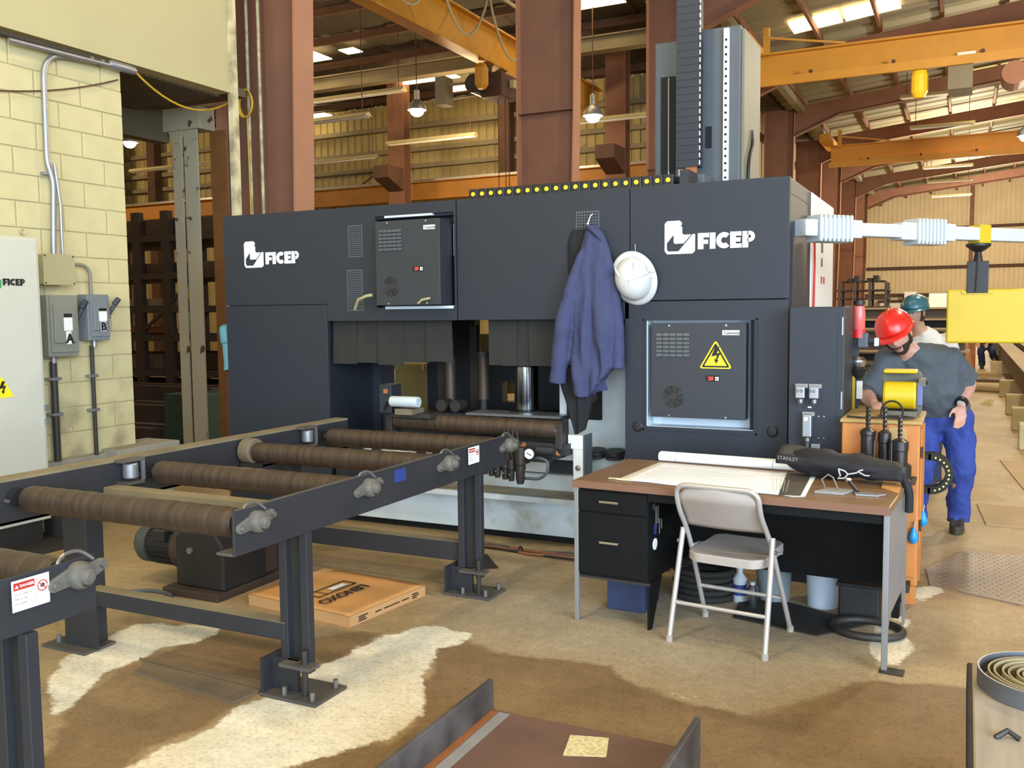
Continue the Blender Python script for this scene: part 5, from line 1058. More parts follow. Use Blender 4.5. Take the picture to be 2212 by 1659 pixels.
# safety glasses, small plates, folder
gl = thing('safety_glasses', 'white safety glasses resting on the black bag', 'glasses', (-.50, 4.74, ZT+.06))
MB().tube([(-.545, 4.735, ZT+.075), (-.535, 4.732, ZT+.045), (-.548, 4.735, ZT+.03), (-.515, 4.73, ZT+.035), (-.50, 4.73, ZT+.055), (-.515, 4.732, ZT+.07), (-.545, 4.735, ZT+.077)], .004, 6).build('lens_frame', 'white_plastic', gl, smooth=60)
MB().tube([(-.50, 4.73, ZT+.055), (-.46, 4.725, ZT+.065), (-.445, 4.722, ZT+.078), (-.43, 4.72, ZT+.082)], .004, 6).build('bridge', 'white_plastic', gl, smooth=60); MB().tube([(-.45, 4.722, ZT+.07), (-.42, 4.72, ZT+.055), (-.40, 4.72, ZT+.056)], .0035, 6).build('temple', 'white_plastic', gl, smooth=60)
g2 = thing('steel_plate', 'small grey steel plate with a wire loop on the desk', 'plate', (-.52, 4.48, ZT))
MB().prism([(-.09, -.05), (.04, -.055), (.075, .05), (-.04, .06)], (-.53, 4.52, ZT), (1, 0, 0), (0, 1, 0), (0, 0, .012)).build('plate', 'grey_fillet', g2, bevel=.002); MB().tube([(-.58, 4.55, ZT+.012), (-.60, 4.57, ZT+.05), (-.575, 4.60, ZT+.07), (-.55, 4.58, ZT+.06), (-.52, 4.53, ZT+.014)], .004, 6).build('wire', 'galv', g2, smooth=60)
g3 = thing('putty_knife', 'small grey putty knife with dark handle on the desk', 'knife', (-.40, 4.52, ZT))
MB().prism([(-.05, -.04), (.05, -.035), (.08, .01), (.0, .04), (-.06, .01)], (-.39, 4.52, ZT), (1, 0, 0), (0, 1, 0), (0, 0, .008)).build('blade', 'galv', g3, bevel=.002); MB().bar((-.435, 4.545, ZT+.008), (-.48, 4.60, ZT+.045), .018, .012).build('handle', 'black_plastic', g3, bevel=.003); MB().bar((-.478, 4.598, ZT+.044), (-.488, 4.61, ZT+.052), .02, .014).build('cap', 'chrome', g3)
MB().prism([(-.345, 4.72), (-.262, 4.60), (-.262, 4.98), (-.36, 5.0)], (0, 0, ZT), (1, 0, 0), (0, 1, 0), (0, 0, .004)).build('cardboard_sheet', 'cardboard', label='brown cardboard sheet under the bag at the desk corner', cat='cardboard')
# ---------------------------------------------------------------- folding chair
mat('chair_beige', 'a69b90', .45, var=.03, scale=6); mat('chair_tube', 'b9b2aa', .35, metal=.35, var=.03)
CR = math.radians(-7); CM = Matrix.Translation((-.995, 4.455, 0)) @ Matrix.Rotation(CR, 4, 'Z')
ch = thing('folding_chair', 'beige metal folding chair in front of the desk', 'chair', (-.995, 4.455, 0), CR)
class CB(MB):
    def w(s): s.v = [CM @ v for v in s.v]; return s
fr = fillet([(-.222, .215, .012), (-.205, -.055, .50), (-.20, -.20, .66), (-.20, -.235, .775), (.20, -.235, .775), (.20, -.20, .66), (.205, -.055, .50), (.222, .215, .012)], .13, 8)
CB().tube(fr, .0125, 10).w().build('front_leg_frame', 'chair_tube', ch, smooth=50)
for s in (-1, 1):
    lg = CB().tube([(s*.235, -.225, .012), (s*.226, -.12, .40), (s*.222, -.085, .535)], .0135, 10).w().build('leg', 'chair_tube', ch, smooth=50); CB().cyl((s*.235, -.2255, 0), (s*.235, -.224, .03), .017, n=12).w().build('foot_cap', 'chair_beige', lg); CB().cyl((s*.222, .2155, 0), (s*.222, .214, .03), .017, n=12).w().build('foot_cap', 'chair_beige', ch)
    CB().cyl((s*.228, -.10, .47), (s*.245, -.10, .47), .010, n=10).w().build('pivot', 'bolt', ch)
CB().cyl((-.228, -.18, .185), (.228, -.18, .185), .010, n=10).w().build('crossbar', 'chair_tube', ch, smooth=50); CB().cyl((-.215, .115, .195), (.215, .115, .195), .010, n=10).w().build('crossbar', 'chair_tube', ch, smooth=50)
def seat(u, v):
    a, b = u*2-1, v*2-1; r = .12
    hw = .192-.01*(b > 0); x = a*hw; y = .07+b*.205
    k = max(0, abs(a)-.72)/.28; m_ = max(0, abs(b)-.75)/.25
    if k > 0 and m_ > 0: y = .07+b*.205*(1-.12*k*m_); x = a*hw*(1-.12*k*m_)
    z = .435-.008*math.cos(a*1.4)*math.cos(b*1.2)+.006*b
    if u in (0, 1) or v in (0, 1): z -= .0
    return (x, y, z)
st = MB().grid(seat, 18, 18); nb = len(st.v)
edge = [i for i in range(19)]+[19*j+18 for j in range(1, 19)]+[18*19+i for i in range(17, -1, -1)]+[19*j for j in range(17, 0, -1)]
lo_ = [st.v[i]-Vector((0, 0, .042)) for i in edge]; st.v += lo_; m_ = len(edge)
st.f += [(edge[i], edge[(i+1) % m_], nb+(i+1) % m_, nb+i) for i in range(m_)]
st.v = [CM @ v for v in st.v]; st.build('seat', 'chair_beige', ch, smooth=50, bevel=.006)
def back(u, v):
    a = u*2-1; z = .555+.215*v; hw = .196
    if v > .5: 
        q_ = (v-.5)/.5; hw = .196-.075*(1-math.sqrt(max(0, 1-q_**2.6)))
    y0 = -.105-.13*min(1, (z-.555)/.16); y = y0+.025*math.cos(a*1.5)*-1+.02
    return (a*hw, y, z)
CBg = MB().grid(back, 16, 12); CBg.v = [CM @ v for v in CBg.v]; CBg.build('backrest', 'chair_beige', ch, smooth=60, solid=.006)
for s in (-1, 1): CB().tube([(s*.20, -.02, .435), (s*.208, .10, .42)], .008, 8).w().build('hinge_arm', 'chair_tube', ch)
# ---------------------------------------------------------------- things under the desk
mat('blue_box', '2f3a58', .6, var=.06); mat('bucket_grey', '7f8a8c', .6, var=.06)
MB().box(-1.70, -1.49, 4.60, 4.86, 0, .215).build('blue_box', 'blue_box', label='dark blue box standing under the desk drawers', cat='box', bevel=.006)
for x, y, r, h_, m_, lb in ((-.92, 5.14, .10, .26, 'bucket_grey', 'pale grey bucket behind the right leg of the chair'), (-.66, 5.13, .09, .25, 'reveal_blue', 'bluish grey bucket beside the pale one under the desk')):
    t = thing('bucket', lb, 'bucket', (x, y, 0)); MB().lathe([(r*.86, 0), (r, h_), (r*1.05, h_), (r*1.05, h_-.02), (r*1.0, h_-.03)], (x, y, 0), (0, 0, 1), 24, capb=False).build('body', m_, t, smooth=30); MB().cyl((x, y, h_-.06), (x, y, h_-.055), r*.95, n=24).build('contents', 'rubber', t); MB().tube(arc((x, y-r*.2, h_-.02), r*1.02, PI, 2*PI, 12, (1, 0, 0), (0, .8, .45)), .004, 6).build('bail', 'galv', t)
t = thing('black_crate', 'black crate at the right end under the desk', 'crate', (-.45, 5.02, 0)); MB().box(-.56, -.36, 4.95, 5.10, 0, .17).build('body', 'black_plastic', t, bevel=.01); MB().box(-.57, -.35, 4.94, 5.11, .17, .19).build('rim', 'rubber', t, bevel=.004)
t = thing('cable_spool', 'black hose coil on the floor under the desk', 'hose', (-1.3, 5.02, 0))
for k in range(5): MB().tube([(-1.28+(.16-.012*(k % 2))*math.cos(a), 5.02+(.13)*math.sin(a), .02+.035*k) for a in [2*PI*i/26 for i in range(26)]], .018, 8, True).build('loop', 'rubber', t, smooth=60)
t = thing('white_bottles', 'clear plastic bottle with white label under the desk', 'bottle', (-1.08, 5.05, 0))
MB().lathe([(.035, 0), (.038, .01), (.038, .13), (.015, .16), (.015, .18), (.018, .18), (.018, .2)], (-1.08, 5.02, 0), (0, 0, 1), 16).build('body', 'white_plastic', t, smooth=30); MB().lathe([(.0385, .04), (.0385, .10)], (-1.08, 5.02, 0), (0, 0, 1), 16, False, False).build('label', 'blue_sticker', t)
t = thing('spray_can', 'small silver can beside the plastic bottle under the desk', 'can', (-.99, 5.0, 0)); MB().lathe([(.03, 0), (.032, .005), (.032, .10), (.02, .12)], (-1.0, 4.96, 0), (0, 0, 1), 16).build('body', 'chrome', t, smooth=30); MB().cyl((-1.0, 4.96, .12), (-1.0, 4.96, .135), .014, n=10).build('cap', 'white_plastic', t)
MB().prism([(-1.1, 5.2), (-.4, 4.9), (-.62, 4.62), (-1.05, 4.72)], (0, 0, 0), (1, 0, 0), (0, 1, 0), (0, 0, .008)).build('under_desk_sheet', 'rubber', label='thin dark sheet on the floor under the desk', cat='mat')  # flat dark sheet laid on the floor
MB().tube([(-1.45, 5.05, .03), (-1.40, 4.98, .04), (-1.36, 5.03, .03)], .015, 6).build('rag', 'stock_orange', label='small orange rag beside the black hose coil', cat='rag')
t = thing('steel_ring', 'dark steel ring lying by the right desk leg', 'ring', (-.36, 4.72, 0)); MB().tube([(-.40+.16*math.cos(a), 4.78+.13*math.sin(a), .02) for a in [2*PI*i/28 for i in range(28)]], .02, 8, True).build('ring', 'steel_dark', t, smooth=60)
# ---------------------------------------------------------------- coat, apron and hard hat on the machine front
mat('coat_navy', '373b5a', .85, var=.08, scale=12); mat('cloth_black', '19181a', .9, var=.15, scale=10)
def garment(name, prof, m_, parent, yb, depth, folds, seed, hem):
    "loft: prof = (z, xl, xr); closed around, folds in depth"
    rows = []; NU = 44; v_ = []
    NV = 30; zs = [p[0] for p in prof]
    def at(z):
        for (z0, a0, b0), (z1, a1, b1) in zip(prof, prof[1:]):
            if z <= z0 and z >= z1:
                k = (z0-z)/(z0-z1); k = k*k*(3-2*k)*.35+k*.65; return a0+(a1-a0)*k, b0+(b1-b0)*k
        return prof[-1][1:]
    def fn(u, v):
        z = zs[0]+(zs[-1]-zs[0])*v; xl, xr = at(z); a = 2*PI*u; cx, hw = (xl+xr)/2, (xr-xl)/2
        s = -math.cos(a); front = math.sin(a)
        x = cx+hw*s
        amp = min(1, .25+v*1.3)
        f_ = (math.sin(s*folds+seed+v*1.5)*.5+math.sin(s*folds*1.9+seed*2-v*2.2)*.3)*.020*amp
        y = yb-depth*(.35+.65*min(1, v*2.2))*max(0, front)**.7 if front > 0 else yb+.004
        if front > 0: y += f_*front**.5
        return (x, y, z+hem(s)*max(0, v-.75)*4)
    return MB().grid(fn, NU, NV).build(name, m_, parent, smooth=70)
JACKET = 1
ap = thing('black_apron', 'black garment hanging behind the navy jacket', 'garment', (-2.3, 5.6, .8))
garment('body', [(2.13, -2.33, -2.23), (2.05, -2.36, -2.22), (1.8, -2.36, -2.2), (1.4, -2.36, -2.16), (1.12, -2.42, -2.18), (.95, -2.36, -2.2), (.80, -2.31, -2.24)], 'cloth_black', ap, F-.012, .045, 7, 2.1, lambda s: .02*s)
hk = thing('wire_hook', 'thin white wire hook above the navy jacket', 'hook', (-2.2, 5.65, 2.15))
MB().tube([(-2.19, F-.004, 2.225), (-2.195, F-.03, 2.21), (-2.205, F-.04, 2.17), (-2.205, F-.05, 2.12)], .0035, 6).build('hook', 'sign_white', hk); MB().tube([(-2.205, F-.04, 2.175), (-2.225, F-.04, 2.14)], .003, 6).build('branch', 'sign_white', hk)
mat('hat_white', 'c8c6c0', .35, var=.03)
def hard_hat(parent, M4, m_, sc=1.0, brim=1.0, ridge=True, full=False, suspension=False):
    "crown along +z, front along -y in the frame M4"
    def fn(u, v):
        a = 2*PI*u; t = v*PI/2
        r = math.cos(t)**.75; x = .112*r*math.cos(a); y = .138*r*math.sin(a); z = .125*math.sin(t)
        if ridge and abs(math.cos(a)) < .25 and v < .98: z += .006
        return M4 @ (Vector((x, y, z))*sc)
    h = MB().grid(fn, 40, 12).build('hat_shell', m_, parent, smooth=50, solid=.003)
    def br(u, v):
        a = 2*PI*u; fr = max(0, -math.sin(a)); e = (.045 if full else .006+.045*fr**2)*brim
        return M4 @ (Vector(((.111+e*v)*math.cos(a), (.137+e*v)*math.sin(a), .004-.012*v*(1+fr)))*sc)
    MB().grid(br, 40, 3).build('hat_brim', m_, parent, smooth=50, solid=.004)
    return h
ht = thing('hard_hat', 'white full-brim hard hat hanging on the machine', 'hard hat', (-1.893, 5.6, 1.64))
M4 = Matrix.Translation((-1.895, F-.05, 1.80)) @ Matrix.Rotation(math.radians(90+10), 4, 'X') @ Matrix.Rotation(math.radians(14), 4, 'Z')
hard_hat(ht, M4, 'hat_white', 1.0, .85, False, True)
for s in (-1, 1): MB().tube([M4 @ Vector((s*.05*k_, .10-.02*i, .06+.055*math.sin(min(1, .3+i*.16)*PI/2))) for i, k_ in enumerate((1.3, 1.25, 1.1, .9, .6, .3))], .007, 6).build('ridge', 'hat_white', ht, smooth=60)
for a in (.55, -.1): MB().ob(M4 @ Vector((.118, .06*a, .02)), (.012, .03, .02), M4.to_3x3()).build('slot_tab', 'hat_white', ht)
MB().tube([(-1.893, F-.002, 2.03), (-1.897, F-.02, 2.02), (-1.893, F-.012, 1.94)], .003, 6).build('hook', 'chrome', ht)
# ---------------------------------------------------------------- orange cabinet with tool shelf
mat('orange_paint', 'c9813c', .5, hex2='b56f30', scale=4, contrast=.2, var=0); mat('tan_top', 'a98a52', .6, var=.08)
oc = thing('orange_cabinet', 'worn orange steel cabinet behind the right end of the desk', 'cabinet', (-.4, 5.6, 0))
MB().box(-.60, -.205, 5.34, 5.90, .10, .975).build('body', 'orange_paint', oc, bevel=.008); MB().box(-.61, -.195, 5.33, 5.91, .975, .995).build('top', 'tan_top', oc, bevel=.006)
MB().box(-.205, -.198, 5.42, 5.86, .30, .93).build('side_door', 'orange_paint', oc, bevel=.003)
for z in (.42, .82): MB().box(-.20, -.19, 5.40, 5.43, z-.03, z+.03).build('hinge', 'steel_dark', oc)
for x in (-.57, -.24):
    for y in (5.37, 5.86): MB().box(x-.03, x+.03, y-.03, y+.03, 0, .10).build('foot', 'orange_paint', oc)
MB().box(-.58, -.215, 5.335, 5.34, .15, .72).build('front_door', 'orange_paint', oc, bevel=.003)
MB().box(-.52, -.215, 5.15, 5.34, .685, .70).build('tool_shelf', 'steel_dark', oc, bevel=.003)
MB().box(-.285, -.235, 5.20, 5.34, .10, .13).build('toe_bar', 'steel_dark', oc)
MB().box(-.36, -.27, 5.336, 5.342, .87, .96).build('worn_patch', 'tan_top', oc)
for k, (x, y, z, lb) in enumerate(((-.19, 5.60, .38, 'upper blue tag hanging on the orange cabinet'), (-.225, 5.33, .34, 'lower blue tag hanging on the orange cabinet'))):
    tg = thing('blue_tag', lb, 'tag', (x, y-.01, z)); MB().lathe([(.008, 0), (.022, .015), (.026, .035), (.014, .07), (.008, .085)], (x, y-.012, z), (0, 0, 1), 12).build('tag', mat('tag_blue', '1787c8', .4, var=.05) if 'tag_blue' not in MATS else 'tag_blue', tg, smooth=40); MB().tube([(x, y-.012, z+.08), (x+.004, y-.008, z+.12)], .004, 6).build('ring', 'chrome', tg)
# drill tool holders on the shelf
mat('tool_steel', '4a4746', .3, metal=.8, var=.1, scale=20)
for (x, y, segs, bit, lb) in ((-.458, 5.26, [(.040, 0), (.040, .05), (.044, .055), (.044, .12), (.036, .125), (.036, .22), (.040, .225), (.040, .245), (.018, .26)], (.013, .13), 'leftmost of three steel drill holders behind the desk'),
    (-.375, 5.27, [(.032, 0), (.034, .05), (.030, .055), (.030, .18), (.034, .185), (.034, .235), (.016, .25)], (.011, .14), 'middle drill holder behind the desk'),
    (-.297, 5.22, [(.058, 0), (.060, .01), (.060, .075), (.048, .085), (.040, .09), (.040, .15), (.044, .155), (.044, .20), (.02, .215)], (.012, .13), 'rightmost squat drill holder at the desk corner')):
    t = thing('drill_holder', lb, 'tool holder', (x, y, .70)); MB().lathe(segs, (x, y, .70), (0, 0, 1), 22).build('body', 'tool_steel', t, smooth=25)
    r, L_ = bit; z0 = .70+segs[-1][1]
    def helix(u, v, x=x, y=y, z0=z0, r=r, L_=L_):
        a = 2*PI*u+v*9; rr = r*(.72+.28*math.cos(2*PI*u*2)**2)*(1 if v < .93 else (1-v)/.07+.02); return (x+rr*math.cos(a), y+rr*math.sin(a), z0-.005+L_*v)
    MB().grid(helix, 16, 24).build('drill_bit', 'tool_steel', t, smooth=40)
    MB().lathe([(segs[1][0]+.002, segs[1][1]-.012), (segs[1][0]+.002, segs[1][1]-.004)], (x, y, .70), (0, 0, 1), 22, False, False).build('ring', 'steel_dark', t)
for x, y, lb in ((-.42, 5.20, 'thin drill bit standing between the left holders'), (-.335, 5.185, 'thin drill bit standing between the right holders')):
    t = thing('drill_bit', lb, 'drill bit', (x, y, .70)); MB().cyl((x, y, .70), (x, y, .90), .006, n=8).build('shank', 'tool_steel', t, smooth=40); MB().cyl((x, y, .70), (x, y, .72), .012, n=10).build('socket', 'steel_dark', t)
# yellow drum lamp on top of the cabinet
yl = thing('yellow_drum', 'yellow drum in a grey frame on the orange cabinet', 'drum', (-.32, 5.62, .995))
MB().lathe([(.02, 0), (.07, .002), (.076, .012), (.076, .158), (.07, .168), (.02, .17)], (-.405, 5.55, 1.115), (1, 0, 0), 26).build('drum', 'yellow_safety', yl, smooth=30)
mat('frame_grey', '5c5a4c', .6, var=.08)
MB().prism(rrect(.21, .25, .03), (-.315, 5.64, 1.12), UX, UZ, (0, .03, 0)).build('back_frame', 'frame_grey', yl, bevel=.004); MB().box(-.41, -.235, 5.56, 5.68, 1.235, 1.255).build('top_cap', 'yellow_safety', yl, bevel=.008); MB().box(-.40, -.23, 5.50, 5.68, .995, 1.03).build('base', 'frame_grey', yl, bevel=.004)
MB().box(-.235, -.205, 5.52, 5.60, 1.06, 1.19).build('end_box', mat('end_blue', '56628c', .5, var=.05), yl, bevel=.006); MB().box(-.225, -.19, 5.52, 5.62, 1.17, 1.21).build('bracket', 'frame_grey', yl); MB().cyl((-.19, 5.54, 1.19), (-.18, 5.54, 1.19), .012, n=10).build('knob', 'black_plastic', yl)
cc = yl
MB().tube([(-.35+.055*math.cos(a), 5.40+.02*math.sin(a)*0, 1.035+.06*math.sin(a)) for a in [-PI/2+2*PI*i/26 for i in range(26)]], .006, 6, True).build('loop', 'rubber', cc, smooth=60)
MB().tube([(-.58, 5.40, 1.003), (-.50, 5.36, 1.003), (-.40, 5.40, 1.003), (-.30, 5.37, 1.003), (-.24, 5.42, 1.005), (-.30, 5.46, 1.005), (-.42, 5.43, 1.008)], .006, 6).build('strand', 'rubber', cc, smooth=60)
# cable chain looping out beside the cabinet
c2 = thing('cable_chain', 'looped black cable chain with yellow dots beside the orange cabinet', 'cable chain', (-.1, 6.2, .3))
for k in range(13):
    a = PI/2-k*PI/12; cx, cz = -.175+.105*math.cos(a), .575+.105*math.sin(a)
    R_ = Matrix.Rotation(-(a-PI/2), 3, 'Y'); l = MB().ob((cx, 6.26, cz), (.034, .10, .045), R_).build('link', 'rubber', c2, bevel=.004)
    if 0 < k < 12: MB().cyl((cx*1+0, 6.206, cz), (cx, 6.21, cz), .006, n=10).build('dot', mat('dot_pale', 'd8d878', .5, var=0) if 'dot_pale' not in MATS else 'dot_pale', l)
for z in (.47, .68): MB().box(-.60, -.175, 6.21, 6.31, z-.02, z+.02).build('straight_run', 'rubber', c2)
MB().box(-.62, -.58, 6.18, 6.34, 0, .75).build('stand', 'steel_dark', c2)
# ---------------------------------------------------------------- floor plates on the right
mat('ply_tan', 'a68a60', .8, var=.08, scale=2); mat('tread_steel', '84705a', .6, metal=.1, var=.1, scale=3)
tp = thing('tread_plate', 'diamond tread steel plate on the floor at the right', 'plate', (.3, 6.2, 0))
pq = [(-.185, 6.10), (-.15, 5.75), (.30, 5.55), (1.1, 5.55), (1.1, 6.75), (.0, 6.62)]
MB().prism(pq, (0, 0, 0), (1, 0, 0), (0, 1, 0), (0, 0, .008)).build('plate', 'tread_steel', tp)
mb = MB()
for i in range(30):
    for j in range(24):
        x, y = -.12+i*.042+(.021 if j % 2 else 0), 5.62+j*.047
        if pdist((x, y), pq) > .02:
            a = PI/4 if (i+j) % 2 else -PI/4; c_, s_ = math.cos(a), math.sin(a); mb.add([(x+c_*.016, y+s_*.016, .008), (x-s_*.005, y+c_*.005, .008), (x-c_*.016, y-s_*.016, .008), (x+s_*.005, y-c_*.005, .008), (x, y, .0115)], [(0, 1, 4), (1, 2, 4), (2, 3, 4), (3, 0, 4)])
mb.build('tread_pattern', 'tread_steel', tp, kind='stuff')
for p_, lb in (([(.114, 8.31), (.62, 8.28), (.60, 7.55), (.168, 7.53)], 'pale rectangular sheet lying on the floor beside the man'), ([(-.03, 9.5), (.05, 8.52), (.33, 8.56)], 'triangular tan board on the floor behind the man'), ([(.35, 10.8), (1.3, 10.6), (1.2, 9.1), (.49, 9.1)], 'large tan sheet on the floor at the right edge')):
    MB().prism(p_, (0, 0, 0), (1, 0, 0), (0, 1, 0), (0, 0, .01)).build('floor_sheet', 'ply_tan', label=lb, cat='sheet')
# ---------------------------------------------------------------- wooden bench with strap coil, bottom right
mat('bench_wood', '8f8272', .8, hex2='a89a88', scale=3, stretch=(9, .7, 1), contrast=.25, var=0)
bn = thing('timber_bench', 'grey weathered timber bench at the bottom right corner', 'bench', (.5, 2.4, 0))
for k in range(3): MB().box(.045+k*.26, .30+k*.26, 1.3, 3.37, .36, .42).build('plank', 'bench_wood', bn, bevel=.006)
MB().box(.03, .05, 1.3, 3.38, .30, .415).build('dark_side', 'rubber', bn, bevel=.008)  # left face of the bench, set darker than the planks
for x in (.09, .75):
    for y in (1.5, 3.25): MB().box(x-.045, x+.045, y-.045, y+.045, 0, .36).build('leg', 'bench_wood', bn)
mat('strap_steel', '6e7076', .45, metal=.5, var=.1); mat('strap_tan', '9a8a66', .7, var=.12)
sc = thing('strap_coil', 'coil of flat steel strap on the timber bench', 'coil', (.25, 3.18, .42))
for k, (r, zz, m_) in enumerate(((.195, .055, 'strap_steel'), (.17, .05, 'strap_tan'), (.15, .052, 'strap_tan'), (.13, .05, 'strap_tan'), (.11, .047, 'strap_tan'), (.09, .05, 'strap_tan'), (.07, .046, 'strap_tan'))):
    MB().lathe([(r-.004, 0), (r, 0), (r, zz), (r-.005, zz), (r-.005, .002)], (.252+.004*(k % 2), 3.19-.004*(k % 3), .42), (.02, .01*(k % 2), 1), 36, False, False).build('turn', m_, sc, smooth=40)
MB().tube([(.10, 2.78, .423), (.13, 2.80, .44), (.16, 2.79, .425)], .008, 6).build('scrap_wire', 'steel_dark', label='bit of dark wire on the timber bench', cat='wire')
# ---------------------------------------------------------------- far stock on the right
mat('far_steel', '5a4632', .75, var=.15, scale=2); mat('far_tan', '9c8258', .8, var=.1, scale=2); mat('dunnage', 'b5a47c', .85, var=.1)
for k, (x0, x1, y0, y1, z0, z1, lb) in enumerate(((.80, 1.12, 11.5, 36, .30, .62, 'long brown steel beam stacked along the right edge'), (1.2, 1.7, 12.0, 34, .30, .70, 'second long beam further right of the stacked beam'))):
    t = thing('stock_beam', lb, 'beam', ((x0+x1)/2, 20, z0)); MB().box(x0, x1, y0, y1, z1-.025, z1).build('flange', 'far_tan', t); MB().box((x0+x1)/2-.015, (x0+x1)/2+.015, y0, y1, z0+.025, z1-.025).build('web', 'far_steel', t); MB().box(x0, x1, y0, y1, z0, z0+.025).build('flange', 'far_steel', t); MB().box(x0-.01, x0, y0, y1, z0, z1).build('side_plate', 'far_steel', t)
for k, (y, lb) in enumerate(((11.8, 'nearest pale timber block under the long beams'), (13.6, 'second pale timber block under the long beams'), (15.6, 'third pale timber block under the long beams'), (18.6, 'fourth pale timber block under the long beams'), (25, 'farthest timber block under the long beams'))): MB().box(.56, 1.8, y-.1, y+.1, 0, .30).build('timber_block', 'dunnage', label=lb, cat='timber', bevel=.015)
MB().cyl((.10, 19.6, .09), (.66, 19.3, .09), .085, n=14).build('floor_pipe', 'dunnage', label='pale round pole lying on the floor beyond the man', cat='pole', smooth=40)
for (y, h_, m_, lb) in ((22.3, .06, 'far_steel', 'brown plank on the far floor beyond the pole'), (24.0, .08, 'far_tan', 'tan plank on the far floor near the crouching worker')): MB().box(-.1, .72, y-.3, y+.3, 0, h_).build('floor_plank', m_, label=lb, cat='plank')
t = thing('paper_scrap', 'crumpled paper scrap on the far floor', 'paper', (.33, 17.1, 0)); MB().add([(.22, 17, 0), (.42, 17, .0), (.45, 17.15, .08), (.30, 17.2, .05), (.25, 17.15, .02), (.36, 17.05, .09)], [(0, 1, 5), (1, 2, 5), (2, 3, 5), (3, 4, 5), (4, 0, 5), (0, 4, 3, 2, 1)]).build('paper', 'old_paper', t)
MB().box(-.05, .24, 27, 27.6, 0, .66).build('orange_bin', 'orange_paint', label='orange bin beside the far worker', cat='bin', bevel=.02)
# stack of long sections behind the two men
for k in range(9):
    z = .002+k*.178; x0 = -1.9+.1*(k % 3); t_lab = ('bottom', 'second', 'third', 'fourth', 'fifth', 'sixth', 'seventh', 'eighth', 'top')[k]
    t = thing('stock_section', '%s brown steel section in the stack behind the men' % t_lab, 'steel section', (-.9, 16.2, z)); MB().box(x0, .0+.06*(k % 2), 16.0, 16.5, z, z+.03).build('flange', 'far_tan' if k % 2 else 'far_steel', t); MB().box(x0, .0, 16.2, 16.24, z+.03, z+.148).build('web', 'void_black' if k % 3 == 1 else 'far_steel', t); MB().box(x0, .0, 16.0, 16.5, z+.148, z+.176).build('flange', 'far_tan' if k > 6 else 'far_steel', t)
# dark crate stack on a stand
t = thing('crate_stack', 'dark slatted metal crate stack beyond the machine', 'crate', (-1.85, 20.2, 0))
for x in (-2.33, -2.05, -1.75, -1.45): 
    for y in (19.9, 20.6): MB().box(x-.025, x+.025, y-.025, y+.025, 0, 2.12).build('post', 'far_steel', t)
for k in range(12): MB().box(-2.38, -1.40, 19.88+.02*(k % 2), 20.62, .12+k*.165, .155+k*.165).build('slat', 'stock_brown' if k % 3 else 'far_steel', t)
for k in range(7): MB().box(-2.3+k*.12, -2.2+k*.12, 19.95, 20.5, 2.12, 2.15+.05*(k % 3)).build('scrap', 'stock_brown', t)
# items along the end wall
MB().box(-3.95, -3.15, 70.9, 71.0, 1.7, 2.7).build('wall_sign', 'sign_white', label='white sign on the far end wall above the men', cat='sign')
MB().box(-2.2, -.4, 66, 66.2, 1.3, 2.5).build('pale_board', 'panel_white', label='pale board with a dark window by the far wall', cat='board'); MB().box(-2.25, -.35, 66, 66.3, 0, 1.3).build('board_base', 'far_steel', label='dark base below the pale board by the far wall', cat='cabinet')
t = thing('far_truck', 'pale vehicle roof near the far wall at the right', 'vehicle', (2.0, 60, 0)); MB().prism([(0, 0), (0, 1.9), (.5, 2.6), (5, 2.6), (5, 0)], (.2, 60, 0), UX, UZ, (0, 2.2, 0)).build('body', 'panel_white', t, bevel=.1); MB().box(.3, 5.1, 59.98, 60, .9, 1.5).build('stripe', 'far_steel', t)
# ---------------------------------------------------------------- people
mat('skin_a', 'b98a74', .55, var=.04, scale=30); mat('skin_b', 'b08468', .55, var=.04, scale=30); mat('hair_dark', '2a1e18', .7, var=.2, scale=60)
mat('tee_grey', '4a5054', .85, var=.06, scale=14); mat('jeans_blue', '2c3f86', .85, var=.12, scale=16); mat('boot', '3a3226', .75, var=.15); mat('tee_white', 'c8c2b8', .85, var=.04, scale=14)
mat('hat_red', 'd8281c', .3, var=.03); mat('hat_teal', '2b5c64', .3, var=.08, scale=10); mat('lip', '8c5a4c', .6, var=0); mat('eye_white', 'd8d4cc', .3, var=0); mat('iris', '241a14', .3, var=0); mat('work_navy', '27304e', .85, var=.1, scale=14)
def limb(pts):
    "chain of tapered capsules: pts = [(vec, radius), ...]"
    mb = MB()
    for p, r in pts: mb.sphere(p, r, 14, 10)
    for (p, r), (q, k) in zip(pts, pts[1:]):
        if (Vector(q)-Vector(p)).length > 1e-4: mb.cyl(p, q, r, k, 16)
    return mb
def torso(rings, side, n=24):
    "closed loft of ellipses: rings = [(centre, half width, half depth)], side = across the shoulders"
    side = Vector(side).normalized(); vs = []; m = len(rings); fs = []
    for i, (c, a, d) in enumerate(rings):
        ax = (Vector(rings[min(i+1, m-1)][0])-Vector(rings[max(i-1, 0)][0])).normalized(); sd = (side-ax*side.dot(ax)).normalized(); fw = ax.cross(sd)
        for k in range(n):
            t = 2*PI*k/n; ct, st = math.cos(t), math.sin(t); e = .8
            vs.append(Vector(c)+sd*a*math.copysign(abs(ct)**e, ct)+fw*d*math.copysign(abs(st)**e, st))
    for i in range(m-1): fs += [(i*n+k, i*n+(k+1) % n, (i+1)*n+(k+1) % n, (i+1)*n+k) for k in range(n)]
    fs += [tuple(range(n-1, -1, -1)), tuple((m-1)*n+k for k in range(n))]
    return MB().add(vs, fs)
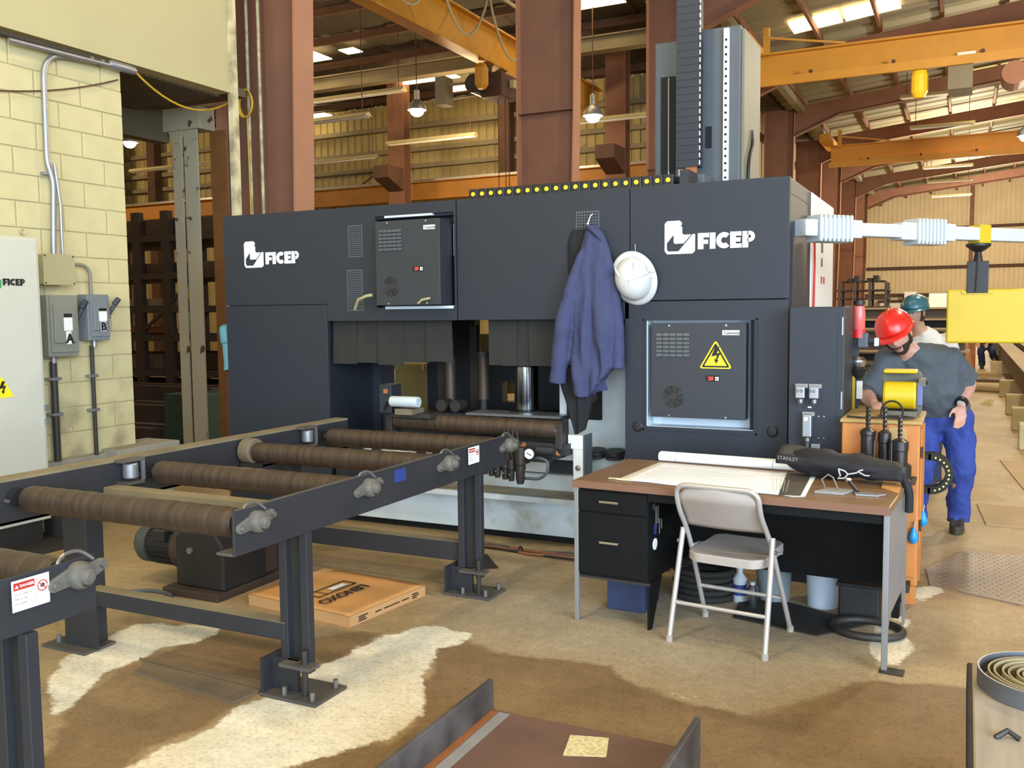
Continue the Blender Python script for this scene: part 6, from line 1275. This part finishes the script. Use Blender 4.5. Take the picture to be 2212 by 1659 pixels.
def fuse(name, m_, parent, mbs, vox=.010, it=4, rough=0, cut=None, **kw):
    "melt overlapping closed pieces into one continuous skin"
    mb = MB()
    for b in mbs: mb.add(b.v, b.f)
    me = bpy.data.meshes.new('tmp'); me.from_pydata([tuple(v) for v in mb.v], [], mb.f); o = bpy.data.objects.new('tmp', me); COL.objects.link(o)
    import bmesh
    bm = bmesh.new(); bm.from_mesh(me); bmesh.ops.recalc_face_normals(bm, faces=bm.faces); bm.to_mesh(me); bm.free()
    d = o.modifiers.new('r', 'REMESH'); d.mode = 'VOXEL'; d.voxel_size = vox
    q = o.modifiers.new('s', 'SMOOTH'); q.factor = .5; q.iterations = it
    dg = bpy.context.evaluated_depsgraph_get(); ev = bpy.data.meshes.new_from_object(o.evaluated_get(dg))
    out = MB(); nr = [v.normal.copy() for v in ev.vertices]
    out.add([v.co+(nr[i]*rough*NZ.fractal(v.co*7+Vector((0, 0, v.co.x*3)), 1, 2, 3) if rough else Vector()) for i, v in enumerate(ev.vertices)], [tuple(p.vertices) for p in ev.polygons])
    bpy.data.objects.remove(o); bpy.data.meshes.remove(me); bpy.data.meshes.remove(ev)
    return out.build(name, m_, parent, smooth=180, fix=False, **kw)
def head_mesh(M4, jaw=1.0):
    def fn(u, v):
        a = 2*PI*u; t = PI*v; sx, sy, sz = math.sin(t)*math.cos(a), math.sin(t)*math.sin(a), math.cos(t)
        x, y, z = .076*sx, .095*sy, .118*sz
        if sz < 0: k = -sz; x *= 1-.28*k*jaw; y = y*(1-.18*k)-.012*k
        f = max(0, -sy)
        nose = math.exp(-((sx/.13)**2+((z+.012)/.022)**2))*f; y -= .026*nose
        bridge = math.exp(-((sx/.10)**2+((z-.012)/.03)**2))*f; y -= .008*bridge
        for s in (-1, 1): y += .010*math.exp(-(((x-s*.032)/.017)**2+((z-.014)/.014)**2))*f
        y -= .006*math.exp(-((z-.036)/.012)**2)*f*(abs(sx) < .7)
        y -= .008*math.exp(-((x/.026)**2+((z+.058)/.016)**2))*f
        y -= .010*math.exp(-((x/.022)**2+((z+.10)/.016)**2))*f
        return M4 @ Vector((x, y, z))
    return MB().grid(fn, 48, 36)
def face(parent, M4, beard=False, hair=True):
    for s in (-1, 1):
        e = MB().sphere(M4 @ Vector((s*.032, -.078, .014)), .0115, 12, 8).build('eye', 'eye_white', parent, smooth=80); MB().sphere(M4 @ Vector((s*.032, -.0865, .012)), .0055, 10, 6).build('iris', 'iris', e, smooth=80)
        MB().tube([M4 @ Vector((s*x, -.094+.35*(x-.03)**2*10, .036+z)) for x, z in ((.014, -.002), (.03, .003), (.05, -.003))], .0045, 6).build('eyebrow', 'hair_dark', parent, smooth=60)
        MB().sphere((0, 0, 0), 1, 12, 8).build('ear', MATS[parent['skin']], parent, smooth=80) if False else None
    MB().tube([M4 @ Vector((x, -.097+abs(x)*.35, -.057)) for x in (-.024, -.012, 0, .012, .024)], [.002, .005, .0055, .005, .002], 6).build('mouth', 'lip', parent, smooth=60)
    if beard:
        def bd(u, v):
            a = PI+PI*(u*1.3-.15); t = PI*(.60+.36*v); sx, sy, sz = math.sin(t)*math.cos(a), math.sin(t)*math.sin(a), math.cos(t)
            k = max(0, -sz); x = .079*sx*(1-.26*k); y = .099*sy*(1-.16*k)-.012*k; z = .121*sz
            if abs(sx) < .35 and v < .35: y += .012; 
            return M4 @ Vector((x, y, z))
        MB().grid(bd, 24, 10).build('beard', 'hair_dark', parent, smooth=80)
        MB().tube([M4 @ Vector((x, -.106+abs(x)*.4, -.043)) for x in (-.03, -.015, 0, .015, .03)], .005, 6).build('moustache', 'hair_dark', parent, smooth=60)
    if hair:
        def hr(u, v):
            a = PI*(u*1.25-.125); t = PI*(.18+.50*v); return M4 @ Vector((.081*math.sin(t)*math.cos(a), .101*math.sin(t)*math.sin(a)+.003, .120*math.cos(t)))
        MB().grid(hr, 20, 10).build('hair', 'hair_dark', parent, smooth=80)
def ears(M4): 
    mb = MB()
    for s in (-1, 1):
        t = MB().sphere((0, 0, 0), 1, 10, 8, (.012, .02, .032)); mb.add([M4 @ (v+Vector((s*.077, .008, 0))) for v in t.v], t.f)
    return mb
def hand(J, E, w, pre, d, side, nrm, k=1.0):
    "palm and five fingers below the wrist joint w: d = finger direction, side = across the palm toward the thumb, nrm = palm normal"
    p = Vector(J[w][:3]); d, side, nrm = Vector(d).normalized(), Vector(side).normalized(), Vector(nrm).normalized()
    c = p+d*.055*k
    res = [torso([(p, .026*k, .018*k), (p+d*.03*k, .036*k, .018*k), (p+d*.085*k, .040*k, .014*k), (p+d*.10*k, .036*k, .010*k)], side, 12)]
    out = []
    for i, (o_, L_) in enumerate(((.030, .072), (.010, .080), (-.011, .074), (-.031, .058))):
        a = c+side*o_*k+d*.028*k; q1 = a+d*L_*.45*k+nrm*.006*k; q2 = q1+d*L_*.32*k+nrm*.016*k; q3 = q2+d*L_*.2*k+nrm*.022*k; out.append([a-d*.02*k, a, q1, q2, q3])
    a = p+d*.02*k+side*.022*k; out.append([a, a+side*.028*k+d*.018*k, a+side*.042*k+d*.045*k+nrm*.008*k, a+side*.044*k+d*.070*k+nrm*.016*k])
    return res+[limb([(q, (.0105 if i < len(f_)-1 else .008)*k) for i, q in enumerate(f_)]) for f_ in out]
def person(label, J, hats, M4, skin, shirt, trousers, hands, beard=False, loc=(0, 0, 0), vox=.010, detail=True, belly=0, hatrot=None):
    t = thing('person', label, 'person', loc)
    V = {n: Vector(j[:3]) for n, j in J.items()}; side = V['shL']-V['shR']
    def R_(n): return J[n][3]
    pe, sp, ch_, ne, he = V['pelvis'], V['spine'], V['chest'], V['neck'], V['head']
    def trunk(g, add): 
        pr, sr, cr = J['pelvis'][3:5], J['spine'][3:5], J['chest'][3:5]; b_ = Vector((0, -1, 0))*belly*add
        sh = (V['shL']+V['shR'])/2
        return [(pe-Vector((0, 0, .07)), pr[0]*g*.9, pr[1]*g*.95), (pe, pr[0]*g, pr[1]*g), (sp+b_*.5, sr[0]*g, sr[1]*g+belly*.5), (ch_, cr[0]*g*1.05, cr[1]*g), (sh.lerp(ch_, .25), cr[0]*g*1.1, cr[1]*g*.85), (sh.lerp(ne, .45), cr[0]*g*.72, cr[1]*g*.62), (ne, .065*g, .06*g)]
    fingers = []
    for s in 'LR':
        if hands.get(s): fingers += hand(J, None, 'wr'+s, 'h'+s, *hands[s])
    parts_ = [torso(trunk(.96, 1), side), limb([(ne-(he-ne)*.3, .062), (he, .058)]), head_mesh(M4), ears(M4)]+fingers
    for s in 'LR':
        parts_.append(limb([(V['sh'+s], R_('sh'+s)), (V['sh'+s].lerp(V['el'+s], .4), R_('sh'+s)*.86), (V['el'+s], R_('el'+s)), (V['el'+s].lerp(V['wr'+s], .3), R_('el'+s)*1.04), (V['wr'+s], R_('wr'+s))]))
        parts_.append(limb([(V['hip'+s], R_('hip'+s)), (V['kn'+s], R_('kn'+s)), (V['kn'+s].lerp(V['an'+s], .3), R_('kn'+s)*1.0), (V['an'+s], R_('an'+s))]))
    body = fuse('body', skin, t, parts_, vox, 3)
    if detail: face(t, M4, beard)
    tr = trunk(1.10, 1); tr[-1] = (ne.lerp(ch_, .12), .082, .078); tr[0] = (pe-Vector((0, 0, .03)), tr[0][1]*1.06, tr[0][2]*1.08); ps = [torso(tr, side)]
    for s in 'LR':
        m_ = V['sh'+s].lerp(V['el'+s], .70); ps.append(limb([(V['sh'+s].lerp(ch_, .25), R_('sh'+s)*1.15), (V['sh'+s], R_('sh'+s)*1.18), (m_, R_('el'+s)*1.45+.012)])); ps.append(MB().cyl(m_, m_+(V['el'+s]-V['sh'+s]).normalized()*.05, R_('el'+s)*1.45+.014, R_('el'+s)*1.5+.016, 18))
    fuse('shirt', shirt, t, ps, vox*1.1, 5, .016)
    ps = [torso([(pe-Vector((0, 0, .14)), J['pelvis'][3]*.95, J['pelvis'][4]*.95), (pe-Vector((0, 0, .05)), J['pelvis'][3]*1.06, J['pelvis'][4]*1.08), (pe.lerp(sp, .35), J['pelvis'][3]*1.02, J['pelvis'][4]*1.04)], side)]
    for s in 'LR': ps.append(limb([(V['hip'+s], R_('hip'+s)*1.12), (V['kn'+s], R_('kn'+s)*1.28), (V['an'+s]+Vector((0, 0, .06)), R_('an'+s)*1.75)])); ps.append(MB().cyl(V['an'+s]+Vector((0, 0, .06)), V['an'+s]-Vector((0, 0, .03)), R_('an'+s)*1.75, R_('an'+s)*1.9, 18))
    fuse('trousers', trousers, t, ps, vox*1.1, 5, .018)
    for s in 'LR':
        x, y, z = J['an'+s][:3]; tx, ty = J['toe'+s][:2]; d = Vector((tx-x, ty-y, 0)).normalized(); sd_ = Vector((-d.y, d.x, 0))
        def sole(u, v, x=x, y=y, d=d, sd_=sd_):
            a = 2*PI*u; hl = .145; c_ = math.cos(a); w_ = .048*(1+.12*c_); p_ = Vector((x, y, 0))+d*(.055+hl*c_)+sd_*w_*math.sin(a)
            w2 = max(0, (v-.5)*2); zz = .01+.052*min(1, v*2)+.055*w2*(1-max(0, c_))*(1-.3*max(0, c_)); k = 1-.35*w2*w2-.15*w2*max(0, c_)
            q_ = Vector((x, y, 0))+d*(.055*1) ; return q_+(p_-q_)*k+Vector((0, 0, zz))
        b = MB().grid(sole, 24, 8); b.f.append(tuple(8*25+i for i in range(24))); b.f.append(tuple(range(23, -1, -1))); b.build('shoe', 'boot', t, smooth=60)
    if hats: hard_hat(t, M4 @ Matrix.Translation((0, .004, .045)) @ (hatrot or Matrix.Identity(4)), hats, .98, 1.0)
    return t, body
# man in the red hat: leaning forward, looking down at the cabinet
J = {'pelvis': (-.14, 7.27, .86, .165, .125), 'spine': (-.19, 7.22, 1.02, .17, .135), 'chest': (-.27, 7.14, 1.17, .175, .125), 'neck': (-.375, 7.03, 1.31, .062, .062), 'head': (-.42, 6.98, 1.40, .06, .06),
     'shL': (-.09, 7.16, 1.235, .075, .075), 'elL': (.03, 7.30, 1.06, .05, .05), 'wrL': (-.015, 7.10, .93, .032, .036), 'shR': (-.50, 7.06, 1.215, .075, .075), 'elR': (-.62, 6.92, .99, .05, .05), 'wrR': (-.55, 6.66, .96, .032, .036),
     'hipL': (-.045, 7.27, .80, .105, .11), 'knL': (.0, 7.20, .45, .066, .07), 'anL': (-.02, 7.30, .09, .042, .045), 'toeL': (-.03, 7.1, 0, .03, .03), 'hipR': (-.24, 7.26, .80, .105, .11), 'knR': (-.26, 7.16, .45, .066, .07), 'anR': (-.29, 7.26, .09, .042, .045), 'toeR': (-.33, 7.06, 0, .03, .03)}
HM = Matrix.Translation((-.425, 6.93, 1.405)) @ Matrix.Rotation(math.radians(-14), 4, 'Z') @ Matrix.Rotation(math.radians(-17), 4, 'Y') @ Matrix.Rotation(math.radians(22), 4, 'X') @ Matrix.Diagonal((1.12, 1.12, 1.12, 1))
p1, _ = person('man in red hard hat and grey shirt leaning over the orange cabinet', J, 'hat_red', HM, 'skin_a', 'tee_grey', 'jeans_blue',
    {'L': ((-.05, -.10, -1), (-1, -.3, 0), (-.2, -1, -.1)), 'R': ((.35, -.9, -.15), (.8, .3, .1), (0, 0, -1))}, beard=True, loc=(-.15, 7.25, 0), belly=.05)
w_ = Vector(J['wrL'][:3])+Vector((0, 0, .012)); dd = (Vector(J['elL'][:3])-w_).normalized()
wt = MB().cyl(w_-dd*.012, w_+dd*.014, .043, n=20).build('watch_strap', 'black_plastic', p1, smooth=40); MB().cyl(w_+Vector((-.01, -.04, 0)), w_+Vector((-.011, -.05, 0)), .017, n=16).build('watch_face', 'chrome', wt)
# man in the teal hat standing behind
J2 = {'pelvis': (-.33, 8.95, .90, .145, .11), 'spine': (-.33, 8.95, 1.06, .14, .11), 'chest': (-.33, 8.93, 1.22, .15, .11), 'neck': (-.37, 8.90, 1.40, .058, .058), 'head': (-.40, 8.87, 1.50, .055, .055),
      'shL': (-.145, 8.93, 1.31, .062, .062), 'elL': (-.08, 8.98, 1.05, .044, .044), 'wrL': (-.09, 8.86, .82, .03, .034), 'shR': (-.51, 8.93, 1.31, .062, .062), 'elR': (-.58, 8.98, 1.05, .044, .044), 'wrR': (-.57, 8.84, .82, .03, .034),
      'hipL': (-.25, 8.95, .84, .09, .095), 'knL': (-.24, 8.93, .47, .06, .063), 'anL': (-.24, 8.97, .09, .04, .043), 'toeL': (-.26, 8.77, 0, .03, .03), 'hipR': (-.42, 8.95, .84, .09, .095), 'knR': (-.43, 8.93, .47, .06, .063), 'anR': (-.44, 8.97, .09, .04, .043), 'toeR': (-.47, 8.77, 0, .03, .03)}
HM2 = Matrix.Translation((-.405, 8.855, 1.545)) @ Matrix.Rotation(math.radians(-24), 4, 'Z') @ Matrix.Rotation(math.radians(5), 4, 'X')
person('person in teal hard hat and pale shirt standing behind the red hat', J2, 'hat_teal', HM2, 'skin_b', 'tee_white', 'work_navy', {'L': ((0, -.15, -1), (0, -1, .1), (-1, 0, 0)), 'R': ((0, -.15, -1), (0, -1, .1), (1, 0, 0))}, loc=(-.33, 8.95, 0), vox=.011)
# far worker crouching, mostly hidden by the yellow panel
J3 = {'pelvis': (.50, 27.2, .62, .15, .12), 'spine': (.44, 27.0, .80, .15, .12), 'chest': (.38, 26.8, .98, .16, .12), 'neck': (.34, 26.68, 1.14, .06, .06), 'head': (.32, 26.62, 1.24, .055, .055),
      'shL': (.56, 26.82, 1.02, .065, .065), 'elL': (.60, 26.6, .80, .045, .045), 'wrL': (.50, 26.4, .68, .03, .034), 'shR': (.20, 26.82, 1.02, .065, .065), 'elR': (.16, 26.6, .80, .045, .045), 'wrR': (.26, 26.4, .68, .03, .034),
      'hipL': (.60, 27.2, .58, .10, .105), 'knL': (.62, 26.82, .44, .07, .07), 'anL': (.72, 27.12, .09, .045, .045), 'toeL': (.70, 26.9, 0, .03, .03), 'hipR': (.42, 27.2, .58, .10, .105), 'knR': (.36, 26.78, .46, .07, .07), 'anR': (.40, 26.95, .09, .045, .045), 'toeR': (.38, 26.7, 0, .03, .03)}
HM3 = Matrix.Translation((.315, 26.58, 1.30)) @ Matrix.Rotation(math.radians(25), 4, 'X')
person('far worker crouching in dark blue below the yellow panel', J3, None, HM3, 'skin_b', 'work_navy', 'work_navy', {'L': ((-.2, -.6, -.7), (-1, 0, 0), (0, -1, 0)), 'R': ((.2, -.6, -.7), (1, 0, 0), (0, -1, 0))}, loc=(.45, 27, 0), vox=.016)
# ---------------------------------------------------------------- navy jacket (fused body and sleeves)
def bez(a, b, c, d, n=12):
    a, b, c, d = map(Vector, (a, b, c, d)); return [a*(1-t)**3+b*3*t*(1-t)**2+c*3*t*t*(1-t)+d*t**3 for t in [i/n for i in range(n+1)]]
co = thing('work_jacket', 'dark navy work jacket hanging on the machine front', 'jacket', (-2.2, 5.56, 1.05))
prof = [(2.15, -2.20, -2.155), (2.10, -2.225, -2.10), (1.98, -2.265, -2.055), (1.80, -2.31, -2.03), (1.55, -2.33, -1.995), (1.35, -2.335, -1.995), (1.20, -2.315, -2.005), (1.06, -2.295, -2.04)]
def jk(z):
    for (z0, a0, b0), (z1, a1, b1) in zip(prof, prof[1:]):
        if z1 <= z <= z0: k = (z0-z)/(z0-z1); return a0+(a1-a0)*k, b0+(b1-b0)*k
    return prof[-1][1:]
def jfn(u, v):
    z = 2.15-1.09*v; xl, xr = jk(z); a = 2*PI*u; s_ = -math.cos(a); fr_ = math.sin(a); x = (xl+xr)/2+(xr-xl)/2*s_
    amp = min(1, .12+v*1.2)*.026
    ph = NZ.noise(Vector((s_*1.5, v*2.2, 4)))*3.2; f_ = math.sin(s_*6+.7+v*1.2+ph)*.6+math.sin(s_*11+1.4-v*2+ph*1.6)*.4*NZ.noise(Vector((s_*2, v*3, 9)))*2+NZ.noise(Vector((s_*3, v*4, 1)))*.8
    y = F-.045-(.03+.06*min(1, v*2))*max(0, fr_)**.6+(f_*amp if fr_ > .05 else 0)
    hem = max(0, v-.8)*5*(.16*max(0, s_+.1)-.02+.05*max(0, -s_-.55))
    return (x, min(y, F-.03) if fr_ > 0 else F-.028, z+hem)
jb = MB().grid(jfn, 72, 50); n_ = 73
jb.f.append(tuple(range(71, -1, -1))); jb.f.append(tuple(50*n_+i for i in range(72)))
sl = []
for pts, r0, r1 in ((bez((-2.22, F-.075, 2.0), (-2.33, F-.10, 1.75), (-2.375, F-.11, 1.42), (-2.40, F-.10, 1.13)), .02, .058), (bez((-2.07, F-.06, 1.95), (-2.0, F-.07, 1.7), (-1.985, F-.07, 1.4), (-1.995, F-.065, 1.23)), .02, .042)):
    sl.append(MB().tube(pts, [r0+(r1-r0)*min(1, i/6)+.004*math.sin(i*2.1) for i in range(13)], 16))
fuse('cloth', 'coat_navy', co, [jb]+sl, .008, 2, .006)
MB().tube([(-2.21, F-.06, 2.145), (-2.16, F-.10, 2.125), (-2.10, F-.08, 2.05)], [.012, .02, .008], 8).build('collar', 'coat_navy', co, smooth=70)
MB().add([(-2.29, F-.085, 1.10), (-2.10, F-.06, 1.20), (-2.07, F-.05, 1.09), (-2.25, F-.06, 1.055)], [(0, 1, 2, 3)]).build('shirt_tail', 'coat_navy', co, solid=.006)
